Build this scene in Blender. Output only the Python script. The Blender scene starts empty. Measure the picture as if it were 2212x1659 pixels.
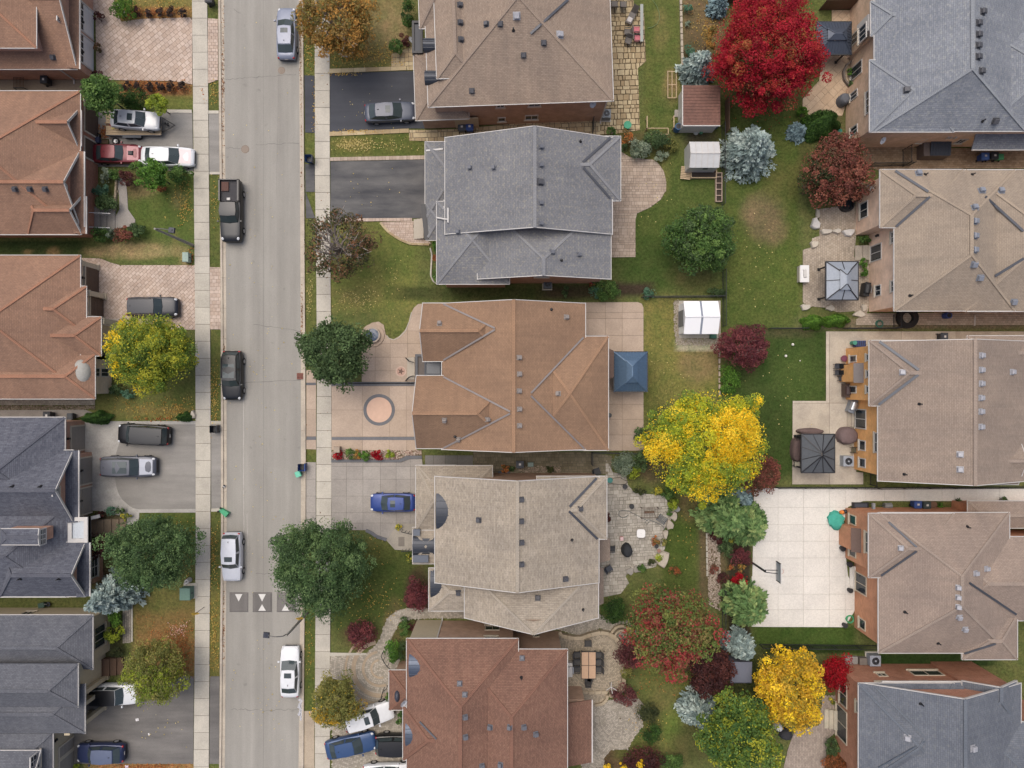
import bpy, bmesh, math, random
import numpy as np
from mathutils import Vector, Matrix
from mathutils.bvhtree import BVHTree
from mathutils.geometry import tessellate_polygon
R = math.radians
random.seed(7); RNG = np.random.default_rng(7)
scene = bpy.context.scene; COL = scene.collection
# ------------------------------------------------------------------ camera, sky, sun, exposure
CAMH = 67.5            # height of the drone above the street, metres
S = 0.044              # metres on the ground for one unit of the survey grid (2212 x 1659)
CX, CY = 1106.0, 829.5
cam_d = bpy.data.cameras.new('camera'); cam = bpy.data.objects.new('camera', cam_d); COL.objects.link(cam)
cam.location = (0, 0, CAMH); cam.rotation_euler = (0, 0, 0)
cam_d.sensor_fit = 'HORIZONTAL'; cam_d.sensor_width = 36.0; cam_d.lens = 36.0*CAMH/(2212*S); cam_d.clip_end = 2000
scene.camera = cam
SUN_EL, SUN_AZ = R(68), R(325)     # soft light from behind cloud, azimuth measured from +Y clockwise
w = bpy.data.worlds.new('World'); scene.world = w; w.use_nodes = True
nt = w.node_tree; bg = nt.nodes['Background']
sky = nt.nodes.new('ShaderNodeTexSky'); sky.sky_type = 'NISHITA'; sky.sun_disc = False
sky.sun_elevation = SUN_EL; sky.sun_rotation = SUN_AZ
sky.air_density = 0.6; sky.dust_density = 6.0; sky.ozone_density = 0.4; sky.altitude = 200
nt.links.new(sky.outputs[0], bg.inputs[0]); bg.inputs[1].default_value = 0.15
sl = bpy.data.lights.new('sun', 'SUN'); sl.energy = 0.95; sl.angle = R(60); sl.color = (0.965, 1.0, 0.965)
sun = bpy.data.objects.new('sun', sl); COL.objects.link(sun); sun.location = (0, 0, 90)
sdir = Vector((math.sin(SUN_AZ)*math.cos(SUN_EL), math.cos(SUN_AZ)*math.cos(SUN_EL), math.sin(SUN_EL)))
sun.rotation_euler = (-sdir).to_track_quat('-Z', 'Y').to_euler()
vs = scene.view_settings; vs.view_transform = 'Standard'; vs.look = 'None'; vs.gamma = 1.0; vs.use_curve_mapping = False
vs.exposure = 0.4
try:
    scene.cycles.use_denoising = True
except Exception: pass
# ------------------------------------------------------------------ helpers
def G(px, py, z=0.0):
    k = (CAMH - z)/CAMH*S
    return Vector(((px - CX)*k, (CY - py)*k, z))
def T(c, r, x, y): return (553*c + x/4, 414.75*r + y/4)
def TG(c, r, x, y, z=0.0): return G(*T(c, r, x, y), z)
def TL(c, r, pts): return [T(c, r, *p) for p in pts]
def lin(c, k=0.8):
    o = []
    for v in c:
        v = max(0.0, v/255.0)
        o.append((v/12.92 if v <= .04045 else ((v + .055)/1.055)**2.4)*k)
    return tuple(o)
ORG = {}
def tag(o, label=None, cat=None, group=None, kind=None):
    if label: o['label'] = label
    if cat: o['category'] = cat
    if group: o['group'] = group
    if kind: o['kind'] = kind
    return o
def empty(name, loc, rz=0.0, label=None, cat=None, group=None, local=False):
    o = bpy.data.objects.new(name, None); COL.objects.link(o)
    o.location = loc; o.rotation_euler = (0, 0, rz); o.empty_display_size = 0.3
    ORG[o.name] = Vector((0, 0, 0)) if (local or rz) else Vector(loc)
    return tag(o, label, cat, group)
def link_mesh(name, me, parent=None, loc=None):
    o = bpy.data.objects.new(name, me); COL.objects.link(o)
    if parent is not None:
        o.parent = parent
        ORG[o.name] = ORG[parent.name]
    if loc is not None: o.location = loc
    return o
class MB:
    def __init__(s): s.v = []; s.f = []
    def add(s, vs_, fs):
        n = len(s.v); s.v += [tuple(p) for p in vs_]; s.f += [tuple(i + n for i in f) for f in fs]; return s
    def box(s, x0, x1, y0, y1, z0, z1):
        return s.add([(x0,y0,z0),(x1,y0,z0),(x1,y1,z0),(x0,y1,z0),(x0,y0,z1),(x1,y0,z1),(x1,y1,z1),(x0,y1,z1)],
                     [(0,3,2,1),(4,5,6,7),(0,1,5,4),(1,2,6,5),(2,3,7,6),(3,0,4,7)])
    def cbox(s, c, d, rz=0.0, top=1.0):
        c = Vector(c); a = Matrix.Rotation(rz, 3, 'Z'); hx, hy, hz = d[0]/2, d[1]/2, d[2]/2
        P = [(-hx,-hy,-hz),(hx,-hy,-hz),(hx,hy,-hz),(-hx,hy,-hz)] + [(x*top, y*top, hz) for x, y in ((-hx,-hy),(hx,-hy),(hx,hy),(-hx,hy))]
        return s.add([c + a @ Vector(p) for p in P], [(0,3,2,1),(4,5,6,7),(0,1,5,4),(1,2,6,5),(2,3,7,6),(3,0,4,7)])
    def prism(s, poly, z0, z1):
        P = [Vector((p[0], p[1], 0)) for p in poly]
        ar = sum(P[i].x*P[(i+1) % len(P)].y - P[(i+1) % len(P)].x*P[i].y for i in range(len(P)))
        if ar < 0: P = P[::-1]
        n = len(P); tri = [(0, 1, 2)] if n == 3 else ([tuple(range(n))] if n == 4 else tessellate_polygon([P]))
        fs = []
        for t in tri:
            if n > 4:
                a, b, c = (P[i] for i in t)
                if (b - a).cross(c - a).z < 0: t = t[::-1]
            fs.append(tuple(i + n for i in t))
        if z1 > z0 + 1e-6:
            fs += [(i, (i+1) % n, n + (i+1) % n, n + i) for i in range(n)]
        return s.add([(p.x, p.y, z0) for p in P] + [(p.x, p.y, z1) for p in P], fs)
    def tube(s, path, rad, n=6, cap=True):
        path = [Vector(p) for p in path]
        if not hasattr(rad, '__len__'): rad = [rad]*len(path)
        vs_, fs = [], []
        for i, p in enumerate(path):
            d = (path[min(i+1, len(path)-1)] - path[max(i-1, 0)])
            if d.length < 1e-9: d = Vector((0, 0, 1))
            d.normalize()
            u = d.cross(Vector((0, 0, 1)) if abs(d.z) < .9 else Vector((1, 0, 0))).normalized(); v_ = d.cross(u)
            for k in range(n):
                a = 2*math.pi*k/n
                vs_.append(p + (u*math.cos(a) + v_*math.sin(a))*rad[i])
        for i in range(len(path)-1):
            for k in range(n):
                fs.append((i*n+k, i*n+(k+1) % n, (i+1)*n+(k+1) % n, (i+1)*n+k))
        if cap:
            fs.append(tuple(range(n))[::-1]); fs.append(tuple((len(path)-1)*n + k for k in range(n)))
        return s.add(vs_, fs)
    def bar(s, p, q, wd, ht=None, up=(0, 0, 1)):
        p = Vector(p); q = Vector(q); ht = ht or wd
        d = (q - p).normalized(); u_ = Vector(up)
        if abs(d.dot(u_)) > .95: u_ = Vector((1, 0, 0))
        sd = d.cross(u_).normalized()*wd/2; u_ = sd.cross(d).normalized()*ht/2
        return s.add([p-sd-u_, p+sd-u_, p+sd+u_, p-sd+u_, q-sd-u_, q+sd-u_, q+sd+u_, q-sd+u_],
                     [(0,1,2,3),(7,6,5,4),(0,4,5,1),(1,5,6,2),(2,6,7,3),(3,7,4,0)])
    def cyl(s, c, r, z0, z1, n=16, r2=None):
        r2 = r if r2 is None else r2
        P = [(c[0]+r*math.cos(2*math.pi*k/n), c[1]+r*math.sin(2*math.pi*k/n), z0) for k in range(n)]
        Q = [(c[0]+r2*math.cos(2*math.pi*k/n), c[1]+r2*math.sin(2*math.pi*k/n), z1) for k in range(n)]
        return s.add(P+Q, [(k, (k+1) % n, n+(k+1) % n, n+k) for k in range(n)] + [tuple(range(n))[::-1], tuple(range(n, 2*n))])
    def ring(s, c, r0, r1, z0, z1, n=28, a0=0.0, a1=2*math.pi):
        full = abs(a1 - a0 - 2*math.pi) < 1e-6; m = n if full else n + 1
        vs_ = []
        for k in range(m):
            a = a0 + (a1 - a0)*k/n
            for r, z in ((r0, z0), (r1, z0), (r1, z1), (r0, z1)):
                vs_.append((c[0]+r*math.cos(a), c[1]+r*math.sin(a), z))
        fs = []
        for k in range(n):
            i, j = 4*k, 4*((k+1) % m)
            for e in range(4): fs.append((i+e, j+e, j+(e+1) % 4, i+(e+1) % 4)[::-1])
        if not full: fs += [(0, 1, 2, 3), (4*n+3, 4*n+2, 4*n+1, 4*n)]
        return s.add(vs_, fs)
    def ball(s, c, r, n=10, m=6, zmin=-1.0):
        if not hasattr(r, '__len__'): r = (r, r, r)
        vs_, fs = [], []
        for i in range(m+1):
            t = math.asin(zmin) + (math.pi/2 - math.asin(zmin))*i/m
            for k in range(n):
                a = 2*math.pi*k/n
                vs_.append((c[0]+r[0]*math.cos(t)*math.cos(a), c[1]+r[1]*math.cos(t)*math.sin(a), c[2]+r[2]*math.sin(t)))
        for i in range(m):
            for k in range(n): fs.append((i*n+k, i*n+(k+1) % n, (i+1)*n+(k+1) % n, (i+1)*n+k))
        return s.add(vs_, fs)
    def slab(s, poly, th):            # a sheet in space with thickness downwards
        P = [Vector(p) for p in poly]; n = len(P)
        nm = Vector((0, 0, 0))
        for i in range(n): nm += P[i].cross(P[(i+1) % n])
        if nm.z < 0: P = P[::-1]
        return s.add(P + [p - Vector((0, 0, th)) for p in P], [tuple(range(n)), tuple(range(2*n-1, n-1, -1))] +
                     [(i, n+i, n+(i+1) % n, (i+1) % n) for i in range(n)])
    def build(s, name, mat, parent=None, smooth=False, uv=False, kind=None, local=False):
        org = Vector((0, 0, 0)) if parent is None or local else ORG[parent.name]
        me = bpy.data.meshes.new(name)
        me.from_pydata([(p[0]-org.x, p[1]-org.y, p[2]-org.z) for p in s.v], [], s.f)
        if mat is not None: me.materials.append(mat)
        if smooth:
            me.polygons.foreach_set('use_smooth', [True]*len(me.polygons))
            if smooth != 'all': me.set_sharp_from_angle(angle=R(smooth if smooth is not True else 40))
        if uv:
            L = me.uv_layers.new(name='UVMap').data
            for p in me.polygons:
                nrm = p.normal
                t = Vector((0, 0, 1)).cross(nrm)
                t = Vector((1, 0, 0)) if t.length < .05 else t.normalized()
                b = nrm.cross(t)
                for li in p.loop_indices:
                    co = me.vertices[me.loops[li].vertex_index].co + org
                    L[li].uv = (co.dot(t), co.dot(b))
        o = link_mesh(name, me, parent)
        if kind: o['kind'] = kind
        return o
def thing_mesh(name, mb, mat, label, cat, group=None, loc=None, smooth=False, kind=None, uv=False):
    """a thing that is one mesh: its origin at its base"""
    xs = np.array(mb.v); c = Vector(((xs[:,0].min()+xs[:,0].max())/2, (xs[:,1].min()+xs[:,1].max())/2, xs[:,2].min())) if loc is None else Vector(loc)
    m = MB(); m.v = [(p[0]-c.x, p[1]-c.y, p[2]-c.z) for p in mb.v]; m.f = mb.f
    o = m.build(name, mat, None, smooth, uv); o.location = c; ORG[o.name] = c
    return tag(o, label, cat, group, kind)
def copy_tree(o, parent=None):
    c = o.copy(); COL.objects.link(c); c.parent = parent; ORG[c.name] = ORG[o.name]
    for ch in o.children: copy_tree(ch, c)
    return c
# ------------------------------------------------------------------ materials
def nodes(name):
    m = bpy.data.materials.new(name); m.use_nodes = True
    n = m.node_tree; return m, n, n.nodes['Principled BSDF']
def N(n, t, **kw):
    x = n.nodes.new(t)
    for k, v in kw.items():
        if k.startswith('i_'): x.inputs[k[2:].replace('_', ' ')].default_value = v
        else: setattr(x, k, v)
    return x
def mixc(n, fac, a, b, mode='MIX'):
    x = n.nodes.new('ShaderNodeMix'); x.data_type = 'RGBA'; x.blend_type = mode
    for s_, v in ((0, fac), (6, a), (7, b)):
        if isinstance(v, bpy.types.NodeSocket): n.links.new(v, x.inputs[s_])
        elif s_ == 0: x.inputs[0].default_value = v
        else: x.inputs[s_].default_value = (*v, 1) if len(v) == 3 else v
    return x.outputs[2]
def ramp(n, src, stops):
    r = n.nodes.new('ShaderNodeValToRGB'); e = r.color_ramp.elements
    while len(e) < len(stops): e.new(.5)
    for i, (p, c) in enumerate(stops):
        e[i].position = p; e[i].color = (*c, 1) if hasattr(c, '__len__') else (c, c, c, 1)
    n.links.new(src, r.inputs[0]); return r.outputs[0]
def noise(n, vec, scale, detail=4.0, rough=.6):
    x = N(n, 'ShaderNodeTexNoise', i_Scale=scale, i_Detail=detail, i_Roughness=rough)
    if vec is not None: n.links.new(vec, x.inputs['Vector'])
    return x.outputs['Fac']
def wpos(n): return n.nodes.new('ShaderNodeNewGeometry').outputs['Position']
def opos(n): return n.nodes.new('ShaderNodeTexCoord').outputs['Object']
def dk(c, f): return tuple(v*f for v in c)
MATS = {}
def plain(name, col, rough=.6, metal=0.0, var=.12, scale=6.0, coat=0.0, bump=0.0, big=0.0, spec=.5):
    """one colour with slight mottling"""
    if name in MATS: return MATS[name]
    m, n, b = nodes(name); c = lin(col); p = wpos(n)
    o = mixc(n, ramp(n, noise(n, p, scale), [(.25, 0.0), (.75, 1.0)]), dk(c, 1-var), dk(c, 1+var))
    if big: o = mixc(n, ramp(n, noise(n, p, .45, 3), [(.3, 0.0), (.7, 1.0)]), mixc(n, 1.0, o, (1-big,)*3, 'MULTIPLY'), o)
    n.links.new(o, b.inputs['Base Color'])
    b.inputs['Roughness'].default_value = rough; b.inputs['Metallic'].default_value = metal
    b.inputs['Coat Weight'].default_value = coat; b.inputs['Specular IOR Level'].default_value = spec
    if bump:
        bp = N(n, 'ShaderNodeBump', i_Strength=bump, i_Distance=.02); n.links.new(noise(n, p, scale*4), bp.inputs['Height'])
        n.links.new(bp.outputs[0], b.inputs['Normal'])
    MATS[name] = m; return m
def paint(name, col, metal=.15, rough=.38):
    if name in MATS: return MATS[name]
    m, n, b = nodes(name); c = lin(col)
    o = mixc(n, noise(n, opos(n), 3.0), dk(c, .9), dk(c, 1.1)); n.links.new(o, b.inputs['Base Color'])
    b.inputs['Metallic'].default_value = metal; b.inputs['Roughness'].default_value = rough
    b.inputs['Coat Weight'].default_value = .15; b.inputs['Coat Roughness'].default_value = .12
    MATS[name] = m; return m
def gloss(name, col, rough=.08):
    if name in MATS: return MATS[name]
    m, n, b = nodes(name); n.links.new(mixc(n, noise(n, opos(n), 2.0), dk(lin(col), .85), dk(lin(col), 1.15)), b.inputs['Base Color'])
    b.inputs['Roughness'].default_value = rough; b.inputs['Specular IOR Level'].default_value = .45
    MATS[name] = m; return m
def shingle(name, c1, c2, c3, speck=.5, th=.125, tw=.27):
    """laminated asphalt shingles: courses across the slope, tabs of three tones"""
    m, n, b = nodes(name); uv = n.nodes.new('ShaderNodeTexCoord').outputs['UV']
    c1, c2, c3 = lin(c1, .98), lin(c2, .98), lin(c3, .98)
    br = N(n, 'ShaderNodeTexBrick', offset=.5, i_Scale=1.0, i_Mortar_Size=.009, i_Mortar_Smooth=.3, i_Bias=0.0, i_Brick_Width=tw, i_Row_Height=th)
    br.inputs['Color1'].default_value = (0, 0, 0, 1); br.inputs['Color2'].default_value = (1, 1, 1, 1); br.inputs['Mortar'].default_value = (.5, .5, .5, 1)
    n.links.new(uv, br.inputs['Vector'])
    mp = N(n, 'ShaderNodeMapping'); mp.inputs['Scale'].default_value = (1/tw*.9, 1/th*.5, 1); n.links.new(uv, mp.inputs[0])
    nz = noise(n, mp.outputs[0], 1.3, 2)
    o = mixc(n, ramp(n, br.outputs['Color'], [(.0, .15), (1.0, .85)]), c1, c2)
    o = mixc(n, ramp(n, nz, [(.52, 0.0), (.66, speck)]), o, c3)
    o = mixc(n, br.outputs['Fac'], o, dk(c1, .66))
    ms = N(n, 'ShaderNodeMapping'); ms.inputs['Scale'].default_value = (1.6, .13, 1); n.links.new(uv, ms.inputs[0])
    o = mixc(n, ramp(n, noise(n, ms.outputs[0], 1.0, 6, .65), [(.3, 0.0), (.7, 1.0)]), mixc(n, 1.0, o, (.9, .9, .91), 'MULTIPLY'), mixc(n, 1.0, o, (1.08, 1.07, 1.06), 'MULTIPLY'))
    sp = N(n, 'ShaderNodeSeparateXYZ'); n.links.new(uv, sp.inputs[0])
    md = N(n, 'ShaderNodeMath', operation='FRACT'); dv = N(n, 'ShaderNodeMath', operation='DIVIDE'); dv.inputs[1].default_value = th
    n.links.new(sp.outputs[1], dv.inputs[0]); n.links.new(dv.outputs[0], md.inputs[0])
    o = mixc(n, ramp(n, noise(n, wpos(n), .35, 4, .55), [(.3, 0.0), (.72, 1.0)]), mixc(n, 1.0, o, (.86, .86, .87), 'MULTIPLY'), mixc(n, 1.0, o, (1.07, 1.06, 1.04), 'MULTIPLY'))
    o = mixc(n, ramp(n, noise(n, uv, 14, 3), [(.3, 0.0), (.7, 1.0)]), mixc(n, 1.0, o, (.88,)*3, 'MULTIPLY'), mixc(n, 1.0, o, (1.1,)*3, 'MULTIPLY'))
    n.links.new(o, b.inputs['Base Color']); b.inputs['Roughness'].default_value = .92; b.inputs['Specular IOR Level'].default_value = .2
    bp = N(n, 'ShaderNodeBump', i_Strength=.6, i_Distance=.02); bp.invert = True
    n.links.new(md.outputs[0], bp.inputs['Height']); n.links.new(bp.outputs[0], b.inputs['Normal'])
    return m
def brickwall(name, c1, c2, mortar, w_=.24, h_=.085):
    m, n, b = nodes(name); uv = n.nodes.new('ShaderNodeTexCoord').outputs['UV']
    br = N(n, 'ShaderNodeTexBrick', i_Scale=1.0, i_Mortar_Size=.011, i_Brick_Width=w_, i_Row_Height=h_)
    for k, c in (('Color1', c1), ('Color2', c2), ('Mortar', mortar)): br.inputs[k].default_value = (*lin(c, 1.12), 1)
    n.links.new(uv, br.inputs['Vector'])
    o = mixc(n, ramp(n, noise(n, uv, 1.1, 5), [(.3, 0.0), (.7, 1.0)]), mixc(n, 1.0, br.outputs['Color'], (.82,)*3, 'MULTIPLY'), mixc(n, 1.0, br.outputs['Color'], (1.12,)*3, 'MULTIPLY'))
    n.links.new(o, b.inputs['Base Color']); b.inputs['Roughness'].default_value = .9; b.inputs['Specular IOR Level'].default_value = .2
    bp = N(n, 'ShaderNodeBump', i_Strength=.5, i_Distance=.012); bp.invert = True
    n.links.new(br.outputs['Fac'], bp.inputs['Height']); n.links.new(bp.outputs[0], b.inputs['Normal'])
    return m
def stone(name, c1, c2, rough=.9, per_object=True, fine=9.0, stain=.25):
    """concrete, pavers, flagstone: tone differs from piece to piece, with stains of their own"""
    if name in MATS: return MATS[name]
    m, n, b = nodes(name); c1, c2 = lin(c1), lin(c2); p = wpos(n)
    rnd = n.nodes.new('ShaderNodeObjectInfo').outputs['Random'] if per_object else None
    at = N(n, 'ShaderNodeAttribute', attribute_name='Tone').outputs['Fac']
    ad = N(n, 'ShaderNodeMath', operation='ADD'); n.links.new(at, ad.inputs[0])
    if rnd is not None: n.links.new(rnd, ad.inputs[1])
    else: ad.inputs[1].default_value = .5
    fr = N(n, 'ShaderNodeMath', operation='FRACT'); n.links.new(ad.outputs[0], fr.inputs[0])
    o = mixc(n, fr.outputs[0], c1, c2)
    o = mixc(n, ramp(n, noise(n, p, fine, 5, .65), [(.3, 0.0), (.7, 1.0)]), mixc(n, 1.0, o, (.86,)*3, 'MULTIPLY'), mixc(n, 1.0, o, (1.1,)*3, 'MULTIPLY'))
    o = mixc(n, ramp(n, noise(n, p, .5, 6, .62), [(.42, 0.0), (.7, 1.0)]), o, mixc(n, 1.0, o, (1-stain, 1-stain, 1-stain*.95), 'MULTIPLY'))
    n.links.new(o, b.inputs['Base Color']); b.inputs['Roughness'].default_value = rough; b.inputs['Specular IOR Level'].default_value = .25
    bp = N(n, 'ShaderNodeBump', i_Strength=.3, i_Distance=.01); n.links.new(noise(n, p, 40, 3), bp.inputs['Height']); n.links.new(bp.outputs[0], b.inputs['Normal'])
    MATS[name] = m; return m
def asphalt(name, c1, c2, speck=.35, patch=.2, streak=False, rough=.88):
    m, n, b = nodes(name); c1, c2 = lin(c1), lin(c2); p = wpos(n)
    mp = N(n, 'ShaderNodeMapping'); mp.inputs['Scale'].default_value = (1, .16, 1) if not streak else (.25, 1, 1); n.links.new(p, mp.inputs[0])
    o = mixc(n, ramp(n, noise(n, mp.outputs[0], .8, 6, .62), [(.3, 0.0), (.7, 1.0)]), c1, c2)
    o = mixc(n, ramp(n, noise(n, p, 22, 4, .7), [(.3, 0.0), (.7, 1.0)]), mixc(n, 1.0, o, (1-speck*.6,)*3, 'MULTIPLY'), mixc(n, 1.0, o, (1+speck*.6,)*3, 'MULTIPLY'))
    o = mixc(n, ramp(n, noise(n, p, .22, 5), [(.45, 0.0), (.75, patch)]), o, dk(c1, .6))
    ml = N(n, 'ShaderNodeMapping'); ml.inputs['Scale'].default_value = (.9, .012, 1) if not streak else (.05, 1.3, 1); n.links.new(p, ml.inputs[0])
    o = mixc(n, ramp(n, noise(n, ml.outputs[0], 1.0, 3), [(.35, 0.0), (.65, 1.0)]), mixc(n, 1.0, o, (.91,)*3, 'MULTIPLY'), mixc(n, 1.0, o, (1.06,)*3, 'MULTIPLY'))
    o = mixc(n, ramp(n, noise(n, p, 1.6, 2, .4), [(.7, 0.0), (.78, .3)]), o, dk(c1, .55))
    n.links.new(o, b.inputs['Base Color']); b.inputs['Roughness'].default_value = rough; b.inputs['Specular IOR Level'].default_value = .25
    bp = N(n, 'ShaderNodeBump', i_Strength=.4, i_Distance=.01); n.links.new(noise(n, p, 60, 2), bp.inputs['Height']); n.links.new(bp.outputs[0], b.inputs['Normal'])
    return m
def leafmat(name, rough=.6, trans=.42):
    if name in MATS: return MATS[name]
    m, n, b = nodes(name); at = N(n, 'ShaderNodeAttribute', attribute_name='Col').outputs['Color']
    n.links.new(at, b.inputs['Base Color']); b.inputs['Roughness'].default_value = rough; b.inputs['Specular IOR Level'].default_value = .25
    tr = n.nodes.new('ShaderNodeBsdfTranslucent'); n.links.new(at, tr.inputs[0])
    mx = n.nodes.new('ShaderNodeMixShader'); mx.inputs[0].default_value = trans
    n.links.new(b.outputs[0], mx.inputs[1]); n.links.new(tr.outputs[0], mx.inputs[2])
    n.links.new(mx.outputs[0], n.nodes['Material Output'].inputs[0])
    MATS[name] = m; return m
WHITE = plain('white_trim', (204, 200, 194), .55, var=.08)
BLACK = plain('black_metal', (34, 34, 37), .5)
DKGREY = plain('dark_grey_metal', (62, 66, 74), .45, .3)
GLASS = gloss('window_glass', (48, 56, 62))
RUBBER = plain('black_rubber', (30, 30, 31), .85)
CHROME = plain('bright_alloy', (205, 207, 210), .3, .7, .05)
WOOD = plain('bare_timber', (196, 172, 138), .8, var=.2, scale=12)
BROWNWOOD = plain('brown_timber', (104, 80, 62), .85, var=.2, scale=10)
CONCRETE = stone('concrete', (194, 187, 172), (203, 196, 181), stain=.2)
BARK = plain('bark', (104, 92, 80), .95, var=.3, scale=9, bump=.6)
PALEBARK = plain('pale_bark', (168, 156, 146), .95, var=.2, scale=9, bump=.4)
# ------------------------------------------------------------------ ground and hard surfaces
def W(pts, z=0.0): return [G(x, y, z) for x, y in pts]
def inside(p, poly):
    c = False; n = len(poly); j = n - 1
    for i in range(n):
        a, b = poly[i], poly[j]
        if (a[1] > p[1]) != (b[1] > p[1]) and p[0] < (b[0]-a[0])*(p[1]-a[1])/(b[1]-a[1]) + a[0]: c = not c
        j = i
    return c
def clip(poly, cell):
    """part of a polygon inside a convex counter-clockwise cell"""
    out = list(poly)
    for i in range(len(cell)):
        a, b = cell[i], cell[(i+1) % len(cell)]
        ex, ey = b[0]-a[0], b[1]-a[1]; inp, out = out, []
        if not inp: return []
        d = [ex*(q[1]-a[1]) - ey*(q[0]-a[0]) for q in inp]
        for k in range(len(inp)):
            p, q = inp[k-1], inp[k]; dp, dq = d[k-1], d[k]
            if (dp >= 0) != (dq >= 0):
                t = dp/(dp-dq); out.append((p[0]+(q[0]-p[0])*t, p[1]+(q[1]-p[1])*t))
            if dq >= 0: out.append((q[0], q[1]))
    return out
def area(p): return abs(sum(p[i-1][0]*p[i][1] - p[i][0]*p[i-1][1] for i in range(len(p))))/2
def sheet(name, pts, mat, z, label=None, kind='structure', parent=None, th=.02, world=False):
    m = MB().prism(pts if world else W(pts), z-th, z); o = m.build(name, mat, parent)
    if parent is None: ORG[o.name] = Vector((0, 0, 0)); tag(o, label, None, None, kind)
    return o
def pieces(parent, name, polys, mat, z0, z1, limit=300, tilt=.0):
    """each stone an object of its own; past the limit the smallest ones joined"""
    polys = sorted([p for p in polys if len(p) > 2 and area(p) > .006], key=lambda p: -area(p))
    shared = {}
    for p in polys[:limit]:
        cx = sum(q[0] for q in p)/len(p); cy = sum(q[1] for q in p)/len(p)
        key = tuple((round(q[0]-cx, 3), round(q[1]-cy, 3)) for q in p)
        if key not in shared:
            me = bpy.data.meshes.new(name); m = MB().prism(key, z0, z1); me.from_pydata(m.v, [], m.f); me.materials.append(mat); shared[key] = me
        o = link_mesh(name, shared[key], parent, (cx-parent.location.x, cy-parent.location.y, random.uniform(-.006, .006)))
        o.rotation_euler = (random.uniform(-tilt, tilt), random.uniform(-tilt, tilt), 0)
    rest = polys[limit:]
    if rest:
        m = MB(); tone = []
        for p in rest:
            k = len(m.f); dz = random.uniform(-.006, .006); m.prism(p, z0+dz, z1+dz); t = random.random(); tone += [t]*(len(m.f)-k)
        o = m.build('small_'+name, mat, parent, kind='stuff', local=True)
        o.data.attributes.new('Tone', 'FLOAT', 'FACE').data.foreach_set('value', tone)
def slabs(name, pts, xs, ys, mat, base, z=.05, gap=.03, label=None, piece='slab', th=.04, zb=None):
    """a concrete field cut along straight joints (joint lines in survey units)"""
    o = sheet(name, pts, base, (z-.03) if zb is None else zb, label, th=.02)
    poly = [(p.x, p.y) for p in W(pts)]; out = []
    X = sorted(G(x, 0).x for x in [min(p[0] for p in pts)-1] + list(xs) + [max(p[0] for p in pts)+1])
    Y = sorted(G(0, y).y for y in [min(p[1] for p in pts)-1] + list(ys) + [max(p[1] for p in pts)+1])
    g = gap/2
    for i in range(len(X)-1):
        for j in range(len(Y)-1):
            c = clip(poly, [(X[i]+g, Y[j]+g), (X[i+1]-g, Y[j]+g), (X[i+1]-g, Y[j+1]-g), (X[i]+g, Y[j+1]-g)])
            if len(c) > 2 and area(c) > .01: out.append(c)
    pieces(o, piece, out, mat, z-th, z)
    return o
def pavers(name, pts, size, ang, mat, base, z=.05, gap=.022, bond=.5, label=None, piece='paver', jitter=.0, mix=False, limit=300, world=False):
    """stones laid in courses at an angle, cut at the edge of the area"""
    o = sheet(name, pts, base, z-.02, label, world=world)
    poly = [(p[0], p[1]) for p in (pts if world else W(pts))]
    c0 = (sum(p[0] for p in poly)/len(poly), sum(p[1] for p in poly)/len(poly)); ca, sa = math.cos(ang), math.sin(ang)
    loc = [((p[0]-c0[0])*ca + (p[1]-c0[1])*sa, -(p[0]-c0[0])*sa + (p[1]-c0[1])*ca) for p in poly]
    x0, x1 = min(p[0] for p in loc), max(p[0] for p in loc); y0, y1 = min(p[1] for p in loc), max(p[1] for p in loc)
    out = []; y = y0; row = 0; rnd = random.Random(len(name)*7 + int(abs(x0)*100))
    while y < y1:
        h = size[1]*(rnd.choice((.75, 1, 1, 1.3)) if mix else 1)
        x = x0 - rnd.random()*size[0] if mix else x0 - (row % 2)*bond*size[0]
        while x < x1:
            wd = size[0]*(rnd.choice((.6, .8, 1, 1.25, 1.5)) if mix else 1)
            j = lambda: rnd.uniform(-jitter, jitter); g = gap/2
            cell = [(x+g+j(), y+g+j()), (x+wd-g+j(), y+g+j()), (x+wd-g+j(), y+h-g+j()), (x+g+j(), y+h-g+j())]
            ins = sum(inside(q, loc) for q in cell)
            c = cell if ins == 4 else (clip(loc, cell) if ins or inside((x+wd/2, y+h/2), loc) else [])
            if len(c) > 2 and area(c) > .008: out.append([(c0[0]+q[0]*ca-q[1]*sa, c0[1]+q[0]*sa+q[1]*ca) for q in c])
            x += wd
        y += h; row += 1
    pieces(o, piece, out, mat, z-.02, z, limit)
    return o
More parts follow.
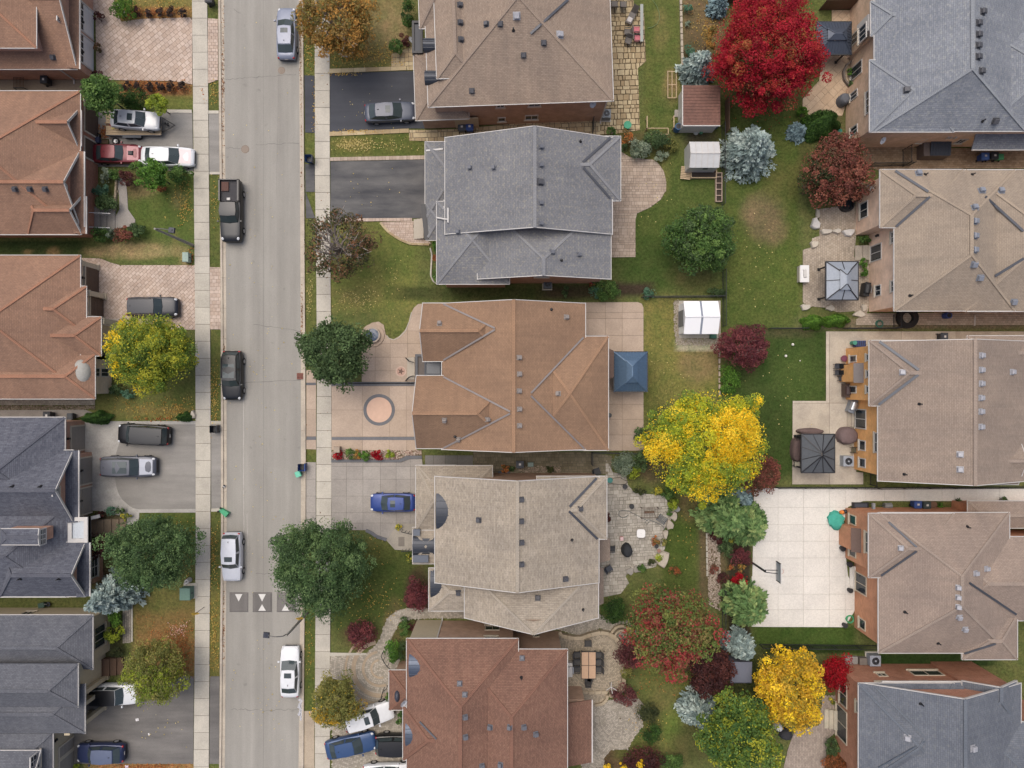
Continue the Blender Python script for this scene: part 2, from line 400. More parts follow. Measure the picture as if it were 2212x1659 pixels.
def cobble_rings(parent, centre, rmax, pts, mat, z, step=.13, wd=.15, rmin=.1, avoid=()):
    """small setts laid in circles, too many to pick apart"""
    poly = [(p[0], p[1]) for p in W(pts)]; m = MB(); tone = []; cx, cy = centre.x, centre.y; r = rmin; k = 0
    while r < rmax:
        n = max(5, int(2*math.pi*(r+step/2)/wd)); a0 = random.random()
        rt = random.random()
        for i in range(n):
            t0, t1 = a0 + 2*math.pi*(i+.07)/n, a0 + 2*math.pi*(i+.93)/n; ra, rb = r+.007, r+step-.007
            mid = (cx+(r+step/2)*math.cos((t0+t1)/2), cy+(r+step/2)*math.sin((t0+t1)/2))
            if not inside(mid, poly) or any((mid[0]-q[0])**2+(mid[1]-q[1])**2 < q[2]**2 for q in avoid): continue
            f = len(m.f); dz = random.uniform(-.006, .006)
            m.prism([(cx+ra*math.cos(t0), cy+ra*math.sin(t0)), (cx+rb*math.cos(t0), cy+rb*math.sin(t0)), (cx+rb*math.cos(t1), cy+rb*math.sin(t1)), (cx+ra*math.cos(t1), cy+ra*math.sin(t1))], z-.03+dz, z+dz)
            tone += [(rt*.5 + random.random()*.5)]*(len(m.f)-f)
        r += step
    o = m.build('setts', mat, parent, kind='stuff', local=True); o.data.attributes.new('Tone', 'FLOAT', 'FACE').data.foreach_set('value', tone)
    return o
# --- the ground sheet: grass and garden soil painted with the colour each plot of land has
def axis(half, step): 
    a = np.arange(-half, half+step/2, step); e = np.array([half*1.3, half*2, half*4, half*8]); return np.concatenate([-e[::-1], a, e])
gx, gy = axis(54, .3), axis(42, .3)
XX, YY = np.meshgrid(gx, gy); PX, PY = XX/S + CX, CY - YY/S
gcol = np.ones(XX.shape + (3,))*np.array(lin((97, 100, 56)))
wob = sum(np.sin(XX*f + p)*np.cos(YY*g + q)/k for f, g, p, q, k in ((.9, 1.1, 0, 1, 1), (2.1, 1.7, 2, .3, 1.6), (4.3, 3.9, 1, 4, 2.2), (7.7, 8.3, 3, 2, 3)))
def blob(px, py, rx, ry, col, st=1.0, soft=.35, box=False):
    u, v = (PX-px)/rx, (PY-py)/ry
    d = np.maximum(np.abs(u), np.abs(v)) if box else np.sqrt(u*u + v*v)
    a = np.clip((1 + soft*.5 + wob*(.02 if box else .09) - d)/soft, 0, 1)[..., None]*st
    gcol[:] = gcol*(1-a) + np.array(lin(col))*a
for a in (
    # boulevard and left lawns
    (463, 830, 14, 900, (92, 96, 50), 1, .3, True), (668, 830, 14, 900, (98, 100, 52), 1, .3, True),
    (335, 20, 90, 32, (128, 112, 62), .9, .6, True), (340, 190, 80, 24, (140, 96, 62), .95, .3, True), (330, 28, 90, 13, (150, 104, 62), .8, .5, True),
    (385, 222, 38, 14, (104, 106, 52), 1, .3, True), (345, 445, 76, 74, (86, 98, 46), 1, .3, True), (300, 400, 44, 30, (112, 96, 66), .9, .5),
    (385, 430, 16, 18, (128, 118, 74), .7, .8), (90, 535, 100, 16, (58, 70, 38), 1, .3, True), (290, 542, 100, 17, (150, 128, 90), .95, .5), (228, 545, 40, 10, (146, 124, 88), .9, .5), (115, 545, 14, 10, (140, 112, 76), .8, .6),
    (370, 562, 50, 7, (86, 98, 48), .9, .6), (378, 520, 6, 30, (120, 108, 66), .5, .8), (60, 545, 10, 6, (140, 112, 76), .8, .6), (400, 560, 10, 16, (150, 128, 90), .8, .5),
    (320, 860, 105, 48, (96, 98, 50), 1, .2, True), (270, 875, 60, 20, (112, 106, 60), .7, .8), (350, 890, 60, 12, (130, 108, 62), .6, .9), (300, 830, 50, 16, (86, 78, 52), .7, .6),
    (363, 1150, 62, 46, (84, 94, 44), 1, .3, True), (250, 1120, 40, 14, (86, 78, 62), .9, .4), (235, 1250, 40, 30, (88, 72, 56), .9, .4),
    (353, 1370, 66, 92, (122, 98, 58), 1, .3, True), (345, 1300, 60, 26, (100, 98, 52), .9, .7), (365, 1400, 55, 40, (140, 98, 58), .7, .8), (415, 1420, 5, 60, (150, 112, 66), .6, .6, True),
    (245, 1380, 20, 70, (78, 76, 54), .9, .4), (463, 1370, 13, 95, (120, 108, 54), .7, .4, True), (310, 1655, 115, 8, (150, 108, 66), 1, .3, True),
    # front lawns right of the street
    (800, 60, 92, 85, (116, 104, 66), 1, .3, True), (745, 130, 40, 22, (100, 100, 50), .8, .7), (850, 55, 40, 40, (136, 116, 82), .7, .8), (790, 140, 60, 8, (112, 108, 56), .8, .6),
    (815, 311, 105, 26, (92, 96, 46), 1, .2, True), (760, 312, 40, 14, (126, 112, 60), .7, .9),
    (800, 570, 100, 100, (110, 112, 56), 1, .25, True), (840, 620, 60, 50, (122, 120, 62), .7, .9), (760, 500, 50, 40, (108, 98, 58), .7, .9), (860, 560, 40, 40, (92, 104, 50), .6, .9), (770, 640, 50, 20, (112, 102, 62), .6, .9), (860, 690, 40, 30, (112, 112, 58), .8, .8),
    (1050, 633, 200, 14, (72, 76, 42), 1, .4, True), (1230, 630, 60, 14, (72, 58, 48), .8, .5, True),
    (805, 990, 100, 14, (120, 100, 84), 1, .3, True), (805, 1260, 100, 75, (72, 82, 38), 1, .3, True), (810, 1190, 60, 22, (92, 92, 46), .8, .8), (760, 1340, 50, 40, (66, 78, 36), .8, .7), (775, 1375, 40, 26, (92, 74, 50), .8, .6), (905, 1280, 30, 60, (74, 56, 46), .9, .4), (850, 1345, 20, 50, (100, 86, 56), .8, .6),
    (668, 1420, 13, 110, (82, 92, 42), .8, .4, True),
    # back gardens of the middle row
    (1430, 150, 40, 190, (92, 98, 48), 1, .3, True), (1428, 60, 14, 50, (120, 108, 66), .6, .9), (1450, 190, 16, 40, (132, 112, 74), .9, .7), (1440, 230, 30, 26, (84, 92, 46), .7, .8),
    (1520, 50, 46, 60, (110, 90, 66), 1, .35, True), (1500, 130, 30, 60, (92, 78, 58), .9, .5), (1400, 310, 60, 26, (88, 82, 52), 1, .4, True), (1520, 300, 40, 16, (70, 62, 52), .9, .5, True),
    (1450, 480, 105, 150, (78, 90, 42), 1, .25, True), (1420, 370, 30, 50, (112, 104, 58), .7, .8), (1400, 570, 80, 50, (64, 80, 36), .8, .8), (1350, 625, 60, 14, (66, 52, 46), .95, .4, True), (1500, 600, 50, 30, (98, 88, 54), .6, .8),
    (1470, 760, 82, 115, (118, 112, 58), 1, .2, True), (1420, 830, 30, 60, (106, 104, 54), .7, .8), (1510, 785, 45, 40, (128, 108, 74), .9, .6), (1450, 660, 30, 20, (118, 110, 58), .7, .8), (1512, 745, 50, 14, (176, 166, 150), .8, .3, True), (1474, 705, 10, 40, (176, 166, 150), .8, .3, True),
    (1400, 900, 30, 50, (92, 94, 46), .8, .8), (1440, 1000, 90, 40, (92, 78, 58), .9, .4), (1480, 1150, 50, 130, (78, 88, 40), 1, .25, True), (1490, 1090, 26, 40, (108, 88, 62), .7, .7), (1470, 1170, 34, 50, (70, 84, 34), .9, .6), (1540, 1100, 30, 200, (98, 82, 62), .9, .3, True),
    (1596, 1230, 26, 160, (62, 54, 44), 1, .3, True), (1440, 1400, 110, 80, (78, 80, 44), 1, .4), (1440, 1470, 60, 60, (96, 98, 48), .9, .5), (1430, 1560, 50, 80, (104, 100, 56), 1, .5), (1540, 1440, 40, 60, (92, 66, 50), 1, .5), (1455, 1570, 26, 40, (92, 112, 42), .7, .8), (1500, 1600, 50, 50, (84, 80, 46), .8, .5), (1330, 1640, 50, 40, (88, 66, 50), .9, .4), (1370, 1620, 40, 30, (92, 96, 44), .7, .6),
    # gardens of the right row
    (1650, 290, 110, 90, (84, 84, 46), 1, .3, True), (1640, 470, 84, 240, (82, 92, 42), 1, .15, True), (1652, 474, 42, 48, (112, 94, 72), .9, .9), (1630, 450, 26, 30, (118, 102, 74), .7, .9), (1672, 500, 22, 26, (118, 100, 74), .7, .9), (1690, 390, 40, 40, (96, 92, 50), .7, .7), (1700, 600, 50, 60, (88, 98, 44), .8, .8), (1600, 560, 30, 60, (92, 98, 46), .7, .8),
    (1690, 870, 100, 160, (62, 78, 36), 1, .15, True), (1720, 820, 50, 60, (72, 88, 40), .8, .8), (1650, 930, 50, 80, (60, 74, 34), .8, .7), (1600, 790, 40, 40, (72, 78, 42), .7, .6), (1690, 720, 60, 8, (84, 78, 54), .8, .4, True),
    (1740, 1372, 110, 22, (66, 84, 34), 1, .15, True), (1760, 1402, 110, 10, (48, 62, 28), 1, .3, True), (2010, 1425, 140, 14, (48, 66, 30), 1, .3, True), (1620, 1500, 50, 100, (70, 74, 40), .9, .4), (1810, 245, 14, 50, (110, 92, 70), .6, .5), (1990, 700, 240, 12, (112, 100, 82), 1, .4, True),
    (1780, 12, 80, 12, (86, 94, 46), 1, .3, True)):
    blob(*a)
me = bpy.data.meshes.new('ground'); ny, nx = XX.shape
idx = np.arange(nx*ny).reshape(ny, nx)
f4 = np.stack([idx[:-1,:-1], idx[:-1,1:], idx[1:,1:], idx[1:,:-1]], -1).reshape(-1, 4)
zz = np.where((np.abs(XX) < 54) & (np.abs(YY) < 42), RNG.normal(0, .006, XX.shape), 0)
me.vertices.add(nx*ny); me.vertices.foreach_set('co', np.stack([XX, YY, zz-.02], -1).ravel())
me.loops.add(f4.size); me.loops.foreach_set('vertex_index', f4.ravel().astype(np.int32))
me.polygons.add(len(f4)); me.polygons.foreach_set('loop_start', np.arange(0, f4.size, 4, dtype=np.int32))
me.update(calc_edges=True)
gl = gcol.mean(-1, keepdims=True); gcol = (gcol*.86 + gl*.14)*1.13*np.array([.97, 1.02, .95])
me.color_attributes.new('Col', 'FLOAT_COLOR', 'POINT').data.foreach_set('color', np.concatenate([gcol, np.ones(XX.shape + (1,))], -1).ravel())
m, n, b = nodes('grass_and_soil'); at = N(n, 'ShaderNodeAttribute', attribute_name='Col').outputs['Color']; p = wpos(n)
o = mixc(n, ramp(n, noise(n, p, 4, 8, .85), [(.36, 0.0), (.64, 1.0)]), mixc(n, 1.0, at, (.58, .58, .58), 'MULTIPLY'), mixc(n, 1.0, at, (1.62, 1.55, 1.5), 'MULTIPLY'))
o = mixc(n, ramp(n, noise(n, p, .9, 5, .6), [(.35, 0.0), (.68, 1.0)]), mixc(n, 1.0, o, (.82, .95, .82), 'MULTIPLY'), mixc(n, 1.0, o, (1.22, 1.13, 1.15), 'MULTIPLY'))
n.links.new(o, b.inputs['Base Color']); b.inputs['Roughness'].default_value = .95; b.inputs['Specular IOR Level'].default_value = .1
bp = N(n, 'ShaderNodeBump', i_Strength=1.0, i_Distance=.08); n.links.new(noise(n, p, 13, 4, .7), bp.inputs['Height']); n.links.new(bp.outputs[0], b.inputs['Normal'])
me.materials.append(m); link_mesh('ground', me); tag(bpy.data.objects['ground'], kind='structure')
# --- street
YS = [-1500, 0, 200, 400, 620, 800, 1000, 1100, 1250, 1400, 1530, 1659, 3200]
LI = [483, 484, 485.5, 487.5, 488.8, 489.5, 490, 490, 489.3, 488, 487, 485.8, 484]      # road edge left
LO = [472, 472.6, 474, 476, 477.5, 478.4, 478.8, 478.8, 478, 476.4, 475.6, 474.6, 473]     # back of kerb left
RI = [645, 646, 647, 648.4, 649.4, 650.3, 650.6, 650.4, 649.3, 647.8, 646.6, 645.2, 643]
RO = [655, 655.5, 656.5, 657.8, 659, 660.4, 661.2, 661, 659.4, 658, 657, 656.4, 655]
def ip(a, y): return float(np.interp(y, YS, a))
ROADMAT = asphalt('old_asphalt', (152, 148, 140), (165, 161, 152), .25, .12)
ASPH_GREY = asphalt('grey_driveway_asphalt', (140, 136, 130), (158, 154, 147), .3, .3, True)
ASPH_MID = asphalt('worn_driveway_asphalt', (104, 101, 98), (130, 126, 121), .3, .3, True)
ASPH_BLACK = asphalt('sealed_black_asphalt', (62, 64, 70), (74, 76, 82), .25, .15, True, .7)
ASPH_WORN = asphalt('worn_black_asphalt', (70, 71, 75), (116, 114, 111), .25, .4, True, .75)
SEAM = plain('tar_seam', (126, 122, 116), .8); SOILJOINT = plain('joint_sand', (112, 100, 84), .95, var=.2)
DIRTJOINT = plain('dirt_joint', (84, 78, 68), .95, var=.2)
road = sheet('road', [(ip(LI, y), y) for y in YS] + [(ip(RI, y), y) for y in YS[::-1]], ROADMAT, .03)
KERB = stone('kerb_concrete', (186, 174, 156), (208, 196, 178), per_object=False)
for nm, a, bb, sgn in (('kerb_left', LO, LI, 1), ('kerb_right', RI, RO, -1)):
    k = None
    for y0, y1 in zip(range(-60, 1720, 66), range(6, 1790, 66)):
        ys = np.linspace(y0, y1, 4); top, gut, base = [], [], []
        A = [(ip(a, y), y) for y in ys]; B = [(ip(bb, y), y) for y in ys]; Mid = [(p[0]*(1-.42)+q[0]*.42, p[1]) if sgn > 0 else (p[0]*.42+q[0]*(1-.42), p[1]) for p, q in zip(A, B)]
        kp, gp = (A, B) if sgn > 0 else (B, A)
        if k is None:
            k = sheet(nm, [(ip(a, y), y) for y in YS] + [(ip(bb, y), y) for y in YS[::-1]], DIRTJOINT, .022)
        e = .014/S/2
        sq = lambda P, Q: [(x, y + (e if i == 0 else (-e if i == len(P)-1 else 0))) for i, (x, y) in enumerate(P)] + [(x, y + (-e if i == 0 else (e if i == len(Q)-1 else 0))) for i, (x, y) in enumerate(Q[::-1])]
        MB().prism(W(sq(kp, Mid)), 0, .15).build('kerb_stone', KERB, k, local=True)
        MB().prism(W(sq(Mid, gp)), 0, .042).build('gutter_pan', KERB, k, local=True)
# cracks and seams in the road
def ribbon(pts, wd, z=.036):
    m = MB(); P = [G(*p) for p in pts]
    L, Q = [], []
    for i, p_ in enumerate(P):
        d = (P[min(i+1, len(P)-1)] - P[max(i-1, 0)]).normalized(); s_ = Vector((-d.y, d.x, 0))*wd/2*random.uniform(.6, 1.3)
        L.append((p_ + s_).to_tuple()[:2] + (z,)); Q.append((p_ - s_).to_tuple()[:2] + (z,))
    n_ = len(P); m.add(L + Q, [(i, i+1, n_+i+1, n_+i) for i in range(n_-1)]); 
    return m
def wander(x0, y0, x1, y1, amp=2.0, n_=14):
    return [(x0 + (x1-x0)*i/n_ + (random.uniform(-amp, amp) if abs(y1-y0) > abs(x1-x0) else 0), y0 + (y1-y0)*i/n_ + (random.uniform(-amp, amp) if abs(y1-y0) <= abs(x1-x0) else 0)) for i in range(n_+1)]
for a in ((487, 173, 560, 167), (488, 320, 530, 322), (553, 167, 640, 160), (553, 312, 647, 310), (490, 830, 650, 822), (500, 1532, 560, 1533), (553, 1240, 620, 1234), (570, 1535, 645, 1531), (505, 20, 520, 30), (548, 700, 650, 715)):
    ribbon(wander(*a), .05).build('crack', SEAM, road, local=True)
ribbon(wander(526, 830, 527, 1150, .5, 30), .05).build('seam', plain('pale_seam', (188, 183, 174), .8), road, local=True)
ribbon(wander(534, 1110, 536, 1180, .5, 10), .04).build('seam', MATS['pale_seam'], road, local=True)
ribbon(wander(569, -20, 570, 1700, .4, 40), .03).build('seam', SEAM, road, local=True)
ribbon([(604, 0), (598, 5), (606, 9), (597, 420), (605, 424)][2:4], .02).build('crack', SEAM, road, local=True)
# sidewalks of separate slabs
SW_Y = [-300, 0, 400, 620, 830, 1000, 1150, 1400, 1659, 1950]
for nm, a, bb, off in (('sidewalk_left', [414, 415.5, 419.5, 421.5, 423, 423.5, 423.5, 421.5, 419, 417], [446, 448, 452, 453.6, 455.3, 455.6, 455, 453, 451.5, 449], 0),
                       ('sidewalk_right', [679, 680, 681, 684, 685, 684, 683.5, 681.3, 680.5, 680], [711, 712, 712.8, 714.6, 716, 716.3, 715.5, 713.2, 712.8, 711], 9)):
    o = sheet(nm, [(np.interp(y, SW_Y, a), y) for y in SW_Y] + [(np.interp(y, SW_Y, bb), y) for y in SW_Y[::-1]], DIRTJOINT, .03)
    y = -70 + off
    while y < 1730:
        L0, L1, R0, R1 = (float(np.interp(q, SW_Y, s_)) for s_ in (a, bb) for q in (y, y+36.7))
        e = .38; P = [(L0, y+e), (R0, y+e), (R1, y+36.7-e), (L1, y+36.7-e)]
        MB().prism(W(P), 0, .075 + random.uniform(-.008, .008)).build('slab', CONCRETE, o, local=True); y += 36.7
# manholes, grating, speed cushions
def manhole(px, py, r, label):
    c = G(px, py); o = empty('manhole_cover', c, label=label, cat='manhole cover', group='manhole covers in the road')
    MB().ring(c, r*.86, r, .0, .04, 24).build('frame', plain('manhole_concrete', (140, 124, 108), .9), o)
    MB().cyl(c, r*.85, 0, .045, 24).build('lid', plain('manhole_iron', (150, 136, 122), .8, .1, .2, 20), o)
    m_ = MB()
    for k in range(-3, 4): m_.box(c.x-.26*r*2*math.sqrt(max(.05, 1-(k/4)**2))*.8, c.x+.26*r*2*math.sqrt(max(.05, 1-(k/4)**2))*.8, c.y+k*r*.2-.012, c.y+k*r*.2+.012, .045, .052)
    m_.build('ribs', MATS['manhole_iron'], o)
manhole(530, 322.5, .38, 'round brown manhole cover in the road north of the black pickup')
manhole(608.5, 152.5, .34, 'round brown manhole cover just behind the grey sedan on the road')
c = G(649, 812.5); o = empty('storm_drain', c, label='rusty square storm drain grate set in the right kerb', cat='drain')
MB().ring(c, 0, .01, 0, .01, 4); MB().box(c.x-.3, c.x+.3, c.y-.3, c.y+.3, 0, .05).build('sump', plain('drain_dark', (60, 40, 36), .9), o)
for k in range(6): MB().box(c.x-.3+k*.108, c.x-.24+k*.108, c.y-.3, c.y+.3, .05, .16).build('bar', plain('drain_rust', (150, 100, 88), .8, .2), o)
for k in (-1, 0, 1): MB().box(c.x-.3, c.x+.3, c.y+k*.26-.025, c.y+k*.26+.025, .06, .17).build('crossbar', MATS['drain_rust'], o)
CUSH = asphalt('dark_cushion_asphalt', (114, 110, 106), (130, 126, 121), .3, .15); ROADPAINT = plain('white_road_paint', (222, 219, 212), .8, var=.1, scale=14)
for x0, x1, tri, lb in ((496, 537, 'd', 'dark speed cushion by the left kerb with one white triangle'), (546, 588, 'du', 'middle speed cushion with two white triangles point to point'), (598, 639, 'u', 'speed cushion by the right kerb half under the dark green tree')):
    c = G((x0+x1)/2, 1300.5); o = empty('speed_cushion', c, label=lb, cat='speed bump', group='speed cushions across the road')
    P = W([(x0, 1322), (x1, 1322), (x1, 1279), (x0, 1279)]); q = .86
    Q = [(c.x+(p_.x-c.x)*q, c.y+(p_.y-c.y)*q, .1) for p_ in P]
    MB().add([(p_.x, p_.y, .028) for p_ in P] + Q, [(4,5,6,7)] + [(i, (i+1) % 4, 4+(i+1) % 4, 4+i) for i in range(4)]).build('hump', CUSH, o)
    xm = (x0+x1)/2 - (1 if tri == 'u' else 0)
    for t in tri:
        ya, yb = (1282.5, 1298.5) if t == 'd' else (1318.5, 1304.5)
        def zz_(px, py):
            d = max(abs(px-(x0+x1)/2)/((x1-x0)/2), abs(py-1300.5)/21.5); return .034 + .072*min(1, max(0, (1-d)/(1-q)))
        tri_p = [(xm-8, ya), (xm+8, ya), (xm, yb)]; mm = MB()
        ps = [G(x, y).to_tuple()[:2] + (zz_(x, y)+.006,) for x, y in tri_p]; mm.add(ps, [(0, 1, 2) if t == 'u' else (2, 1, 0)]); mm.build('marking', ROADPAINT, o)
# --- driveways, walks and patios
PINKPAVER = stone('pink_paver', (192, 170, 152), (212, 192, 176), stain=.22)
TANPAVER = stone('tan_paver', (178, 160, 142), (200, 182, 164), stain=.2)
GREYPAVER = stone('grey_paver', (150, 142, 130), (176, 167, 153), stain=.25)
FLAG = stone('flagstone', (176, 154, 118), (208, 190, 152), stain=.2)
FLAGG = stone('grey_flagstone', (166, 159, 147), (196, 189, 176), stain=.15)
BEIGEC = stone('beige_stamped_concrete', (186, 166, 146), (196, 176, 157), stain=.16)
GREYC = stone('grey_broom_concrete', (162, 155, 146), (174, 167, 158), stain=.2)
PALEC = stone('pale_court_concrete', (226, 221, 211), (230, 225, 215), stain=.1)
STAMPC = stone('grey_stamped_concrete', (188, 176, 158), (206, 194, 176), stain=.3)
DARKSTRIP = stone('charcoal_concrete', (112, 112, 114), (126, 126, 128), stain=.15)
t = lambda c, r, *pts: TL(c, r, pts)
pavers('driveway_pavers', t(0,0,(700,-160),(960,-160),(985,0),(1010,100),(1050,190),(1230,165),(1663,152),(1663,730),(1500,702),(960,692),(880,668),(835,648),(828,110),(715,60)), (.42, .42), R(40), PINKPAVER, SOILJOINT, bond=.5)
pavers('apron_pavers', t(0,0,(1797,160),(1885,166),(1887,692),(1800,722)), (.36, .3), 0, PINKPAVER, SOILJOINT, bond=.5)
sheet('driveway', t(0,0,(820,955),(1663,972),(1670,1482),(1640,1490),(1080,1440),(820,1440)), ASPH_GREY, .03)
sheet('apron', t(0,0,(1805,985),(1893,985),(1900,1486),(1810,1486)), ASPH_GREY, .03)
for q in (((1440,948),(1660,950),(1660,978),(1440,976)), ((1625,1478),(1672,1480),(1672,1502),(1625,1502)), ((1803,957),(1892,957),(1892,984),(1803,984)), ((1812,1487),(1900,1487),(1900,1508),(1812,1508))):
    sheet('edging', t(0,0,*q), CONCRETE, .07)
sheet('front_walk', t(0,1,(1005,-130),(1085,-130),(1100,0),(1108,150),(1170,240),(1168,290),(1000,320),(1000,215),(1035,150),(1028,0)), GREYC, .05)
pavers('driveway_pavers', t(0,1,(690,570),(870,575),(960,612),(1040,633),(1685,633),(1690,1190),(1040,1190),(1030,1110),(690,1110)), (.44, .3), R(45), PINKPAVER, SOILJOINT, bond=.5, limit=300)
pavers('apron_pavers', t(0,1,(1815,650),(1905,652),(1912,1188),(1818,1188)), (.4, .34), 0, PINKPAVER, SOILJOINT)
sheet('driveway', t(0,2,(725,322),(1692,320),(1692,1110),(1205,1112),(1200,1210),(1095,1215),(1100,1150),(850,1095),(725,1095)), stone('patchy_concrete', (184, 180, 172), (184, 180, 172), stain=.35), .03)
sheet('driveway_inlay', t(0,2,(1035,500),(1050,430),(1090,347),(1692,348),(1690,1078),(1200,1082),(1150,1072),(1110,1045),(1060,1000),(1030,955),(1008,890),(995,810),(993,700),(1005,600)), ASPH_GREY, .036)
sheet('apron', t(0,2,(1824,347),(1912,347),(1912,1074),(1827,1074)), ASPH_GREY, .03)
for q in (((1824,319),(1912,319),(1912,346),(1824,346)), ((1827,1075),(1912,1073),(1912,1100),(1827,1102))): sheet('edging', t(0,2,*q), CONCRETE, .06)
pavers('side_walk', t(0,2,(-40,128),(822,128),(822,182),(-40,182)), (.26, .2), 0, GREYPAVER, DIRTJOINT, limit=120)
sheet('side_path', t(0,2,(-40,225),(735,222),(800,245),(560,330),(-40,300)), GREYC, .04)
sheet('driveway', t(0,3,(640,1100),(1000,1090),(1590,862),(1676,868),(1672,1622),(640,1622)), ASPH_MID, .03)
sheet('apron', t(0,3,(1815,866),(1897,866),(1893,1622),(1810,1622)), ASPH_MID, .03)
pavers('front_walk', t(0,3,(1062,225),(1132,225),(1132,575),(1062,580)), (.3, .2), R(90), GREYPAVER, DIRTJOINT, limit=150)
sheet('edging', t(0,3,(1136,225),(1150,225),(1150,565),(1136,565)), CONCRETE, .08)
sheet('side_path', t(0,0,(-40,690),(640,690),(700,680),(720,790),(-40,790)), plain('side_pavers', (138, 124, 106), .9), .02)
# house at the top of the middle row
sheet('driveway', t(1,0,(640,637),(1300,614),(1420,617),(1470,1112),(1320,1110),(640,1138)), ASPH_BLACK, .03)
sheet('apron', t(1,0,(418,652),(504,654),(510,1148),(425,1146)), ASPH_BLACK, .03)
slabs('slab_edging', t(1,0,(635,598),(1300,574),(1300,608),(640,635)), [T(1,0,x,0)[0] for x in (738,845,950,1058,1165)], [], FLAG, SOILJOINT, .08, .03, piece='edging_slab')
slabs('slab_edging', t(1,0,(638,1142),(1320,1113),(1322,1148),(638,1178)), [T(1,0,x,0)[0] for x in (742,848,950,1055,1160,1240)], [], FLAG, SOILJOINT, .08, .03, piece='edging_slab')
pavers('entry_flagstones', t(1,0,(1170,470),(1250,440),(1370,400),(1370,608),(1304,606),(1304,572),(1170,578)), (.42, .42), R(2), FLAG, SOILJOINT, bond=.0, jitter=.02, gap=.04, piece='flagstone')
pavers('side_flagstones', [(884,281),(925,281),(990,279),(1106,268),(1296,259),(1296,294),(1106,302),(960,306),(884,304)], (.45, .38), R(2), FLAG, SOILJOINT, mix=True, jitter=.02, gap=.05, piece='flagstone')
pavers('patio_flagstones', t(2,0,(800,-60),(1050,-60),(1050,60),(1140,120),(1157,530),(1088,590),(1104,1125),(830,1165),(760,1165),(760,860),(800,860)), (.46, .44), R(1.5), FLAG, plain('patio_joint', (96, 82, 60), .95), mix=True, jitter=.03, gap=.07, piece='flagstone', limit=300)
sheet('stepping_slab', t(2,0,(1405,950),(1460,950),(1458,1012),(1402,1012)), GREYC, .05)
# grey-roofed house
sheet('driveway', [(714,349),(920,345),(920,471.5),(714,472)], ASPH_WORN, .03)
sheet('apron', t(1,0,(425,1418),(508,1420),(508,1659),(430,1659)) + t(1,1,(512,226),(432,228)), ASPH_WORN, .03)
slabs('brick_edging', t(1,0,(642,1362),(1465,1345),(1465,1378),(642,1392)), [T(1,0,x,0)[0] for x in range(672, 1465, 30)], [], TANPAVER, SOILJOINT, .08, .02, piece='edging_brick')
slabs('brick_edging', t(1,1,(650,230),(1350,226),(1350,250),(650,258)), [T(1,1,x,0)[0] for x in range(676, 1350, 30)], [], PINKPAVER, SOILJOINT, .08, .02, piece='edging_brick')
pavers('entry_pavers', t(1,1,(1078,260),(1362,252),(1362,405),(1480,405),(1520,450),(1330,450),(1240,410),(1160,360)), (.3, .22), 0, PINKPAVER, SOILJOINT, mix=True)
pavers('patio_pavers', t(2,0,(860,1300),(940,1310),(1010,1355),(1130,1372),(1215,1380),(1262,1410),(1310,1480),(1332,1570),(1330,1659)) + t(2,1,(1318,0),(1290,60),(1200,130),(1080,186),(1066,240),(1066,562),(800,566)), (.36, .28), 0, TANPAVER, SOILJOINT, mix=True, gap=.025, limit=300)
# brown-roofed house in the middle
xs = lambda c, *v: [T(c, 0, x, 0)[0] for x in v]
ys = lambda r, *v: [T(0, r, 0, y)[1] for y in v]
slabs('driveway_slabs', [(716.5,827),(900,827),(900,973),(716.5,972)], xs(1,920,1152,1302), ys(2,18,224,455,483), BEIGEC, SOILJOINT, .05, .02, piece='concrete_slab')
for q in (((655,458),(1375,456),(1375,484),(655,484)), ((655,-8),(1375,-10),(1375,16),(655,16))): sheet('charcoal_border', t(1,2,*q), DARKSTRIP, .062)
slabs('apron_slabs', t(1,2,(437,-120),(520,-120),(520,565),(435,562)), [], ys(2,10,218,452,482), BEIGEC, SOILJOINT, .05, .02, piece='concrete_slab')
for q in (((437,-12),(520,-12),(520,10),(437,10)), ((437,454),(520,454),(520,482),(437,482))): sheet('charcoal_border', t(1,2,*q), DARKSTRIP, .062)
c = TG(1, 2, 1065, 223); o = empty('driveway_medallion', c); o['kind'] = 'structure'
MB().cyl(c, 1.19, .03, .064, 48).build('pink_disc', plain('pink_concrete', (222, 186, 162), .9, var=.06, scale=3, big=.06), o)
MB().ring(c, 1.2, 1.5, .03, .07, 48).build('charcoal_ring', DARKSTRIP, o)
slabs('front_walk_slabs', t(1,1,(1470,960),(1400,970),(1365,1000),(1335,1060),(1318,1130),(1290,1190),(1240,1245),(1190,1272),(1150,1268),(1120,1230),(1105,1150),(1060,1120),(1000,1130),(930,1180),(915,1260),(915,1640),(1480,1640)), xs(1,1030,1160,1310), ys(1,1055,1200,1310,1428,1545), BEIGEC, SOILJOINT, .05, .02, piece='concrete_slab')
sheet('charcoal_border', t(1,1,(800,1642),(1375,1642),(1375,1657),(800,1657)), DARKSTRIP, .062)
slabs('patio_slabs', t(2,1,(600,955),(1085,952),(1120,965),(1135,1000),(1135,1659)) + t(2,2,(1136,575),(600,578)), xs(2,808,952), ys(1,1042,1094,1240,1390) + ys(2,45,175,305,440), BEIGEC, SOILJOINT, .05, .025, piece='concrete_slab')
slabs('shed_pad', t(2,1,(1440,940),(1800,940),(1800,1263),(1444,1263)), [], [], CONCRETE, SOILJOINT, .08, piece='concrete_slab')
sheet('planter_kerb', t(1,2,(652,652),(1240,652),(1300,618),(1434,617),(1434,645),(1330,648),(1250,676),(652,676)), DARKSTRIP, .1)
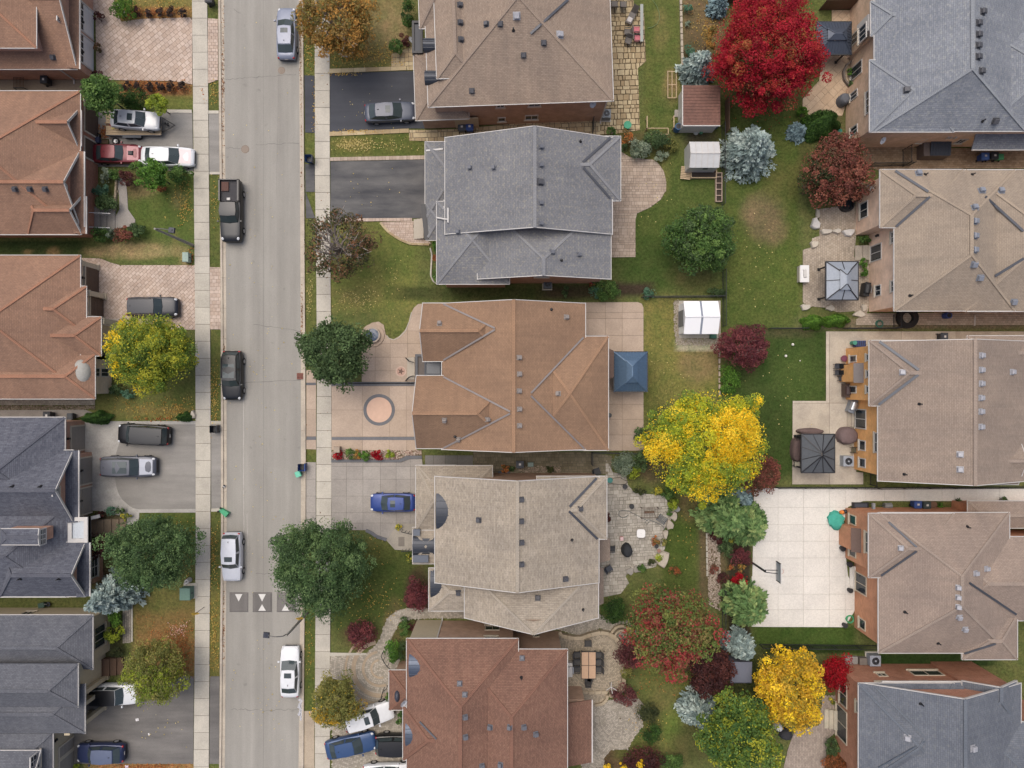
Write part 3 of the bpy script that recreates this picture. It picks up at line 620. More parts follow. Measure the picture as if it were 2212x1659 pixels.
# taupe-roofed house
slabs('driveway_slabs', t(1,2,(652,678),(1255,678),(1330,650),(1434,648),(1440,700),(1385,710),(1385,1260),(1225,1205),(1130,1350),(960,1262),(652,1260)), xs(1,782,925,1075,1212,1334), ys(2,712,822,968,1112,1200), GREYC, DIRTJOINT, .05, .018, piece='concrete_slab')
slabs('apron_slabs', t(1,2,(433,676),(518,676),(518,1250),(433,1245)), [], ys(2,822,968,1112), GREYC, DIRTJOINT, .05, .018, piece='concrete_slab')
sheet('entry_landing', t(1,2,(1225,1206),(1380,1208),(1380,1440),(1200,1430),(1130,1350)), stone('entry_concrete', (172,164,150), (172,164,150)), .09)
sheet('door_mat', t(1,2,(1232,1320),(1284,1320),(1284,1400),(1232,1400)), plain('mat_grey', (132,124,114), .95), .105)
slabs('side_path', t(1,2,(1462,616),(1875,616),(1875,700),(1462,700)), xs(1,1535,1635,1740), [], stone('dark_path_concrete', (120,118,112), (132,128,122)), DIRTJOINT, .05, .03, piece='concrete_slab')
pavers('side_pavers', t(1,2,(1878,588),(2212,590)) + t(2,2,(655,590),(860,620),(860,780),(0,780)) + t(1,2,(1880,780),), (.34, .28), 0, stone('mossy_paver', (118,110,88), (142,132,110)), DIRTJOINT, mix=True, limit=180)
pavers('patio_stones', t(2,2,(810,640),(870,760),(985,790),(1000,870),(1060,940),(1330,965),(1345,1040),(1400,1100),(1360,1200),(1300,1270),(1330,1330),(1320,1420),(1240,1580),(1140,1600),(1000,1640),(980,1659)) + t(2,3,(1010,60),(940,150),(800,180),(720,180)) + t(2,2,(720,1659),(720,800),(810,790)), (.36, .3), R(3), FLAGG, plain('grey_joint', (128, 122, 108), .95), mix=True, jitter=.02, gap=.035, limit=300)
# gravel strip beside the dark lawn and planting strips
def gravel(name, pts, cols, n_, size, label, z=.03):
    poly = [(p_.x, p_.y) for p_ in W(pts)]; x0, x1 = min(p_[0] for p_ in poly), max(p_[0] for p_ in poly); y0, y1 = min(p_[1] for p_ in poly), max(p_[1] for p_ in poly)
    m_ = MB(); tone = []; tries = 0
    while len(tone) < n_*5 and tries < n_*6:
        tries += 1; p_ = (random.uniform(x0, x1), random.uniform(y0, y1))
        if not inside(p_, poly): continue
        f0 = len(m_.f); s_ = random.uniform(*size); m_.cbox((p_[0], p_[1], z+s_*.15), (s_, s_*random.uniform(.6, 1), s_*.6), random.random()*3, .55); m_.f = m_.f[:f0] + m_.f[f0+1:]; tone += [random.random()]*(len(m_.f)-f0)
    mt = MATS.get('gravel_'+cols[0]) or stone('gravel_'+cols[0], cols[1], cols[2], per_object=False, stain=.0)
    o_ = m_.build(name, mt); ORG[o_.name] = Vector((0,0,0)); o_.data.attributes.new('Tone', 'FLOAT', 'FACE').data.foreach_set('value', tone)
    return tag(o_, label, 'gravel', None, 'stuff')
gravel('gravel', t(2,2,(1680,1275),(1800,1260),(1800,1659),(1685,1659)) + t(2,3,(1685,0),(1800,0),(1800,300),(1700,250)), ('pinkish', (150,132,116), (204,190,174)), 1500, (.07, .15), 'pinkish pebble strip along the dark lawn')
gravel('gravel', t(1,2,(655,575),(1432,572),(1432,615),(1300,618),(1240,650),(655,650)), ('mixed', (150,112,94), (222,208,190)), 1500, (.06, .14), 'mixed red and white pebbles in the front planting strip')
gravel('gravel', t(2,1,(1395,940),(1440,930),(1442,1266),(1800,1266),(1800,1330),(1420,1320),(1400,1180)), ('pale', (166,152,134), (214,204,188)), 900, (.06, .12), 'pale pebbles around the white shed pad')
gravel('gravel', t(0,2,(-40,186),(822,186),(822,220),(-40,222)), ('brownish', (112,100,84), (170,156,136)), 700, (.07, .15), 'brown stones between the two houses on the left')
gravel('gravel', t(2,2,(60,708),(420,708),(420,768),(60,768)), ('rose', (150,130,116), (190,172,156)), 320, (.07, .14), 'rose coloured stones along the side wall')
# circular sett patios of the red-roofed house
SETT = stone('sett', (158, 146, 126), (190, 176, 154), per_object=False, stain=.12)
SETTG = stone('grey_sett', (158, 150, 136), (190, 181, 166), per_object=False, stain=.15)
p5 = t(2,3,(380,470),(600,530),(760,480),(850,490),(930,560),(965,650),(960,960),(900,1000),(830,1000),(820,1060),(770,1110),(700,1120),(380,1120))
o = sheet('courtyard', p5, SOILJOINT, .03); cobble_rings(o, TG(2,3,795,650), 9, p5, SETT, .06)
p6 = t(2,3,(600,1100),(770,1112),(830,1075),(1000,1040),(1090,1060),(1140,1110),(1100,1170),(1130,1260),(1130,1300),(1050,1400),(1000,1500),(860,1500),(800,1560),(790,1659),(600,1659),(600,1640))
o = sheet('lower_patio', p6, SOILJOINT, .022); cobble_rings(o, TG(2,3,935,1230), 9, p6, SETTG, .05)
p7 = t(2,3,(340,390),(540,360),(760,330),(860,400),(1000,380),(1060,450),(1110,560),(1080,640),(960,640),(920,560),(850,490),(760,450),(600,520),(380,460))
o = sheet('upper_walk', p7, DIRTJOINT, .02); cobble_rings(o, TG(2,3,950,515), 8, p7, SETTG, .046)
p8 = t(1,3,(1500,275),(1300,278),(1215,300),(1140,360),(1100,450),(1075,540),(1020,610),(955,665),(640,672),(640,1160),(510,1165),(510,1330),(660,1330),(660,1659),(1480,1659),(1440,1500),(1300,1300),(1300,900),(1240,700),(1140,620),(1180,520),(1240,400),(1340,370),(1500,365),(1805,365),(1805,300),(1500,300))
o = sheet('front_court', p8, plain('sett_sand', (150, 140, 122), .95), .02); cobble_rings(o, TG(1,3,1060,800), 13.5, p8, SETTG, .05, step=.19, wd=.2)
for r0, r1 in ((.75, .95), (1.5, 1.75), (2.35, 2.75), (3.2, 3.4)): MB().ring(TG(1,3,1075,800), r0, r1, .03, .064, 40, R(100), R(290)).build('tan_band', stone('tan_band', (178,160,136), (178,160,136)), o, local=True)
sheet('edging', t(1,3,(640,660),(955,664),(955,680),(640,690)), CONCRETE, .07)
sheet('apron', t(1,3,(418,1165),(505,1165),(505,1659),(415,1659)), stone('apron_concrete', (186,170,148), (186,170,148)), .03)
# right row
slabs('court_slabs', t(2,2,(2090,900),(2212,900)) + t(3,2,(2300,900),(2300,1010),(1700,1010),(820,1010),(690,1060),(640,1240),(690,1659)) + t(3,3,(745,100),(745,300),(660,440),(0,438)) + t(2,3,(2070,436),(2070,0)) + t(2,2,(2076,1659)), xs(3,85,305,528,665,842,1003,1172,1504,1608,1800,2000), ys(2,1065,1213,1357,1502) + ys(3,0,155,290), PALEC, plain('court_joint', (150, 143, 130), .95), .06, .018, piece='concrete_slab')
slabs('patio_slabs', t(3,1,(500,1205),(2212,1205),(2212,1290),(880,1330),(690,1350),(690,1659)) + t(3,2,(690,130),(760,200),(760,760),(820,765),(820,866),(208,866),(212,146),(500,146)) , xs(3,528,1150,1620), ys(2,165,700), STAMPC, SOILJOINT, .06, .03, piece='concrete_slab')
pavers('patio_pavers', t(3,1,(440,150),(750,100),(760,380),(740,560),(870,600),(870,990),(850,1060),(740,1030),(600,1040),(500,1000),(370,990),(300,960),(300,500),(370,480),(380,400),(445,380)), (.26, .2), R(90), stone('buff_paver', (172,158,140), (194,180,162)), SOILJOINT, gap=.02, limit=300)
pavers('side_pavers', t(3,1,(840,1050),(2212,1040),(2212,1150),(1100,1150),(760,1150),(760,1100)), (.26, .2), 0, MATS['buff_paver'], DIRTJOINT, gap=.02, limit=150)
pavers('patio_stones', t(3,0,(550,90),(760,90),(720,480),(740,700),(640,1000),(360,1000),(295,940),(300,850),(440,700),(470,500),(430,480),(430,200),(550,200)), (.75, .55), R(45), stone('peach_stamped_stone', (196,170,142), (212,188,160)), SOILJOINT, gap=.02, limit=300, mix=True)
pavers('side_pavers', t(3,0,(820,1270),(2212,1290),(2212,1455),(1220,1462),(960,1475),(820,1430)), (.3, .2), 0, stone('brown_paver', (146,122,96), (168,144,118)), DIRTJOINT, gap=.02, limit=220)
pavers('patio_pavers', t(3,3,(470,1030),(590,1030),(600,1340),(520,1400),(500,1560),(480,1800),(100,1800),(170,1500),(230,1330),(440,1290)), (.3, .15), R(90), stone('taupe_paver', (164,150,138), (184,170,156)), SOILJOINT, gap=.02, limit=220)
# ------------------------------------------------------------------ houses
CAMP = Vector((0, 0, CAMH))
def ray_plane(px, py, p0, n_):
    d = G(px, py) - CAMP; tt = (p0 - CAMP).dot(n_)/d.dot(n_); return CAMP + d*tt
SOFFIT = plain('soffit', (150, 146, 140), .8)
FLASH = plain('valley_metal', (84, 86, 92), .5, .4); FLASHL = plain('grey_valley_metal', (134, 126, 122), .6, .1)
VENTM = plain('dark_roof_vent', (84, 84, 88), .6, .1); VENTL = plain('pale_roof_vent', (172, 172, 176), .5, .1)
class House:
    def __init__(s, px, py, label, roof, wall, group, cap=None, trim=WHITE, rot=0.0):
        s.c = G(px, py); s.o = empty('house', s.c, label=label, cat='house', group=group)
        s.rm, s.wm, s.cap, s.trim, s.rot = roof, wall, cap or roof, trim, rot
        s.roof = MB(); s.wall = MB(); s.gut = MB(); s.caps = MB(); s.walltop = MB(); s.bl = {}
    def block(s, nm, x0, y0, x1, y1, z, pitch, ax='x', ends='hh', ov=.42, ridge=None, hr=1.0, wall=True, zb=0.0, rot=None, gut='lrab', gm=None):
        """a roof over a plan rectangle (its eaves), hipped (h) or gabled (g), with walls set in below"""
        a, b_ = G(x0, y0, z), G(x1, y1, z); c = (a + b_)/2; c.z = z; hx, hy = abs(b_.x-a.x)/2, abs(b_.y-a.y)/2
        M = Matrix.Rotation(s.rot if rot is None else rot, 3, 'Z')
        P = lambda u, v, zz: Vector(((c + M @ Vector((u, v, 0))).x, (c + M @ Vector((u, v, 0))).y, zz))
        half, L = (hy, hx) if ax == 'x' else (hx, hy)
        # local frame: along t (ridge) in [-L, L], across q in [-half, half]
        Q = (lambda t_, q, zz: P(t_, q, zz)) if ax == 'x' else (lambda t_, q, zz: P(q, -t_, zz))
        q0 = 0.0
        if ridge is not None:
            g = G(ridge, ridge, z); q0 = (g.x - c.x) if ax == 'y' else (g.y - c.y)
        rise = (half - abs(q0))*pitch; rz = z + rise
        t0 = -L + (half*hr if ends[0] == 'h' else 0); t1 = L - (half*hr if ends[1] == 'h' else 0)
        if t0 > t1: t0 = t1 = (t0 + t1)/2
        A, B, C, D = Q(-L, -half, z), Q(L, -half, z), Q(L, half, z), Q(-L, half, z); E, F = Q(t0, q0, rz), Q(t1, q0, rz)
        th = .14
        s.roof.slab([A, B, F, E], th); s.roof.slab([C, D, E, F], th)
        for e, (p, q, r) in enumerate(((D, A, E), (B, C, F))):
            if ends[e] == 'h': s.roof.slab([p, q, r], th)
        up = Vector((0, 0, .015))
        if (F-E).length > .2: s.caps.bar(E+up, F+up, .3, .05)
        for e, (p, q, r) in enumerate(((D, A, E), (B, C, F))):
            if ends[e] == 'h':
                s.caps.bar(p+up, r+up, .21, .05); s.caps.bar(q+up, r+up, .21, .05)
            else:   # rake boards
                dn = Vector((0, 0, -.08)); s.gut.bar(p+dn, r+dn, .055, .2); s.gut.bar(q+dn, r+dn, .055, .2)
        out = lambda p, q: (p + q)/2 - c
        for k, (p, q) in {'a': (A, B), 'b': (C, D), 'l': (D, A), 'r': (B, C)}.items():
            if k == 'l' and ends[0] == 'g' or k == 'r' and ends[1] == 'g' or k not in gut: continue
            o_ = out(p, q); d = (q-p).normalized(); nrm = Vector((d.y, -d.x, 0)); nrm = nrm if nrm.dot(o_) > 0 else -nrm
            off = nrm*.045 + Vector((0, 0, -.04)); s.gut.bar(p+off-d*.045, q+off+d*.045, .055, .12)
        i = ov; zt = z - .1
        w4 = [Q(-L+i, -half+i, 0), Q(L-i, -half+i, 0), Q(L-i, half-i, 0), Q(-L+i, half-i, 0)]
        if wall:
            s.wall.add([(p.x, p.y, zb) for p in w4] + [(p.x, p.y, zt) for p in w4], [(0,1,5,4),(1,2,6,5),(2,3,7,6),(3,0,4,7)])
            for e in (0, 1):
                if ends[e] == 'g':
                    tt = (L-i)*(1 if e else -1); q_ = half-i; k = 1-(i/half)
                    gmb = MB() if gm else s.wall
                    gmb.add([Q(tt, -q_, zt), Q(tt, q_, zt), Q(tt, q0, rz-.16)], [(0, 1, 2) if e else (2, 1, 0)])
                    if gm: gmb.build('gable_panel', gm, s.o)
        s.bl[nm] = dict(c=c, M=M, hx=hx-i, hy=hy-i, z=z)
        return s
    def pent(s, x0, y0, x1, y1, z, rise, side):
        """a narrow lean-to roof; side = the low side (E, W, N, S)"""
        a, b_ = G(x0, y0, z), G(x1, y1, z); lx, hx, ly, hy = min(a.x, b_.x), max(a.x, b_.x), min(a.y, b_.y), max(a.y, b_.y)
        zz = lambda x, y: z + rise*{'E': (hx-x)/(hx-lx), 'W': (x-lx)/(hx-lx), 'N': (hy-y)/(hy-ly), 'S': (y-ly)/(hy-ly)}[side]
        P = [Vector((x, y, zz(x, y))) for x, y in ((lx, ly), (hx, ly), (hx, hy), (lx, hy))]
        s.roof.slab(P, .12)
        e = {'E': (1, 2), 'W': (3, 0), 'N': (2, 3), 'S': (0, 1)}[side]; p, q = P[e[0]], P[e[1]]; d = (q-p).normalized(); n_ = Vector((d.y, -d.x, 0))
        s.gut.bar(p + n_*.055 + Vector((0, 0, -.04)), q + n_*.055 + Vector((0, 0, -.04)), .11, .12); return s
    def finish(s):
        if s.wall.v: s.wobj = s.wall.build('wall', s.wm, s.o, uv=True)
        s.robj = s.roof.build('roof', s.rm, s.o, uv=True)
        s.gut.build('gutter', s.trim, s.robj); s.caps.build('ridge_cap', s.cap, s.robj, uv=True)
        tris = [f for f in s.roof.f]; s.bvh = BVHTree.FromPolygons([Vector(v) for v in s.roof.v], tris); return s
    def hit(s, px, py):
        d = (G(px, py) - CAMP).normalized(); r = s.bvh.ray_cast(CAMP, d)
        return (r[0], r[1]) if r[0] is not None else (None, None)
    def vents(s, pts, mat=VENTM, size=.38):
        for px, py in pts:
            p, n_ = s.hit(px, py)
            if p is None: continue
            if n_.z < 0: n_ = -n_
            m = MB(); q = n_.to_track_quat('Z', 'Y').to_matrix(); h = size/2; e = Vector((-n_.x, -n_.y, 0)); 
            ang = math.atan2(n_.y, n_.x); rz = Matrix.Rotation(ang, 3, 'Z')
            m.cbox((0, 0, .02), (size*1.25, size*1.25, .03)); m.cbox((0, 0, .12), (size*.8, size*.8, .2)); m.cbox((0, 0, .26), (size, size, .1), 0, .8)
            tilt = Vector((0, 0, 1)).rotation_difference(n_).to_matrix()
            m.v = [tuple(p + tilt @ (rz @ Vector(v))) for v in m.v]; m.build('roof_vent', mat, s.robj)
        return s
    def pipes(s, pts):
        for px, py in pts:
            p, n_ = s.hit(px, py)
            if p is None: continue
            MB().cyl(p, .16, p.z-.05, p.z+.1, 10, .08).cyl(p, .055, p.z, p.z+.42, 8).build('vent_pipe', BLACK, s.robj)
        return s
    def valley(s, *pairs, mat=None, wd=.2):
        for a, b_ in pairs:
            P = []
            for k in range(5):
                t_ = k/4; p, n_ = s.hit(a[0]+(b_[0]-a[0])*t_, a[1]+(b_[1]-a[1])*t_)
                if p is not None: P.append(p + Vector((0, 0, .1)))
            m = MB()
            for p, q in zip(P, P[1:]):
                if (p-q).length > .05 and abs(p.z-q.z) < 1.6*(p-q).length: m.bar(p, q, wd, .03)
            if m.v: m.build('valley_flashing', mat or FLASH, s.robj)
        return s
    def plane(s, nm, side):
        b = s.bl[nm]; n_ = b['M'] @ Vector({'E': (1,0,0), 'W': (-1,0,0), 'N': (0,1,0), 'S': (0,-1,0)}[side])
        p = b['c'] + n_*(b['hx'] if side in 'EW' else b['hy']); return p, n_
    def rect(s, nm, side, a, b_, z=None, out=0.0):
        """a rectangle on a wall from two opposite corners as surveyed; returns placer and half sizes"""
        p0, n_ = s.plane(nm, side); p0 = p0 + n_*out
        A, B = ray_plane(*a, p0, n_), ray_plane(*b_, p0, n_); tg = Vector((0, 0, 1)).cross(n_)
        zl, zh = (min(A.z, B.z), max(A.z, B.z)) if z is None else z
        u0, u1 = sorted(((A-p0).dot(tg), (B-p0).dot(tg)))
        return p0, n_, tg, u0, u1, zl, zh
    def window(s, nm, side, a, b_, z=None, bars=1, rows=0, frame=WHITE, out=0.0, sill=True):
        p0, n_, tg, u0, u1, zl, zh = s.rect(nm, side, a, b_, z, out)
        up = Vector((0, 0, 1)); bx = lambda m, ua, ub, za, zb, d0, d1: m.add([p0 + tg*u + up*(zv-p0.z) + n_*d for d in (d0, d1) for u, zv in ((ua, za), (ub, za), (ub, zb), (ua, zb))],
            [(4,5,6,7),(0,1,5,4),(1,2,6,5),(2,3,7,6),(3,0,4,7)])
        fr = .09; m = MB()
        for q in ((u0, u1, zl, zl+fr), (u0, u1, zh-fr, zh), (u0, u0+fr, zl+fr, zh-fr), (u1-fr, u1, zl+fr, zh-fr)): bx(m, *q, -.02, .07)
        wobj = m.build('window', frame, s.o)
        for k in range(bars + 1):
            a_, b2 = u0+fr + (u1-u0-2*fr)*k/(bars+1), u0+fr + (u1-u0-2*fr)*(k+1)/(bars+1)
            bx(MB(), 0, 0, 0, 0, 0, 0); mm = MB(); bx(mm, a_+.02, b2-.02, zl+fr, zh-fr, -.02, .02); mm.build('pane', GLASS, wobj)
            if k: mm = MB(); bx(mm, a_-.03, a_+.03, zl+fr, zh-fr, -.01, .06); mm.build('mullion', frame, wobj)
        for k in range(1, rows+1):
            zc = zl+fr + (zh-zl-2*fr)*k/(rows+1); mm = MB(); bx(mm, u0+fr, u1-fr, zc-.02, zc+.02, -.01, .05); mm.build('glazing_bar', frame, wobj)
        if sill: mm = MB(); bx(mm, u0-.08, u1+.08, zl-.12, zl, -.02, .13); mm.build('sill', frame if frame != WHITE else plain('stone_sill', (206, 194, 174), .8), wobj)
        return wobj
    def gdoor(s, nm, side, a, b_, mat, z=(0.02, 2.15), out=0.0, lights=False, rows=4, cols=4):
        p0, n_, tg, u0, u1, zl, zh = s.rect(nm, side, a, b_, z, out); zz0 = zl; up = Vector((0, 0, 1))
        # width from the foot of the door
        p = p0.copy(); p.z = 0
        bx = lambda m, ua, ub, za, zb, d0, d1: m.add([p0 + tg*u + up*(zv-p0.z) + n_*d for d in (d0, d1) for u, zv in ((ua, za), (ub, za), (ub, zb), (ua, zb))],
            [(4,5,6,7),(0,1,5,4),(1,2,6,5),(2,3,7,6),(3,0,4,7)])
        m = MB(); bx(m, u0, u1, zl, zh, -.03, .03); d = m.build('garage_door', mat, s.o)
        for r in range(rows):
            for c_ in range(cols):
                ua, ub = u0+(u1-u0)*(c_+.08)/cols, u0+(u1-u0)*(c_+.92)/cols; za, zb = zl+(zh-zl)*(r+.1)/rows, zl+(zh-zl)*(r+.9)/rows
                mm = MB(); bx(mm, ua, ub, za, zb, .03, .045); mm.build('pane' if lights and r == rows-1 else 'panel', GLASS if lights and r == rows-1 else mat, d)
        m = MB()
        for q in ((u0-.14, u0, zl, zh+.14), (u1, u1+.14, zl, zh+.14), (u0, u1, zh, zh+.14)): bx(m, *q, -.02, .08)
        m.build('door_frame', WHITE if lights else plain('stone_sill', (206, 194, 174), .8), d)
        return d
    def lantern(s, nm, side, a):
        p0, n_ = s.plane(nm, side); p = ray_plane(*a, p0, n_) + n_*.14
        MB().cbox(p, (.18, .18, .3), 0, .7).cbox(p + Vector((0, 0, .18)), (.22, .22, .05)).build('wall_lantern', BLACK, s.o)
    def canopy(s, px0, py0, px1, py1, z, rise, mat=DKGREY, arc='x', n_=10):
        """a curved sheet-metal awning roof, arched along y (arc x) with seams"""
        a, b_ = G(px0, py0, z), G(px1, py1, z); m = MB(); x0, x1 = sorted((a.x, b_.x)); y0, y1 = sorted((a.y, b_.y))
        P = []
        for k in range(n_+1):
            t_ = k/n_; y = y0 + (y1-y0)*t_; zz = z + rise*math.sin(math.pi*t_)**.7
            P.append((y, zz))
        for x in (x0, x1): m.v += [(x, y, zz) for y, zz in P]
        k = n_+1
        m.f += [(i, k+i, k+i+1, i+1) for i in range(n_)]
        m.v += [(x0, y0, z-.15), (x0, y1, z-.15), (x1, y0, z-.15), (x1, y1, z-.15)]; b4 = 2*k
        m.f += [tuple(range(k))[::1] + (b4+1, b4), tuple(range(2*k-1, k-1, -1)) + (b4+2, b4+3), (b4, b4+2, k, 0), (b4+1, n_, 2*k-1, b4+3), (b4, b4+1, b4+3, b4+2)]
        o_ = m.build('canopy', mat, s.o, smooth=30)
        mm = MB()
        for k in range(2, n_-1, 2): mm.bar((x0, P[k][0], P[k][1]+.02), (x1, P[k][0], P[k][1]+.02), .04, .05)
        mm.build('standing_seam', mat, o_); return o_
    def slabroof(s, name, px0, py0, px1, py1, z0, z1, mat, edge=None, ew=.2):
        a, b_ = G(px0, py0, z1), G(px1, py1, z1); x0, x1 = sorted((a.x, b_.x)); y0, y1 = sorted((a.y, b_.y))
        o_ = MB().box(x0, x1, y0, y1, z0, z1-.1).build(name, mat, s.o)
        if edge:
            m = MB()
            for q in ((x0, x1, y0, y0+ew), (x0, x1, y1-ew, y1), (x0, x0+ew, y0+ew, y1-ew), (x1-ew, x1, y0+ew, y1-ew)): m.box(*q, z0-.02, z1+.05)
            m.build('parapet', edge, o_)
        return o_
    def post(s, px, py, z, w_=.3, mat=None):
        p = G(px, py, 0); MB().box(p.x-w_/2, p.x+w_/2, p.y-w_/2, p.y+w_/2, 0, z).cbox((p.x, p.y, .15), (w_+.12, w_+.12, .3)).cbox((p.x, p.y, z-.12), (w_+.1, w_+.1, .2)).build('column', mat or plain('cream_stucco', (204, 192, 168), .9), s.o)
    def steps(s, pts_px, n_, z, mat, dirx=1, piece='step'):
        """steps falling along +x (dirx 1) or -x over a surveyed rectangle x0,y0,x1,y1"""
        x0, y0, x1, y1 = pts_px
        for k in range(n_):
            a, b_ = (x0, x0+(x1-x0)*(k+1)/n_) if dirx > 0 else (x1-(x1-x0)*(k+1)/n_, x1)
            A, B = G(a, y0), G(b_, y1); MB().box(min(A.x, B.x)+.004*k, max(A.x, B.x), min(A.y, B.y)+.004*k, max(A.y, B.y)-.004*k, z*(n_-k-1)/n_, z*(n_-k)/n_).build(piece, mat, s.o)
    def box_on_wall(s, name, nm, side, a, b_, mat, d=.3, z=None):
        p0, n_, tg, u0, u1, zl, zh = s.rect(nm, side, a, b_, z); up = Vector((0, 0, 1)); m = MB()
        m.add([p0 + tg*u + up*(zv-p0.z) + n_*dd for dd in (-.02, d) for u, zv in ((u0, zl), (u1, zl), (u1, zh), (u0, zh))], [(4,5,6,7),(0,1,5,4),(1,2,6,5),(2,3,7,6),(3,0,4,7)])
        return m.build(name, mat, s.o)
    def dish(s, px, py, z, rz=0.6):
        p = G(px, py, z); M = Matrix.Rotation(rz, 3, 'Z') @ Matrix.Rotation(R(50), 3, 'X'); m = MB(); m.ball((0, 0, 0), (.34, .34, .1), 14, 3, -.0)
        m.v = [tuple(p + M @ Vector((v[0], v[1], -v[2]))) for v in m.v]; q = m.build('satellite_dish', plain('dish_grey', (196, 198, 200), .5), s.o); MB().bar(p, p + Vector((.0, .35, -.2)), .04).build('dish_arm', DKGREY, q)
    def spout(s, px, py, z=5.6, ext=1.2, d=(0, -1)):
        p = G(px, py, 0); MB().bar((p.x, p.y, .1), (p.x, p.y, z), .1).bar((p.x, p.y, .12), (p.x+d[0]*ext, p.y+d[1]*ext, .08), .1).build('downspout', WHITE, s.o)
RB = shingle('russet_shingle', (136, 107, 89), (152, 121, 101), (120, 97, 85), .5)
RB_CAP = shingle('russet_ridge', (152, 112, 90), (158, 118, 96), (144, 108, 90), .3)
SL1 = shingle('slate_shingle', (84, 86, 95), (104, 107, 115), (70, 72, 83), .6, .15, .4); SL1C = shingle('slate_ridge', (86, 88, 96), (94, 96, 104), (80, 82, 90), .3)
SL2 = shingle('charcoal_shingle', (90, 92, 98), (108, 110, 115), (80, 82, 88), .4)
TP = shingle('taupe_shingle', (138, 122, 108), (154, 138, 122), (124, 110, 100), .5); TPC = shingle('taupe_ridge', (142, 127, 113), (150, 134, 120), (132, 118, 106), .3)
GY = shingle('grey_speckled_shingle', (112, 113, 116), (124, 125, 127), (152, 148, 134), .6, .15, .3); GYC = shingle('grey_ridge', (128, 129, 131), (134, 135, 137), (150, 146, 136), .3)
BR = shingle('brown_shingle', (136, 110, 89), (149, 121, 98), (123, 100, 82), .45); BRC = shingle('brown_ridge', (148, 118, 94), (153, 123, 98), (142, 113, 90), .3)
BE = shingle('beige_shingle', (146, 136, 121), (168, 158, 143), (130, 121, 108), .6, .15, .4); BEC = shingle('beige_ridge', (157, 148, 134), (163, 154, 140), (147, 138, 124), .3)
RD = shingle('red_brown_shingle', (112, 84, 72), (131, 100, 85), (139, 110, 92), .6); RDC = shingle('red_brown_ridge', (124, 91, 77), (130, 97, 82), (116, 86, 74), .3)
SR = shingle('pale_slate_shingle', (114, 119, 126), (134, 138, 144), (154, 155, 151), .6, .16, .36); SRC = shingle('pale_slate_ridge', (132, 136, 140), (140, 144, 148), (126, 130, 134), .3)
TN = shingle('tan_shingle', (144, 131, 116), (157, 144, 128), (133, 121, 108), .5); TNC = shingle('tan_ridge', (156, 142, 125), (160, 146, 129), (149, 136, 119), .3)
GB = shingle('grey_brown_shingle', (136, 122, 110), (150, 136, 123), (126, 114, 104), .5); GBC = shingle('grey_brown_ridge', (146, 132, 120), (152, 138, 126), (138, 124, 112), .3)
GB2 = shingle('dusty_brown_shingle', (138, 123, 112), (152, 137, 124), (128, 115, 106), .5)
SB = shingle('blue_grey_shingle', (93, 98, 106), (108, 112, 119), (118, 120, 120), .5, .16, .36); SBC = shingle('blue_grey_ridge', (98, 104, 112), (108, 113, 120), (98, 104, 112), .3)
BRK_RED = brickwall('red_brick', (142, 84, 64), (160, 100, 76), (166, 144, 126)); BRK_BRN = brickwall('brown_brick', (152, 122, 102), (166, 136, 114), (164, 148, 132))
BRK_TAN = brickwall('tan_brick', (186, 156, 130), (202, 172, 146), (196, 178, 158)); BRK_PINK = brickwall('pink_tan_brick', (206, 174, 150), (218, 188, 164), (208, 188, 170))
BRK_ORG = brickwall('orange_brick', (208, 152, 92), (220, 166, 106), (206, 164, 120)); BRK_RST = brickwall('russet_brick', (172, 118, 88), (188, 132, 100), (184, 150, 124))
BRK_ROSE = brickwall('rose_brick', (164, 120, 100), (178, 134, 112), (180, 158, 140)); BRK_DRD = brickwall('dark_red_brick', (150, 98, 76), (168, 114, 90), (172, 146, 124))
STUC = plain('beige_stucco', (196, 182, 154), .9, var=.06, big=.08); STUC2 = plain('grey_stucco', (186, 176, 160), .9, var=.06)
GL, GC, GR_ = 'houses on the left of the street', 'houses in the middle row', 'houses along the right edge'
f = lambda c, r, x, y: T(c, r, x, y)
# left row ------------------------------------------------------------
h = House(60, 60, 'russet-roofed brick house with white garage doors in the top left corner', RB, BRK_ROSE, GL, RB_CAP)
h.block('a', -180, -94, 166, 149, 3.4, .5, 'x', 'hg', ov=.5).pent(150, -94, 171, 149, 3.45, .35, 'E').block('u', -180, -70, 78, 103, 5.6, .5, 'x', 'hh').finish()
h.bl['f'] = dict(c=G(-180+1, 27, 3.4), M=Matrix.Identity(3), hx=0, hy=0, z=3.4)
h.gdoor('a', 'E', f(0,0,820,125), f(0,0,820,352), plain('white_garage_door', (224, 222, 218), .5, var=.04), lights=True); h.gdoor('a', 'E', f(0,0,820,392), f(0,0,820,622), MATS['white_garage_door'], lights=True)
h.window('a', 'E', f(0,0,520,160), f(0,0,596,262), z=(4.6, 5.5), bars=1, rows=1); h.window('u', 'S', f(0,0,60,415), f(0,0,210,440), z=(4.5, 5.2), sill=False)
h.lantern('a', 'E', f(0,0,700,187)); h.lantern('a', 'E', f(0,0,700,446)); h.vents([f(0,0,460,495)]); h.spout(T(0,0,645,690)[0], 173, 3.3, .4)
h = House(70, 350, 'russet-roofed house with three front gables behind the maroon coupe', RB, BRK_RED, GL, RB_CAP)
h.block('a', -260, 197, 173, 506, 3.5, .55, 'x', 'hh').block('b', -100, 327, 172, 490, 3.52, .68, 'x', 'hg', ov=.6).pent(158, 327, 181, 490, 3.5, .4, 'E')
h.block('c', 40, 238, 168, 316, 3.54, .95, 'x', 'hg', ov=.5, gm=STUC).pent(156, 238, 174, 316, 3.52, .3, 'E').block('d', 60, 424, 176, 505, 3.48, 1.05, 'x', 'hg', ov=.5, gm=STUC).pent(164, 424, 185, 505, 3.46, .35, 'E').finish()
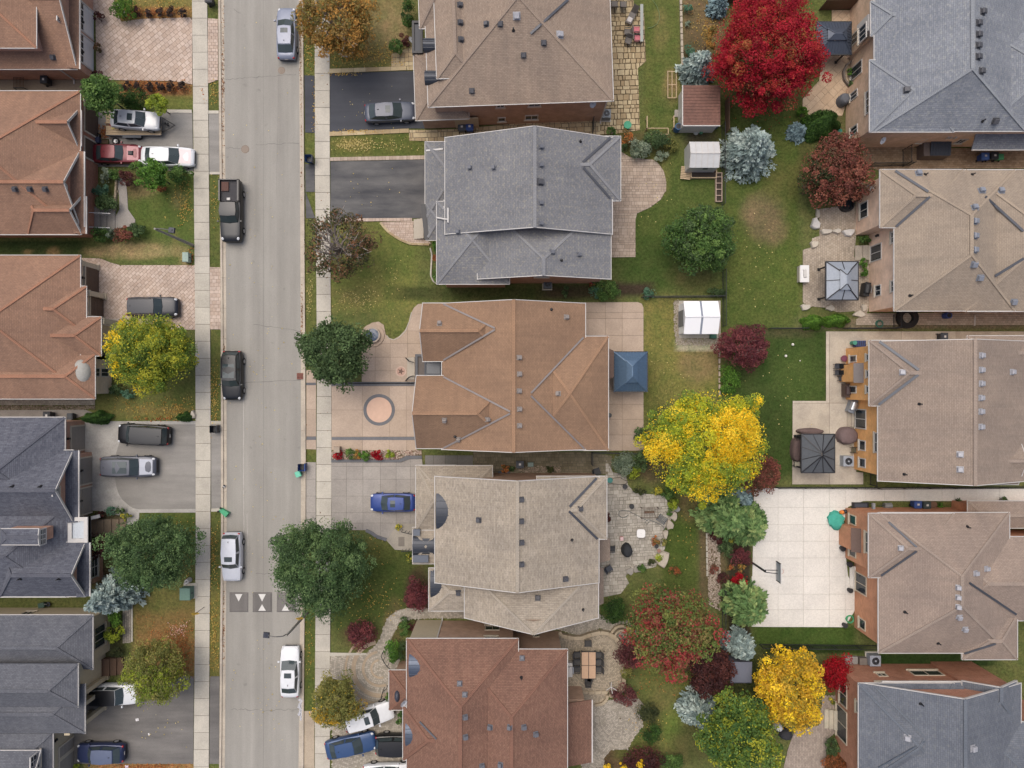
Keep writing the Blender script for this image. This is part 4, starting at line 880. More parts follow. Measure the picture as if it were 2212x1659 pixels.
h.gdoor('a', 'E', f(0,0,825,930), f(0,0,825,1180), plain('brown_garage_door', (96, 78, 66), .7)); h.gdoor('a', 'E', f(0,0,825,1240), f(0,0,825,1400), MATS['brown_garage_door'])
h.post(*f(0,0,815,1200), 3.2); h.window('b', 'E', f(0,0,725,1465), f(0,0,800,1545), z=(.9, 2.5), bars=2, rows=2); h.window('b', 'E', f(0,0,725,1625), f(0,0,800,1720), z=(.9, 2.5), bars=2, rows=2)
p0, n_ = h.plane('b', 'E'); p = ray_plane(*f(0,0,556,1612), p0, n_) + n_*.03
m = MB(); m.ring((0, 0), .22, .32, 0, .08, 20); m.v = [(p.x+v[2], p.y+v[0], p.z+v[1]) for v in m.v]; wobj = m.build('window', WHITE, h.o)
m = MB(); m.cyl((0, 0), .22, 0, .05, 20); m.v = [(p.x+v[2], p.y+v[0], p.z+v[1]) for v in m.v]; m.build('pane', GLASS, wobj)
h.vents([f(0,0,133,1632), f(0,0,262,1632), f(0,0,395,1632)])
h.steps((185, 452, 250, 497), 4, .6, GREYC); A, B = G(170, 450), G(223, 498); MB().box(A.x, B.x, B.y, A.y, 0, .66).build('porch', GREYC, h.o)
for y_ in (T(0,1,0,195)[1], T(0,1,0,318)[1]):
    m = MB(); A, B = G(202, y_, .7), G(243, y_, .7); m.bar((A.x, A.y, 1.5), (B.x, A.y, 1.1), .07)
    for k in range(6): x = A.x+(B.x-A.x)*k/5; m.bar((x, A.y, .3), (x, A.y, 1.45-.07*k), .04)
    m.build('railing', WHITE, h.o)
h = House(80, 700, 'russet-roofed house with brown garage doors and a half-dome bay', RB, brickwall('beige_brick', (190, 172, 148), (204, 186, 162), (196, 182, 162)), GL, RB_CAP)
h.block('a', -260, 552, 173, 845, 3.5, .52, 'x', 'hh').block('b', -120, 619, 186, 722, 3.47, .6, 'x', 'hh').block('c', -80, 685, 218, 768, 3.44, .62, 'x', 'hh', wall=True, ov=.6).block('d', -260, 765, 205, 861, 3.46, .55, 'x', 'hh').finish()
h.gdoor('a', 'E', f(0,1,822,665), f(0,1,822,868), MATS['brown_garage_door'], out=.08); h.gdoor('b', 'E', f(0,1,822,910), f(0,1,822,1070), MATS['brown_garage_door'])
for x_, y_ in ((840, 655), (905, 905), (1040, 1140)): h.post(*f(0,1,x_,y_), 2.9 if x_ != 1040 else 3.2, .45)
h.lantern('a', 'E', f(0,1,706,742))
A, B = G(205, 690), G(262, 768); MB().box(A.x, B.x, B.y, A.y, 0, .45).build('porch', GREYC, h.o)
c = G(225, 805, 0); m = MB()
for k in range(9):
    a = R(-90 + 180*k/8); m.v += [(c.x-.4+1.15*math.cos(a), c.y+1.15*math.sin(a)*.95, 0), (c.x-.4+1.15*math.cos(a), c.y+1.15*math.sin(a)*.95, 3.52)]
m.f = [(2*k, 2*k+2, 2*k+3, 2*k+1) for k in range(8)]; m.build('bay_wall', h.wm, h.o, uv=True)
for z0, z1 in ((.6, 1.8), (2.0, 3.1)):
    for k in range(1, 7, 2):
        a, a2 = R(-90+180*(k+.1)/8), R(-90+180*(k+1.9)/8); r_ = 1.17
        P = [(c.x-.4+r_*math.cos(q), c.y+r_*math.sin(q)*.95) for q in (a, a2)]; m = MB().bar((*P[0], (z0+z1)/2), (*P[1], (z0+z1)/2), .1, z1-z0); wobj = m.build('window', WHITE, h.o)
        for u in range(2):
            q0 = [P[0][i]+(P[1][i]-P[0][i])*(.08+.46*u) for i in (0, 1)]; q1 = [P[0][i]+(P[1][i]-P[0][i])*(.46+.46*u) for i in (0, 1)]
            MB().bar((*q0, (z0+z1)/2), (*q1, (z0+z1)/2), .14, z1-z0-.2).build('pane', GLASS, wobj)
m = MB().ball((c.x+.05, c.y, 3.5), (.85, 1.2, .7), 20, 6, 0.0); m.build('dome_roof', plain('pale_metal_dome', (166, 164, 156), .7), h.o, smooth=30)
h = House(70, 1080, 'slate-roofed brick house with three grey garage doors and a dormer', SL1, BRK_ROSE, GL, SL1C)
h.block('a', -260, 902, 140, 1120, 3.7, .5, 'x', 'hh').block('b', -60, 973, 158, 1128, 3.72, .78, 'x', 'hg', ov=.5).pent(146, 973, 169, 1128, 3.7, .35, 'E')
h.block('e', -260, 1090, 147, 1289, 3.68, .55, 'x', 'hh').block('c', 0, 1172, 184, 1288, 3.74, .85, 'x', 'hg', ov=.55).pent(170, 1172, 193, 1288, 3.72, .35, 'E')
h.block('dm', 0, 1143, 84, 1176, 6.6, .18, 'x', 'hg', ov=.12, zb=4.5).finish()
GD = plain('grey_garage_door', (158, 150, 140), .7, var=.05)
h.gdoor('a', 'E', f(0,2,730,362), f(0,2,730,560), GD); h.gdoor('b', 'E', f(0,2,828,625), f(0,2,828,838), GD); h.gdoor('b', 'E', f(0,2,828,878), f(0,2,828,1090), GD)
h.window('b', 'E', f(0,2,515,885), f(0,2,545,950), z=(5.0, 5.9), bars=1, rows=2); h.window('dm', 'E', f(0,2,320,1262), f(0,2,385,1385), z=(5.5, 6.35), bars=2, rows=2, sill=False)
h.window('c', 'E', f(0,2,780,1500), f(0,2,860,1650), z=(.9, 2.8), bars=1, rows=3)
for a in ((582, 472), (692, 748), (688, 1010)): h.lantern('b' if a[1] > 600 else 'a', 'E', f(0,2,*a))
h.slabroof('porch_canopy', 147, 1117, 190, 1172, 3.3, 3.75, plain('pale_canopy_top', (196, 202, 206), .4), WHITE, .35); h.pipes([f(0,2,110,885), f(0,2,352,885), f(0,3,175,25), f(0,3,510,25)])
TREAD = plain('grey_brown_boards', (128, 112, 92), .85, var=.15, scale=8)
h.steps((188, 1120, 274, 1156), 6, .9, TREAD); A, B = G(206, 1102), G(206, 1102)
m = MB(); A, B = T(0,2,760,1165), T(0,2,860,1140); m.bar(G(*A, 1.6), G(*B, 1.0), .3, .5); m.build('stair_wall', WHITE, h.o)
h = House(60, 1500, 'charcoal-roofed beige stucco house in the bottom left corner', SL2, STUC, GL, SL2)
h.block('a', -260, 1329, 200, 1446, 3.5, .55, 'x', 'hh', gut='rb').block('b', -200, 1434, 168, 1527, 4.9, .6, 'x', 'hh', ov=.35, gut='r').block('c', -260, 1478, 183, 1584, 4.0, .5, 'x', 'hh', wall=False, gut='r').block('d', -260, 1580, 114, 1780, 3.7, .5, 'x', 'hh', gut='r').block('e', -160, 1622, 88, 1700, 4.6, .55, 'x', 'hg', ov=.3).finish()
h.window('a', 'E', f(0,3,815,450), f(0,3,885,600), z=(.8, 2.6), bars=2, rows=0, frame=plain('taupe_trim', (176, 166, 148), .7)); h.window('e', 'E', f(0,3,230,1590), f(0,3,330,1659), z=(4.3, 5.6), bars=2, rows=2)
h.gdoor('d', 'E', f(0,3,640,1385), f(0,3,640,1470), GD); h.gdoor('d', 'E', f(0,3,640,1500), f(0,3,640,1640), GD); h.lantern('d', 'E', f(0,3,472,1418))
for a in ((925, 862), (905, 1125), (800, 1180)): h.post(*f(0,3,*a), 3.9, .4, STUC)
h.window('a', 'N', f(0,3,150,345), f(0,3,310,310), z=(1.2, 2.4), bars=1, frame=MATS['taupe_trim'])
m = MB(); A, B = G(*f(0,3,735,975), 3.4), G(*f(0,3,940,872), .0); P0, P1 = G(180, 1488, 0), G(235, 1462, 0); m.box(P0.x-1.2, P1.x-.3, P0.y-.18, P0.y+.18, 0, 3.9); m.build('side_wall', STUC, h.o)
h.steps((217, 1419, 268, 1456), 4, .7, BROWNWOOD); A, B = G(185, 1419), G(221, 1456); MB().box(A.x, B.x, B.y, A.y, 0, .74).build('porch', BROWNWOOD, h.o)
# middle row ----------------------------------------------------------
h = House(1110, 90, 'large taupe-roofed brick house at the top with two curved dark awnings', TP, BRK_BRN, GC, TPC, rot=R(2))
h.block('m', 919, -150, 1318, 224, 5.9, .42, 'y', 'hh').block('r', 939, -120, 1024, 168, 6.7, .55, 'y', 'hh', zb=5.5, ov=.25).block('g', 896, 112, 1010, 258, 3.3, .45, 'x', 'hh', wall=True).block('n', 905, -60, 990, 60, 5.85, .5, 'x', 'hh').finish()
h.canopy(915, 82, 955, 113, 6.0, .5); h.canopy(918, 152, 958, 183, 6.0, .5)
h.slabroof('porch_roof', 890, 45, 913, 115, 3.2, 3.6, plain('dark_flat_roof', (52, 55, 62), .5, .2), BLACK, .2)
h.vents([f(1,0,1760,45), f(1,0,1762,197), f(1,0,1768,343), f(1,0,1865,785), f(1,0,1993,210), f(1,0,2110,207), f(2,0,275,370), f(2,0,100,478)]); h.vents([f(2,0,40,137), f(2,0,412,302)], VENTL, .5); h.pipes([f(2,0,12,260)])
h.valley((f(2,0,485,0), f(2,0,160,295)))
h.window('m', 'S', f(1,0,2090,1060), f(1,0,2158,1008), z=(.8, 1.8), bars=0); h.window('m', 'S', f(2,0,110,1022), f(2,0,230,980), z=(1.0, 2.1), bars=1); h.window('m', 'S', f(1,0,2075,935), f(1,0,2150,910), z=(4.2, 5.4), bars=1); h.window('m', 'S', f(2,0,140,915), f(2,0,250,895), z=(4.2, 5.3), bars=1)
h.dish(*f(2,0,700,900), 4.8); h.dish(*f(1,0,1345,345), 3.5, 2); h.spout(T(2,0,775,1045)[0]-3, 261, 5.6, .3)
h.bl['g2'] = h.bl['g']; p0, n_ = h.plane('g', 'S'); MB().bar(p0 + n_*.05 + Vector((1.0, 0, -2)), p0 + n_*.05 + Vector((3.2, .1, -2)), .06, 2.4).build('stucco_panel', STUC, h.o)
h = House(1140, 440, 'grey speckled-shingle house with ridge running down the picture', GY, BRK_ROSE, GC, GYC)
h.block('n', 962, 297, 1322, 506, 5.8, .41, 'y', 'gg', ridge=1153, hr=1).block('x', 1170, 295, 1340, 433, 5.78, .41, 'x', 'hh').block('s', 1032, 425, 1319, 603, 5.6, .38, 'y', 'hg', ridge=1172).block('w', 944, 436, 1100, 613, 5.3, .36, 'x', 'hh', ov=.4).block('g', 919, 307, 1040, 472, 3.3, .4, 'x', 'hh').block('p', 921, 440, 975, 518, 3.3, .4, 'x', 'hh', wall=False).finish()
h.valley((f(2,0,850,1190), f(2,0,612,1402)), (f(2,0,615,1450), (f(2,1,845,55))))
h.vents([f(1,0,1853,1450), f(1,0,2057,1450), f(2,0,247,1270), f(2,0,247,1428), f(2,1,247,95), f(2,1,247,272), f(2,1,345,520), f(2,1,577,540), f(1,1,1750,345)], plain('grey_roof_vent', (108, 110, 116), .6), .34); h.vents([f(2,0,242,1573)], VENTM, .5); h.pipes([f(2,0,590,1222), f(2,1,426,590)])
MB().bar(G(914, 442, 3.3), G(922, 517, 3.3), .4, .25).build('dark_fascia', BLACK, h.o)
for a in ((1660,140,1660,268), (1625,75,1625,140), (1565,225,1655,240)): p, q = (h.hit(*f(1,1,*a[:2]))[0], h.hit(*f(1,1,*a[2:]))[0]); MB().bar(p+Vector((0,0,.1)), q+Vector((0,0,.1)), .12, .14).build('trim', WHITE, h.o)
p, q = h.hit(*f(1,0,1470,1305))[0], h.hit(*f(1,0,1615,1290))[0]; MB().bar(p+Vector((0,0,.1)), q+Vector((0,0,.1)), .14, .1).build('drain_pipe', WHITE, h.o)
h.window('s', 'S', f(2,1,195,735), f(2,1,310,755), z=(4.2, 5.2)); h.window('s', 'S', f(2,1,655,725), f(2,1,725,750), z=(4.2, 5.2))
h.steps((894, 474, 916, 517), 3, .45, STUC2, -1)
h = House(1110, 810, 'brown-roofed house in the middle of the picture with two front gables', BR, BRK_BRN, GC, BRC)
h.block('m', 955, 655, 1264, 971, 5.8, .43, 'y', 'gg').block('x', 1140, 727, 1313.5, 972, 5.78, .42, 'x', 'hh').block('g1', 913, 655.5, 1098, 780, 5.82, .82, 'x', 'gh').block('g2', 899, 812, 1112, 968, 5.84, .82, 'x', 'gh').finish()
h.valley(((958, 657), (1069, 709)), ((958, 778), (1069, 712)), ((958, 814), (1102, 889)), ((958, 968), (1102, 893)), ((1260, 729), (1147, 849)), ((1262, 969), (1147, 855)), mat=FLASHL, wd=.15)
h.slabroof('porch_roof', 897, 765, 923, 827, 3.0, 3.5, plain('porch_brown', (92, 82, 74), .6), plain('charcoal_fascia', (70, 72, 76), .5), .22); h.slabroof('entry_roof', 917, 781, 953, 810, 3.3, 3.9, plain('smoky_flat_roof', (82, 86, 92), .3), DKGREY, .12)
h.vents([f(1,1,1585,1143), f(1,2,1628,307), f(1,2,1995,307), f(1,2,1748,473), f(2,1,467,1080), f(2,1,60,1430), f(2,1,62,1573), f(2,2,60,60), f(2,2,62,217), f(2,2,62,360), f(2,2,403,82)], plain('tan_grey_vent', (148, 140, 134), .6), .34); h.pipes([f(1,2,1720,452), f(2,1,338,1015)])
h.block('bay', 1312, 743, 1326, 828, 2.9, .3, 'y', 'hh', ov=.2) if False else None
A, B = G(1300, 746, 2.9), G(1326, 826, 2.9); MB().add([(A.x, A.y, 3.4), (A.x, B.y, 3.4), (B.x, B.y+.5, 2.9), (B.x, A.y-.5, 2.9)] + [(A.x, A.y, 0), (A.x, B.y, 0), (B.x-.2, B.y+.6, 0), (B.x-.2, A.y-.6, 0)], [(0,1,2,3),(4,7,3,0),(7,6,2,3),(6,5,1,2)]).build('bay_roof', plain('bay_brown', (118, 96, 84), .9), h.o)
for sg in (0, 1):
    m = MB(); pts = [T(1,1,*q) for q in (((1372,1474),(1335,1465),(1312,1445),(1303,1436)) if sg == 0 else ((1372,1590),(1335,1600),(1312,1620),(1303,1634)))]
    P = [G(*q, .0) for q in pts]; m.tube([(p.x, p.y, 1.2-.12*i) for i, p in enumerate(P)], .035, 6)
    for p in P: m.tube([(p.x, p.y, 0), (p.x, p.y, 1.1)], .02, 5)
    m.tube([(p.x, p.y, .6-.1*i) for i, p in enumerate(P)], .03, 5); m.build('stair_rail', BLACK, h.o)
h.steps((880, 772, 897, 820), 3, .4, STUC2, -1)
h = House(1120, 1180, 'beige-shingled house with dark curved eyebrow roofs above the street trees', BE, BRK_BRN, GC, BEC)
h.block('n', 940, 1029, 1293, 1259, 5.8, .42, 'y', 'gg', ridge=1117).block('x', 1160, 1029.5, 1310, 1164, 5.78, .42, 'x', 'hh').block('s', 1004, 1225, 1292, 1335, 5.65, .38, 'y', 'hg', ridge=1151).block('g', 899, 1006, 985, 1144, 3.3, .4, 'x', 'hh').block('l', 902, 1006.5, 1063, 1066, 3.28, .45, 'x', 'hh').block('w', 927, 1228, 1040, 1319, 5.0, .4, 'x', 'hh').block('p', 892, 1140, 950, 1217, 3.25, .25, 'x', 'hh', wall=False).finish()
h.valley((f(2,2,730,812), f(2,2,497,1058)), (f(2,2,492,1098), f(2,2,738,1338)))
h.canopy(942, 1066, 985, 1142, 5.93, .36); h.canopy(892, 1158, 945, 1200, 3.32, .36); h.canopy(930, 1232, 975, 1290, 5.1, .36)
DKR = plain('slate_blue_flat', (92, 98, 108), .4, .2); h.slabroof('porch_edge', 892, 1144, 907, 1158, 3.2, 3.75, DKR); h.slabroof('porch_edge', 892, 1200, 925, 1216, 3.2, 3.75, DKR)
for q in ((1292, 1158, 1318, 1216), (1292, 1222, 1304, 1309)):
    A, B = G(q[0]-6, q[1], 2.9), G(q[2], q[3], 2.9); MB().box(A.x, B.x-.3, B.y+.3, A.y-.3, 0, 2.8).build('bay_wall', BRK_BRN, h.o, uv=True); MB().slab([(A.x, A.y, 3.3), (A.x, B.y, 3.3), (B.x, B.y+.25, 2.9), (B.x, A.y-.25, 2.9)], .1).build('bay_roof', GB, h.o, uv=True)
h.vents([f(1,2,1927,1175), f(2,2,77,998), f(2,2,77,1185), f(2,2,80,1370), f(2,2,80,1558), f(2,2,588,1078), f(2,3,222,190), f(2,3,460,25), f(1,3,1748,140)], VENTM, .38); h.pipes([f(2,2,516,1348), f(2,3,612,290)])
for sg, y_ in ((0, 1258), (1, 1425)):
    m = MB(); P = [G(*T(1,2,x, y_ + (18 if sg == 0 else -8)*((x-1270)/90)), 0) for x in (1270, 1300, 1330, 1360)]
    m.tube([(p.x, p.y, 1.1+.05*i) for i, p in enumerate(P)], .035, 6)
    for p in P: m.tube([(p.x, p.y, .08), (p.x, p.y, 1.15)], .022, 5)
    m.build('stair_rail', BLACK, h.o)
h = House(1050, 1560, 'red-brown shingle house at the bottom with circular paved courts', RD, BRK_BRN, GC, RDC)
h.block('a', 879, 1380, 1119, 1800, 6.0, .5, 'y', 'hh').block('b', 985, 1403, 1225, 1800, 5.95, .47, 'y', 'hh').block('f', 871, 1527, 1000, 1641, 5.97, .55, 'x', 'hh').block('p', 841, 1448, 930, 1533, 3.3, .5, 'x', 'hh').block('k', 908, 1640, 1000, 1800, 5.93, .5, 'x', 'hh').pent(1220, 1512, 1278, 1647, 3.0, .8, 'E').finish()
A, B = G(1222, 1514, 3.2), G(1270, 1645, 3.2); MB().box(A.x, B.x-.3, B.y, A.y, 0, 2.9).build('sunroom_wall', BRK_BRN, h.o, uv=True)
BLCAN = plain('blue_grey_canopy', (84, 94, 110), .4, .3); h.canopy(884, 1413, 925, 1463, 6.15, .45, BLCAN); h.canopy(876, 1562, 915, 1612, 6.1, .35, BLCAN); h.canopy(954, 1650, 990, 1690, 7.0, .6, BLCAN)
p, n_ = h.hit(*f(1,3,1222,1040)); 
if p is not None: MB().ball(p + Vector((0, 0, -.1)), (.28, .55, .45), 14, 5, 0).build('eyebrow_vent', plain('navy_eyebrow', (60, 64, 76), .5), h.robj, smooth=True)
h.vents([f(1,3,1760,930), f(1,3,1805,1025), f(1,3,1805,1218), f(1,3,1807,1390), f(1,3,2025,1305), f(1,3,2195,1305), f(1,3,1950,1640), f(1,3,2115,1630), f(2,3,87,710), f(2,3,100,1305), f(2,3,203,1365)], MATS['grey_roof_vent'], .36); h.pipes([f(2,3,80,880)])
h.valley((f(1,3,1415,1255), f(1,3,1560,1405)), wd=.14)
TT = MATS['taupe_trim']; h.window('a', 'N', f(1,3,1975,470), f(1,3,2110,425), z=(1.5, 2.7), bars=1, frame=TT); h.window('a', 'N', f(1,3,1970,545), f(1,3,2090,520), z=(4.3, 5.5), bars=1, frame=TT)
h.window('b', 'N', f(2,3,175,486), f(2,3,235,480), z=(1.0, 1.8), bars=1, frame=TT); h.spout(T(1,3,1610,400)[0], 1340, 5.8, .3, (0, 1)); h.spout(T(2,3,385,500)[0]-1, 1366, 5.8, .3, (1, 0))
h.dish(*f(1,3,1278,1105), 6.3, 1.0); h.box_on_wall('stucco_panel', 'a', 'N', f(1,3,1378,420), f(1,3,1562,530), STUC, .06, (0.0, 5.6))
# right row -----------------------------------------------------------
h = House(2060, 140, 'pale slate-roofed tan brick house in the top right corner', SR, BRK_TAN, GR_, SRC)
h.block('m', 1889, -260, 2215, 283, 5.4, .46, 'y', 'hh', hr=.62).block('x', 1879, 130, 2060, 284.5, 5.42, .4, 'x', 'hh').block('y', 1881.5, 3, 2000, 77, 5.38, .46, 'x', 'hh').block('z', 2120, 60, 2420, 283, 5.36, .46, 'x', 'hh').finish()
h.pent(2101, 291, 2240, 322, 2.9, .7, 'S')
m = MB(); A, B = G(2101, 292, 3.0), G(2240, 322, 3.0); MB().slab([(A.x, A.y, 3.5), (B.x, A.y, 3.5), (B.x, B.y, 2.9), (A.x, B.y, 2.9)], .12).build('porch_roof', SR, h.o, uv=True); MB().bar((A.x, B.y-.05, 2.86), (B.x, B.y-.05, 2.86), .1, .12).build('gutter', WHITE, h.o); h.post(2103, 316, 2.85, .14, WHITE)
h.vents([f(3,0,*q) for q in ((1852,102),(1815,200),(1815,300),(1812,395),(1812,492),(1840,615),(1200,778),(1963,1045))], VENTM, .46); h.pipes([f(3,0,1855,1045)])
h.window('m', 'W', f(3,0,742,690), f(3,0,815,505), z=(.2, 2.4), bars=1); h.window('x', 'W', f(3,0,705,890), f(3,0,770,765), z=(1.0, 2.4), bars=1); h.window('x', 'W', f(3,0,710,1190), f(3,0,770,1070), z=(1.0, 2.4), bars=1); h.window('x', 'W', f(3,0,852,990), f(3,0,876,775), z=(3.9, 5.1), bars=2)
b_ = h.box_on_wall('bay', 'y', 'W', f(3,0,800,372), f(3,0,885,150), WHITE, .5, (3.0, 5.0)); h.window('y', 'W', f(3,0,800,372), f(3,0,885,150), (3.4, 4.8), bars=2, out=.5); h.window('y', 'W', f(3,0,785,345), f(3,0,815,215), (.3, 2.4), bars=1)
h.dish(*f(3,0,995,1215), 4.0); h.window('m', 'S', f(3,0,1260,1240), f(3,0,1370,1205), (1.2, 2.4), bars=1); h.window('z', 'S', f(3,0,1560,1255), f(3,0,1690,1225), (1.0, 2.2), bars=1)
for q in (1552, 1577, 1617): h.box_on_wall('vent_cover', 'm', 'S', f(3,0,q-8,1195), f(3,0,q+8,1180), WHITE, .12)
h = House(2060, 520, 'tan-roofed house with pinkish brick beside the grey gazebo', TN, BRK_PINK, GR_, TNC)
h.block('m', 1932, 368, 2192, 671, 5.3, .44, 'y', 'hh', hr=.85).block('x', 1901.5, 367, 2080, 491, 5.34, .44, 'x', 'hh').block('z', 2085, 367.5, 2440, 672, 5.28, .44, 'x', 'hh', hr=.9).finish()
h.valley((f(3,0,1095,1478), f(3,0,1380,1659)), (f(3,1,1392,42), f(3,1,1102,300)), (f(3,1,1872,42), f(3,1,2200,340)), (f(3,1,2205,575), f(3,1,1955,728)), wd=.22)
h.vents([f(3,1,*q) for q in ((1785,137),(1785,252),(1785,378),(1782,500),(1780,625),(1830,740),(2120,950))] + [f(3,0,1300,1500), f(3,0,1845,1650), f(3,0,2010,1650)], plain('silver_roof_vent', (142, 146, 154), .5, .2), .46); h.pipes([f(3,1,1230,895), f(3,0,1360,1508), f(3,0,1765,1508)])
h.window('x', 'W', f(3,1,782,250), f(3,1,852,75), (.9, 2.4), bars=1); h.window('m', 'W', f(3,1,1062,450), f(3,1,1088,338), (4.0, 5.1), bars=1); h.window('m', 'W', f(3,1,893,610), f(3,1,968,440), (.35, 2.4), bars=1); h.window('m', 'W', f(3,1,932,905), f(3,1,968,798), (1.2, 2.3), bars=1); h.window('m', 'W', f(3,1,1056,870), f(3,1,1086,762), (4.0, 5.1), bars=1)
h.spout(T(3,1,1780,1100)[0], 681, 5.2, 1.0); h.lantern('m', 'W', f(3,1,952,378)); h.dish(*f(3,0,885,1615), 4.2, -1)
h.steps((T(3,1,748,0)[0], T(0,1,0,465)[1], T(3,1,870,0)[0], T(0,1,0,590)[1]), 2, .3, STAMPC, -1)
h = House(2060, 890, 'grey-brown roofed house with bright orange brick rear wall', GB, BRK_ORG, GR_, GBC)
h.block('m', 1897, 737, 2223, 1039, 5.3, .44, 'y', 'gg').block('x', 1878, 736, 2050, 876, 5.34, .44, 'x', 'hh').block('z', 2079, 940, 2200, 1046, 5.32, .5, 'x', 'hg').block('l', 2090, 726, 2420, 800, 5.25, .4, 'x', 'hh').finish()
h.valley((f(3,1,957,1292), f(3,1,1298,1538)), (f(3,1,1293,1578), f(3,2,952,178)), wd=.24, mat=plain('slate_valley', (104, 106, 110), .6))
h.vents([f(3,1,1840,1412), f(3,1,1838,1537), f(3,1,1838,1655), f(3,2,1835,120), f(3,2,1835,238), f(3,2,1835,370), f(3,2,1660,608), f(3,2,1660,738), f(3,1,1163,1557), f(3,1,2105,1555)], VENTL, .42); h.pipes([f(3,2,1310,173), f(3,2,1180,780)])
for a, b_, z_, blk in (((835,1398),(870,1462),(4.0,5.0),'x'), ((835,1540),(870,1605),(4.0,5.0),'x'), ((708,1408),(765,1475),(.9,2.2),'x')): h.window(blk, 'W', f(3,1,a[0],b_[1]), f(3,1,b_[0],a[1]), z_, bars=0, out=.0)
for a, b_, z_, blk in (((712,15),(765,80),(.9,2.2),'x'), ((835,15),(868,80),(4.0,5.0),'x'), ((765,218),(838,383),(.3,2.4),'m'), ((800,490),(847,573),(1.1,2.3),'m'), ((800,645),(842,718),(1.1,2.3),'m'), ((920,420),(948,590),(3.9,5.0),'m')): h.window(blk, 'W', f(3,2,a[0],b_[1]), f(3,2,b_[0],a[1]), z_, bars=1 if b_[1]-a[1] > 100 else 0)
p0, n_, tg, u0, u1, zl, zh = h.rect('x', 'W', f(3,1,700,1640), f(3,1,765,1490), (.1, 3.0)); MB().add([p0+tg*u+Vector((0,0,1))*(zv-p0.z)+n_*d for d in (-.05, .62) for u, zv in ((u0, 0), (u1, 0), (u1, zh), (u0, zh))], [(4,5,6,7),(0,1,5,4),(1,2,6,5),(2,3,7,6),(3,0,4,7)]).build('chimney_breast', BRK_ORG, h.o, uv=True)
MB().add([p0+tg*u+Vector((0,0,1))*(zv-p0.z)+n_*d for d, zv in ((0, 3.5), (.7, 3.02)) for u in (u0-.1, u1+.1)], [(0,1,3,2)]).build('chimney_shoulder', plain('shoulder_metal', (124, 116, 112), .7), h.o)
h.steps((T(3,2,678,0)[0], T(0,2,0,235)[1], T(3,2,745,0)[0], T(0,2,0,370)[1]), 2, .3, STAMPC, -1)
h = House(2060, 1260, 'dusty brown roofed russet brick house beside the basketball court', GB2, BRK_RST, GR_, GBC)
h.block('m', 1898, 1108, 2180, 1410, 5.3, .44, 'y', 'hh', hr=.85).block('x', 1877, 1109.5, 2060, 1247, 5.34, .44, 'x', 'hh').block('z', 2079, 1330, 2197, 1424, 5.28, .44, 'x', 'hh').block('l', 2091, 1083, 2420, 1140, 3.1, .4, 'x', 'hh').block('y', 2020, 1160, 2420, 1340, 5.26, .44, 'x', 'hh').finish()
h.valley((f(3,2,1037,1190), f(3,2,1280,1408)), (f(3,2,1280,1442), f(3,2,972,1655)), (f(3,3,1735,57), f(3,3,2140,330)), (f(3,3,1690,668), f(3,3,1962,582)), wd=.18)
h.vents([f(3,2,1148,1418), f(3,2,1883,1595), f(3,2,1790,1635), f(3,3,1648,100), f(3,3,1648,185), f(3,3,1648,268), f(3,3,1650,352), f(3,3,1700,455)], VENTL, .38); h.pipes([f(3,2,1725,1235), f(3,3,1185,312), f(3,3,1470,580)])
for c_, a, b_, z_, blk in ((2,(705,1140),(760,1205),(.9,2.2),'x'), (2,(705,1410),(760,1480),(.9,2.2),'x'), (2,(842,1280),(868,1455),(3.9,5.0),'x'), (3,(772,0),(840,132),(.3,2.4),'m')): h.window(blk, 'W', f(3,c_,a[0],b_[1]), f(3,c_,b_[0],a[1]), z_, bars=1 if b_[1]-a[1] > 100 else 0, frame=plain('cream_trim', (206, 194, 172), .7))
p0, n_, tg, u0, u1, zl, zh = h.rect('x', 'W', f(3,2,690,1395), f(3,2,745,1235), (.1, 2.6)); MB().add([p0+tg*u+Vector((0,0,1))*(zv-p0.z)+n_*d for d in (-.05, .62) for u, zv in ((u0, 0), (u1, 0), (u1, zh), (u0, zh))], [(4,5,6,7),(0,1,5,4),(1,2,6,5),(2,3,7,6),(3,0,4,7)]).build('chimney_breast', BRK_RST, h.o, uv=True)
MB().add([p0+tg*u+Vector((0,0,1))*(zv-p0.z)+n_*d for d, zv in ((0, 3.1), (.7, 2.62)) for u in (u0-.1, u1+.1)], [(0,1,3,2)]).build('chimney_shoulder', plain('brown_shoulder', (112, 92, 82), .8), h.o)
h.steps((T(3,2,702,0)[0], T(0,2,0,1570)[1], T(3,2,750,0)[0], T(0,3,0,108)[1]), 2, .3, PALEC, -1); h.window('m', 'N', f(3,2,1330,1115), f(3,2,1470,1105), (4.2, 5.2), bars=1, frame=MATS['cream_trim'])
h.window('m', 'W', f(3,3,800,450), f(3,3,825,375), (1.0, 2.2), bars=0, frame=MATS['cream_trim'])
h = House(2040, 1600, 'blue-grey roofed red brick house in the bottom right corner', SB, BRK_DRD, GR_, SBC)
h.block('m', 1868, 1476, 2205, 1860, 5.4, .46, 'y', 'gh', ridge=2036).block('x', 1855, 1476.5, 2060, 1700, 5.42, .46, 'x', 'hh').pent(1905, 1474, 2078, 1491, 5.3, .5, 'N').block('y', 2079, 1471, 2196, 1560, 5.44, .6, 'y', 'gh', ridge=2140).block('z', 2100, 1560, 2420, 1800, 5.38, .46, 'x', 'hh').finish()
h.valley((f(3,3,912,945), f(3,3,1352,1388)), (f(3,3,1352,1425), f(3,3,950,1650)), wd=.1, mat=plain('steel_valley', (86, 94, 104), .5)); h.vents([f(3,3,1205,1398), f(3,3,1768,1488)], VENTL, .46); h.pipes([f(3,3,1322,1105)])
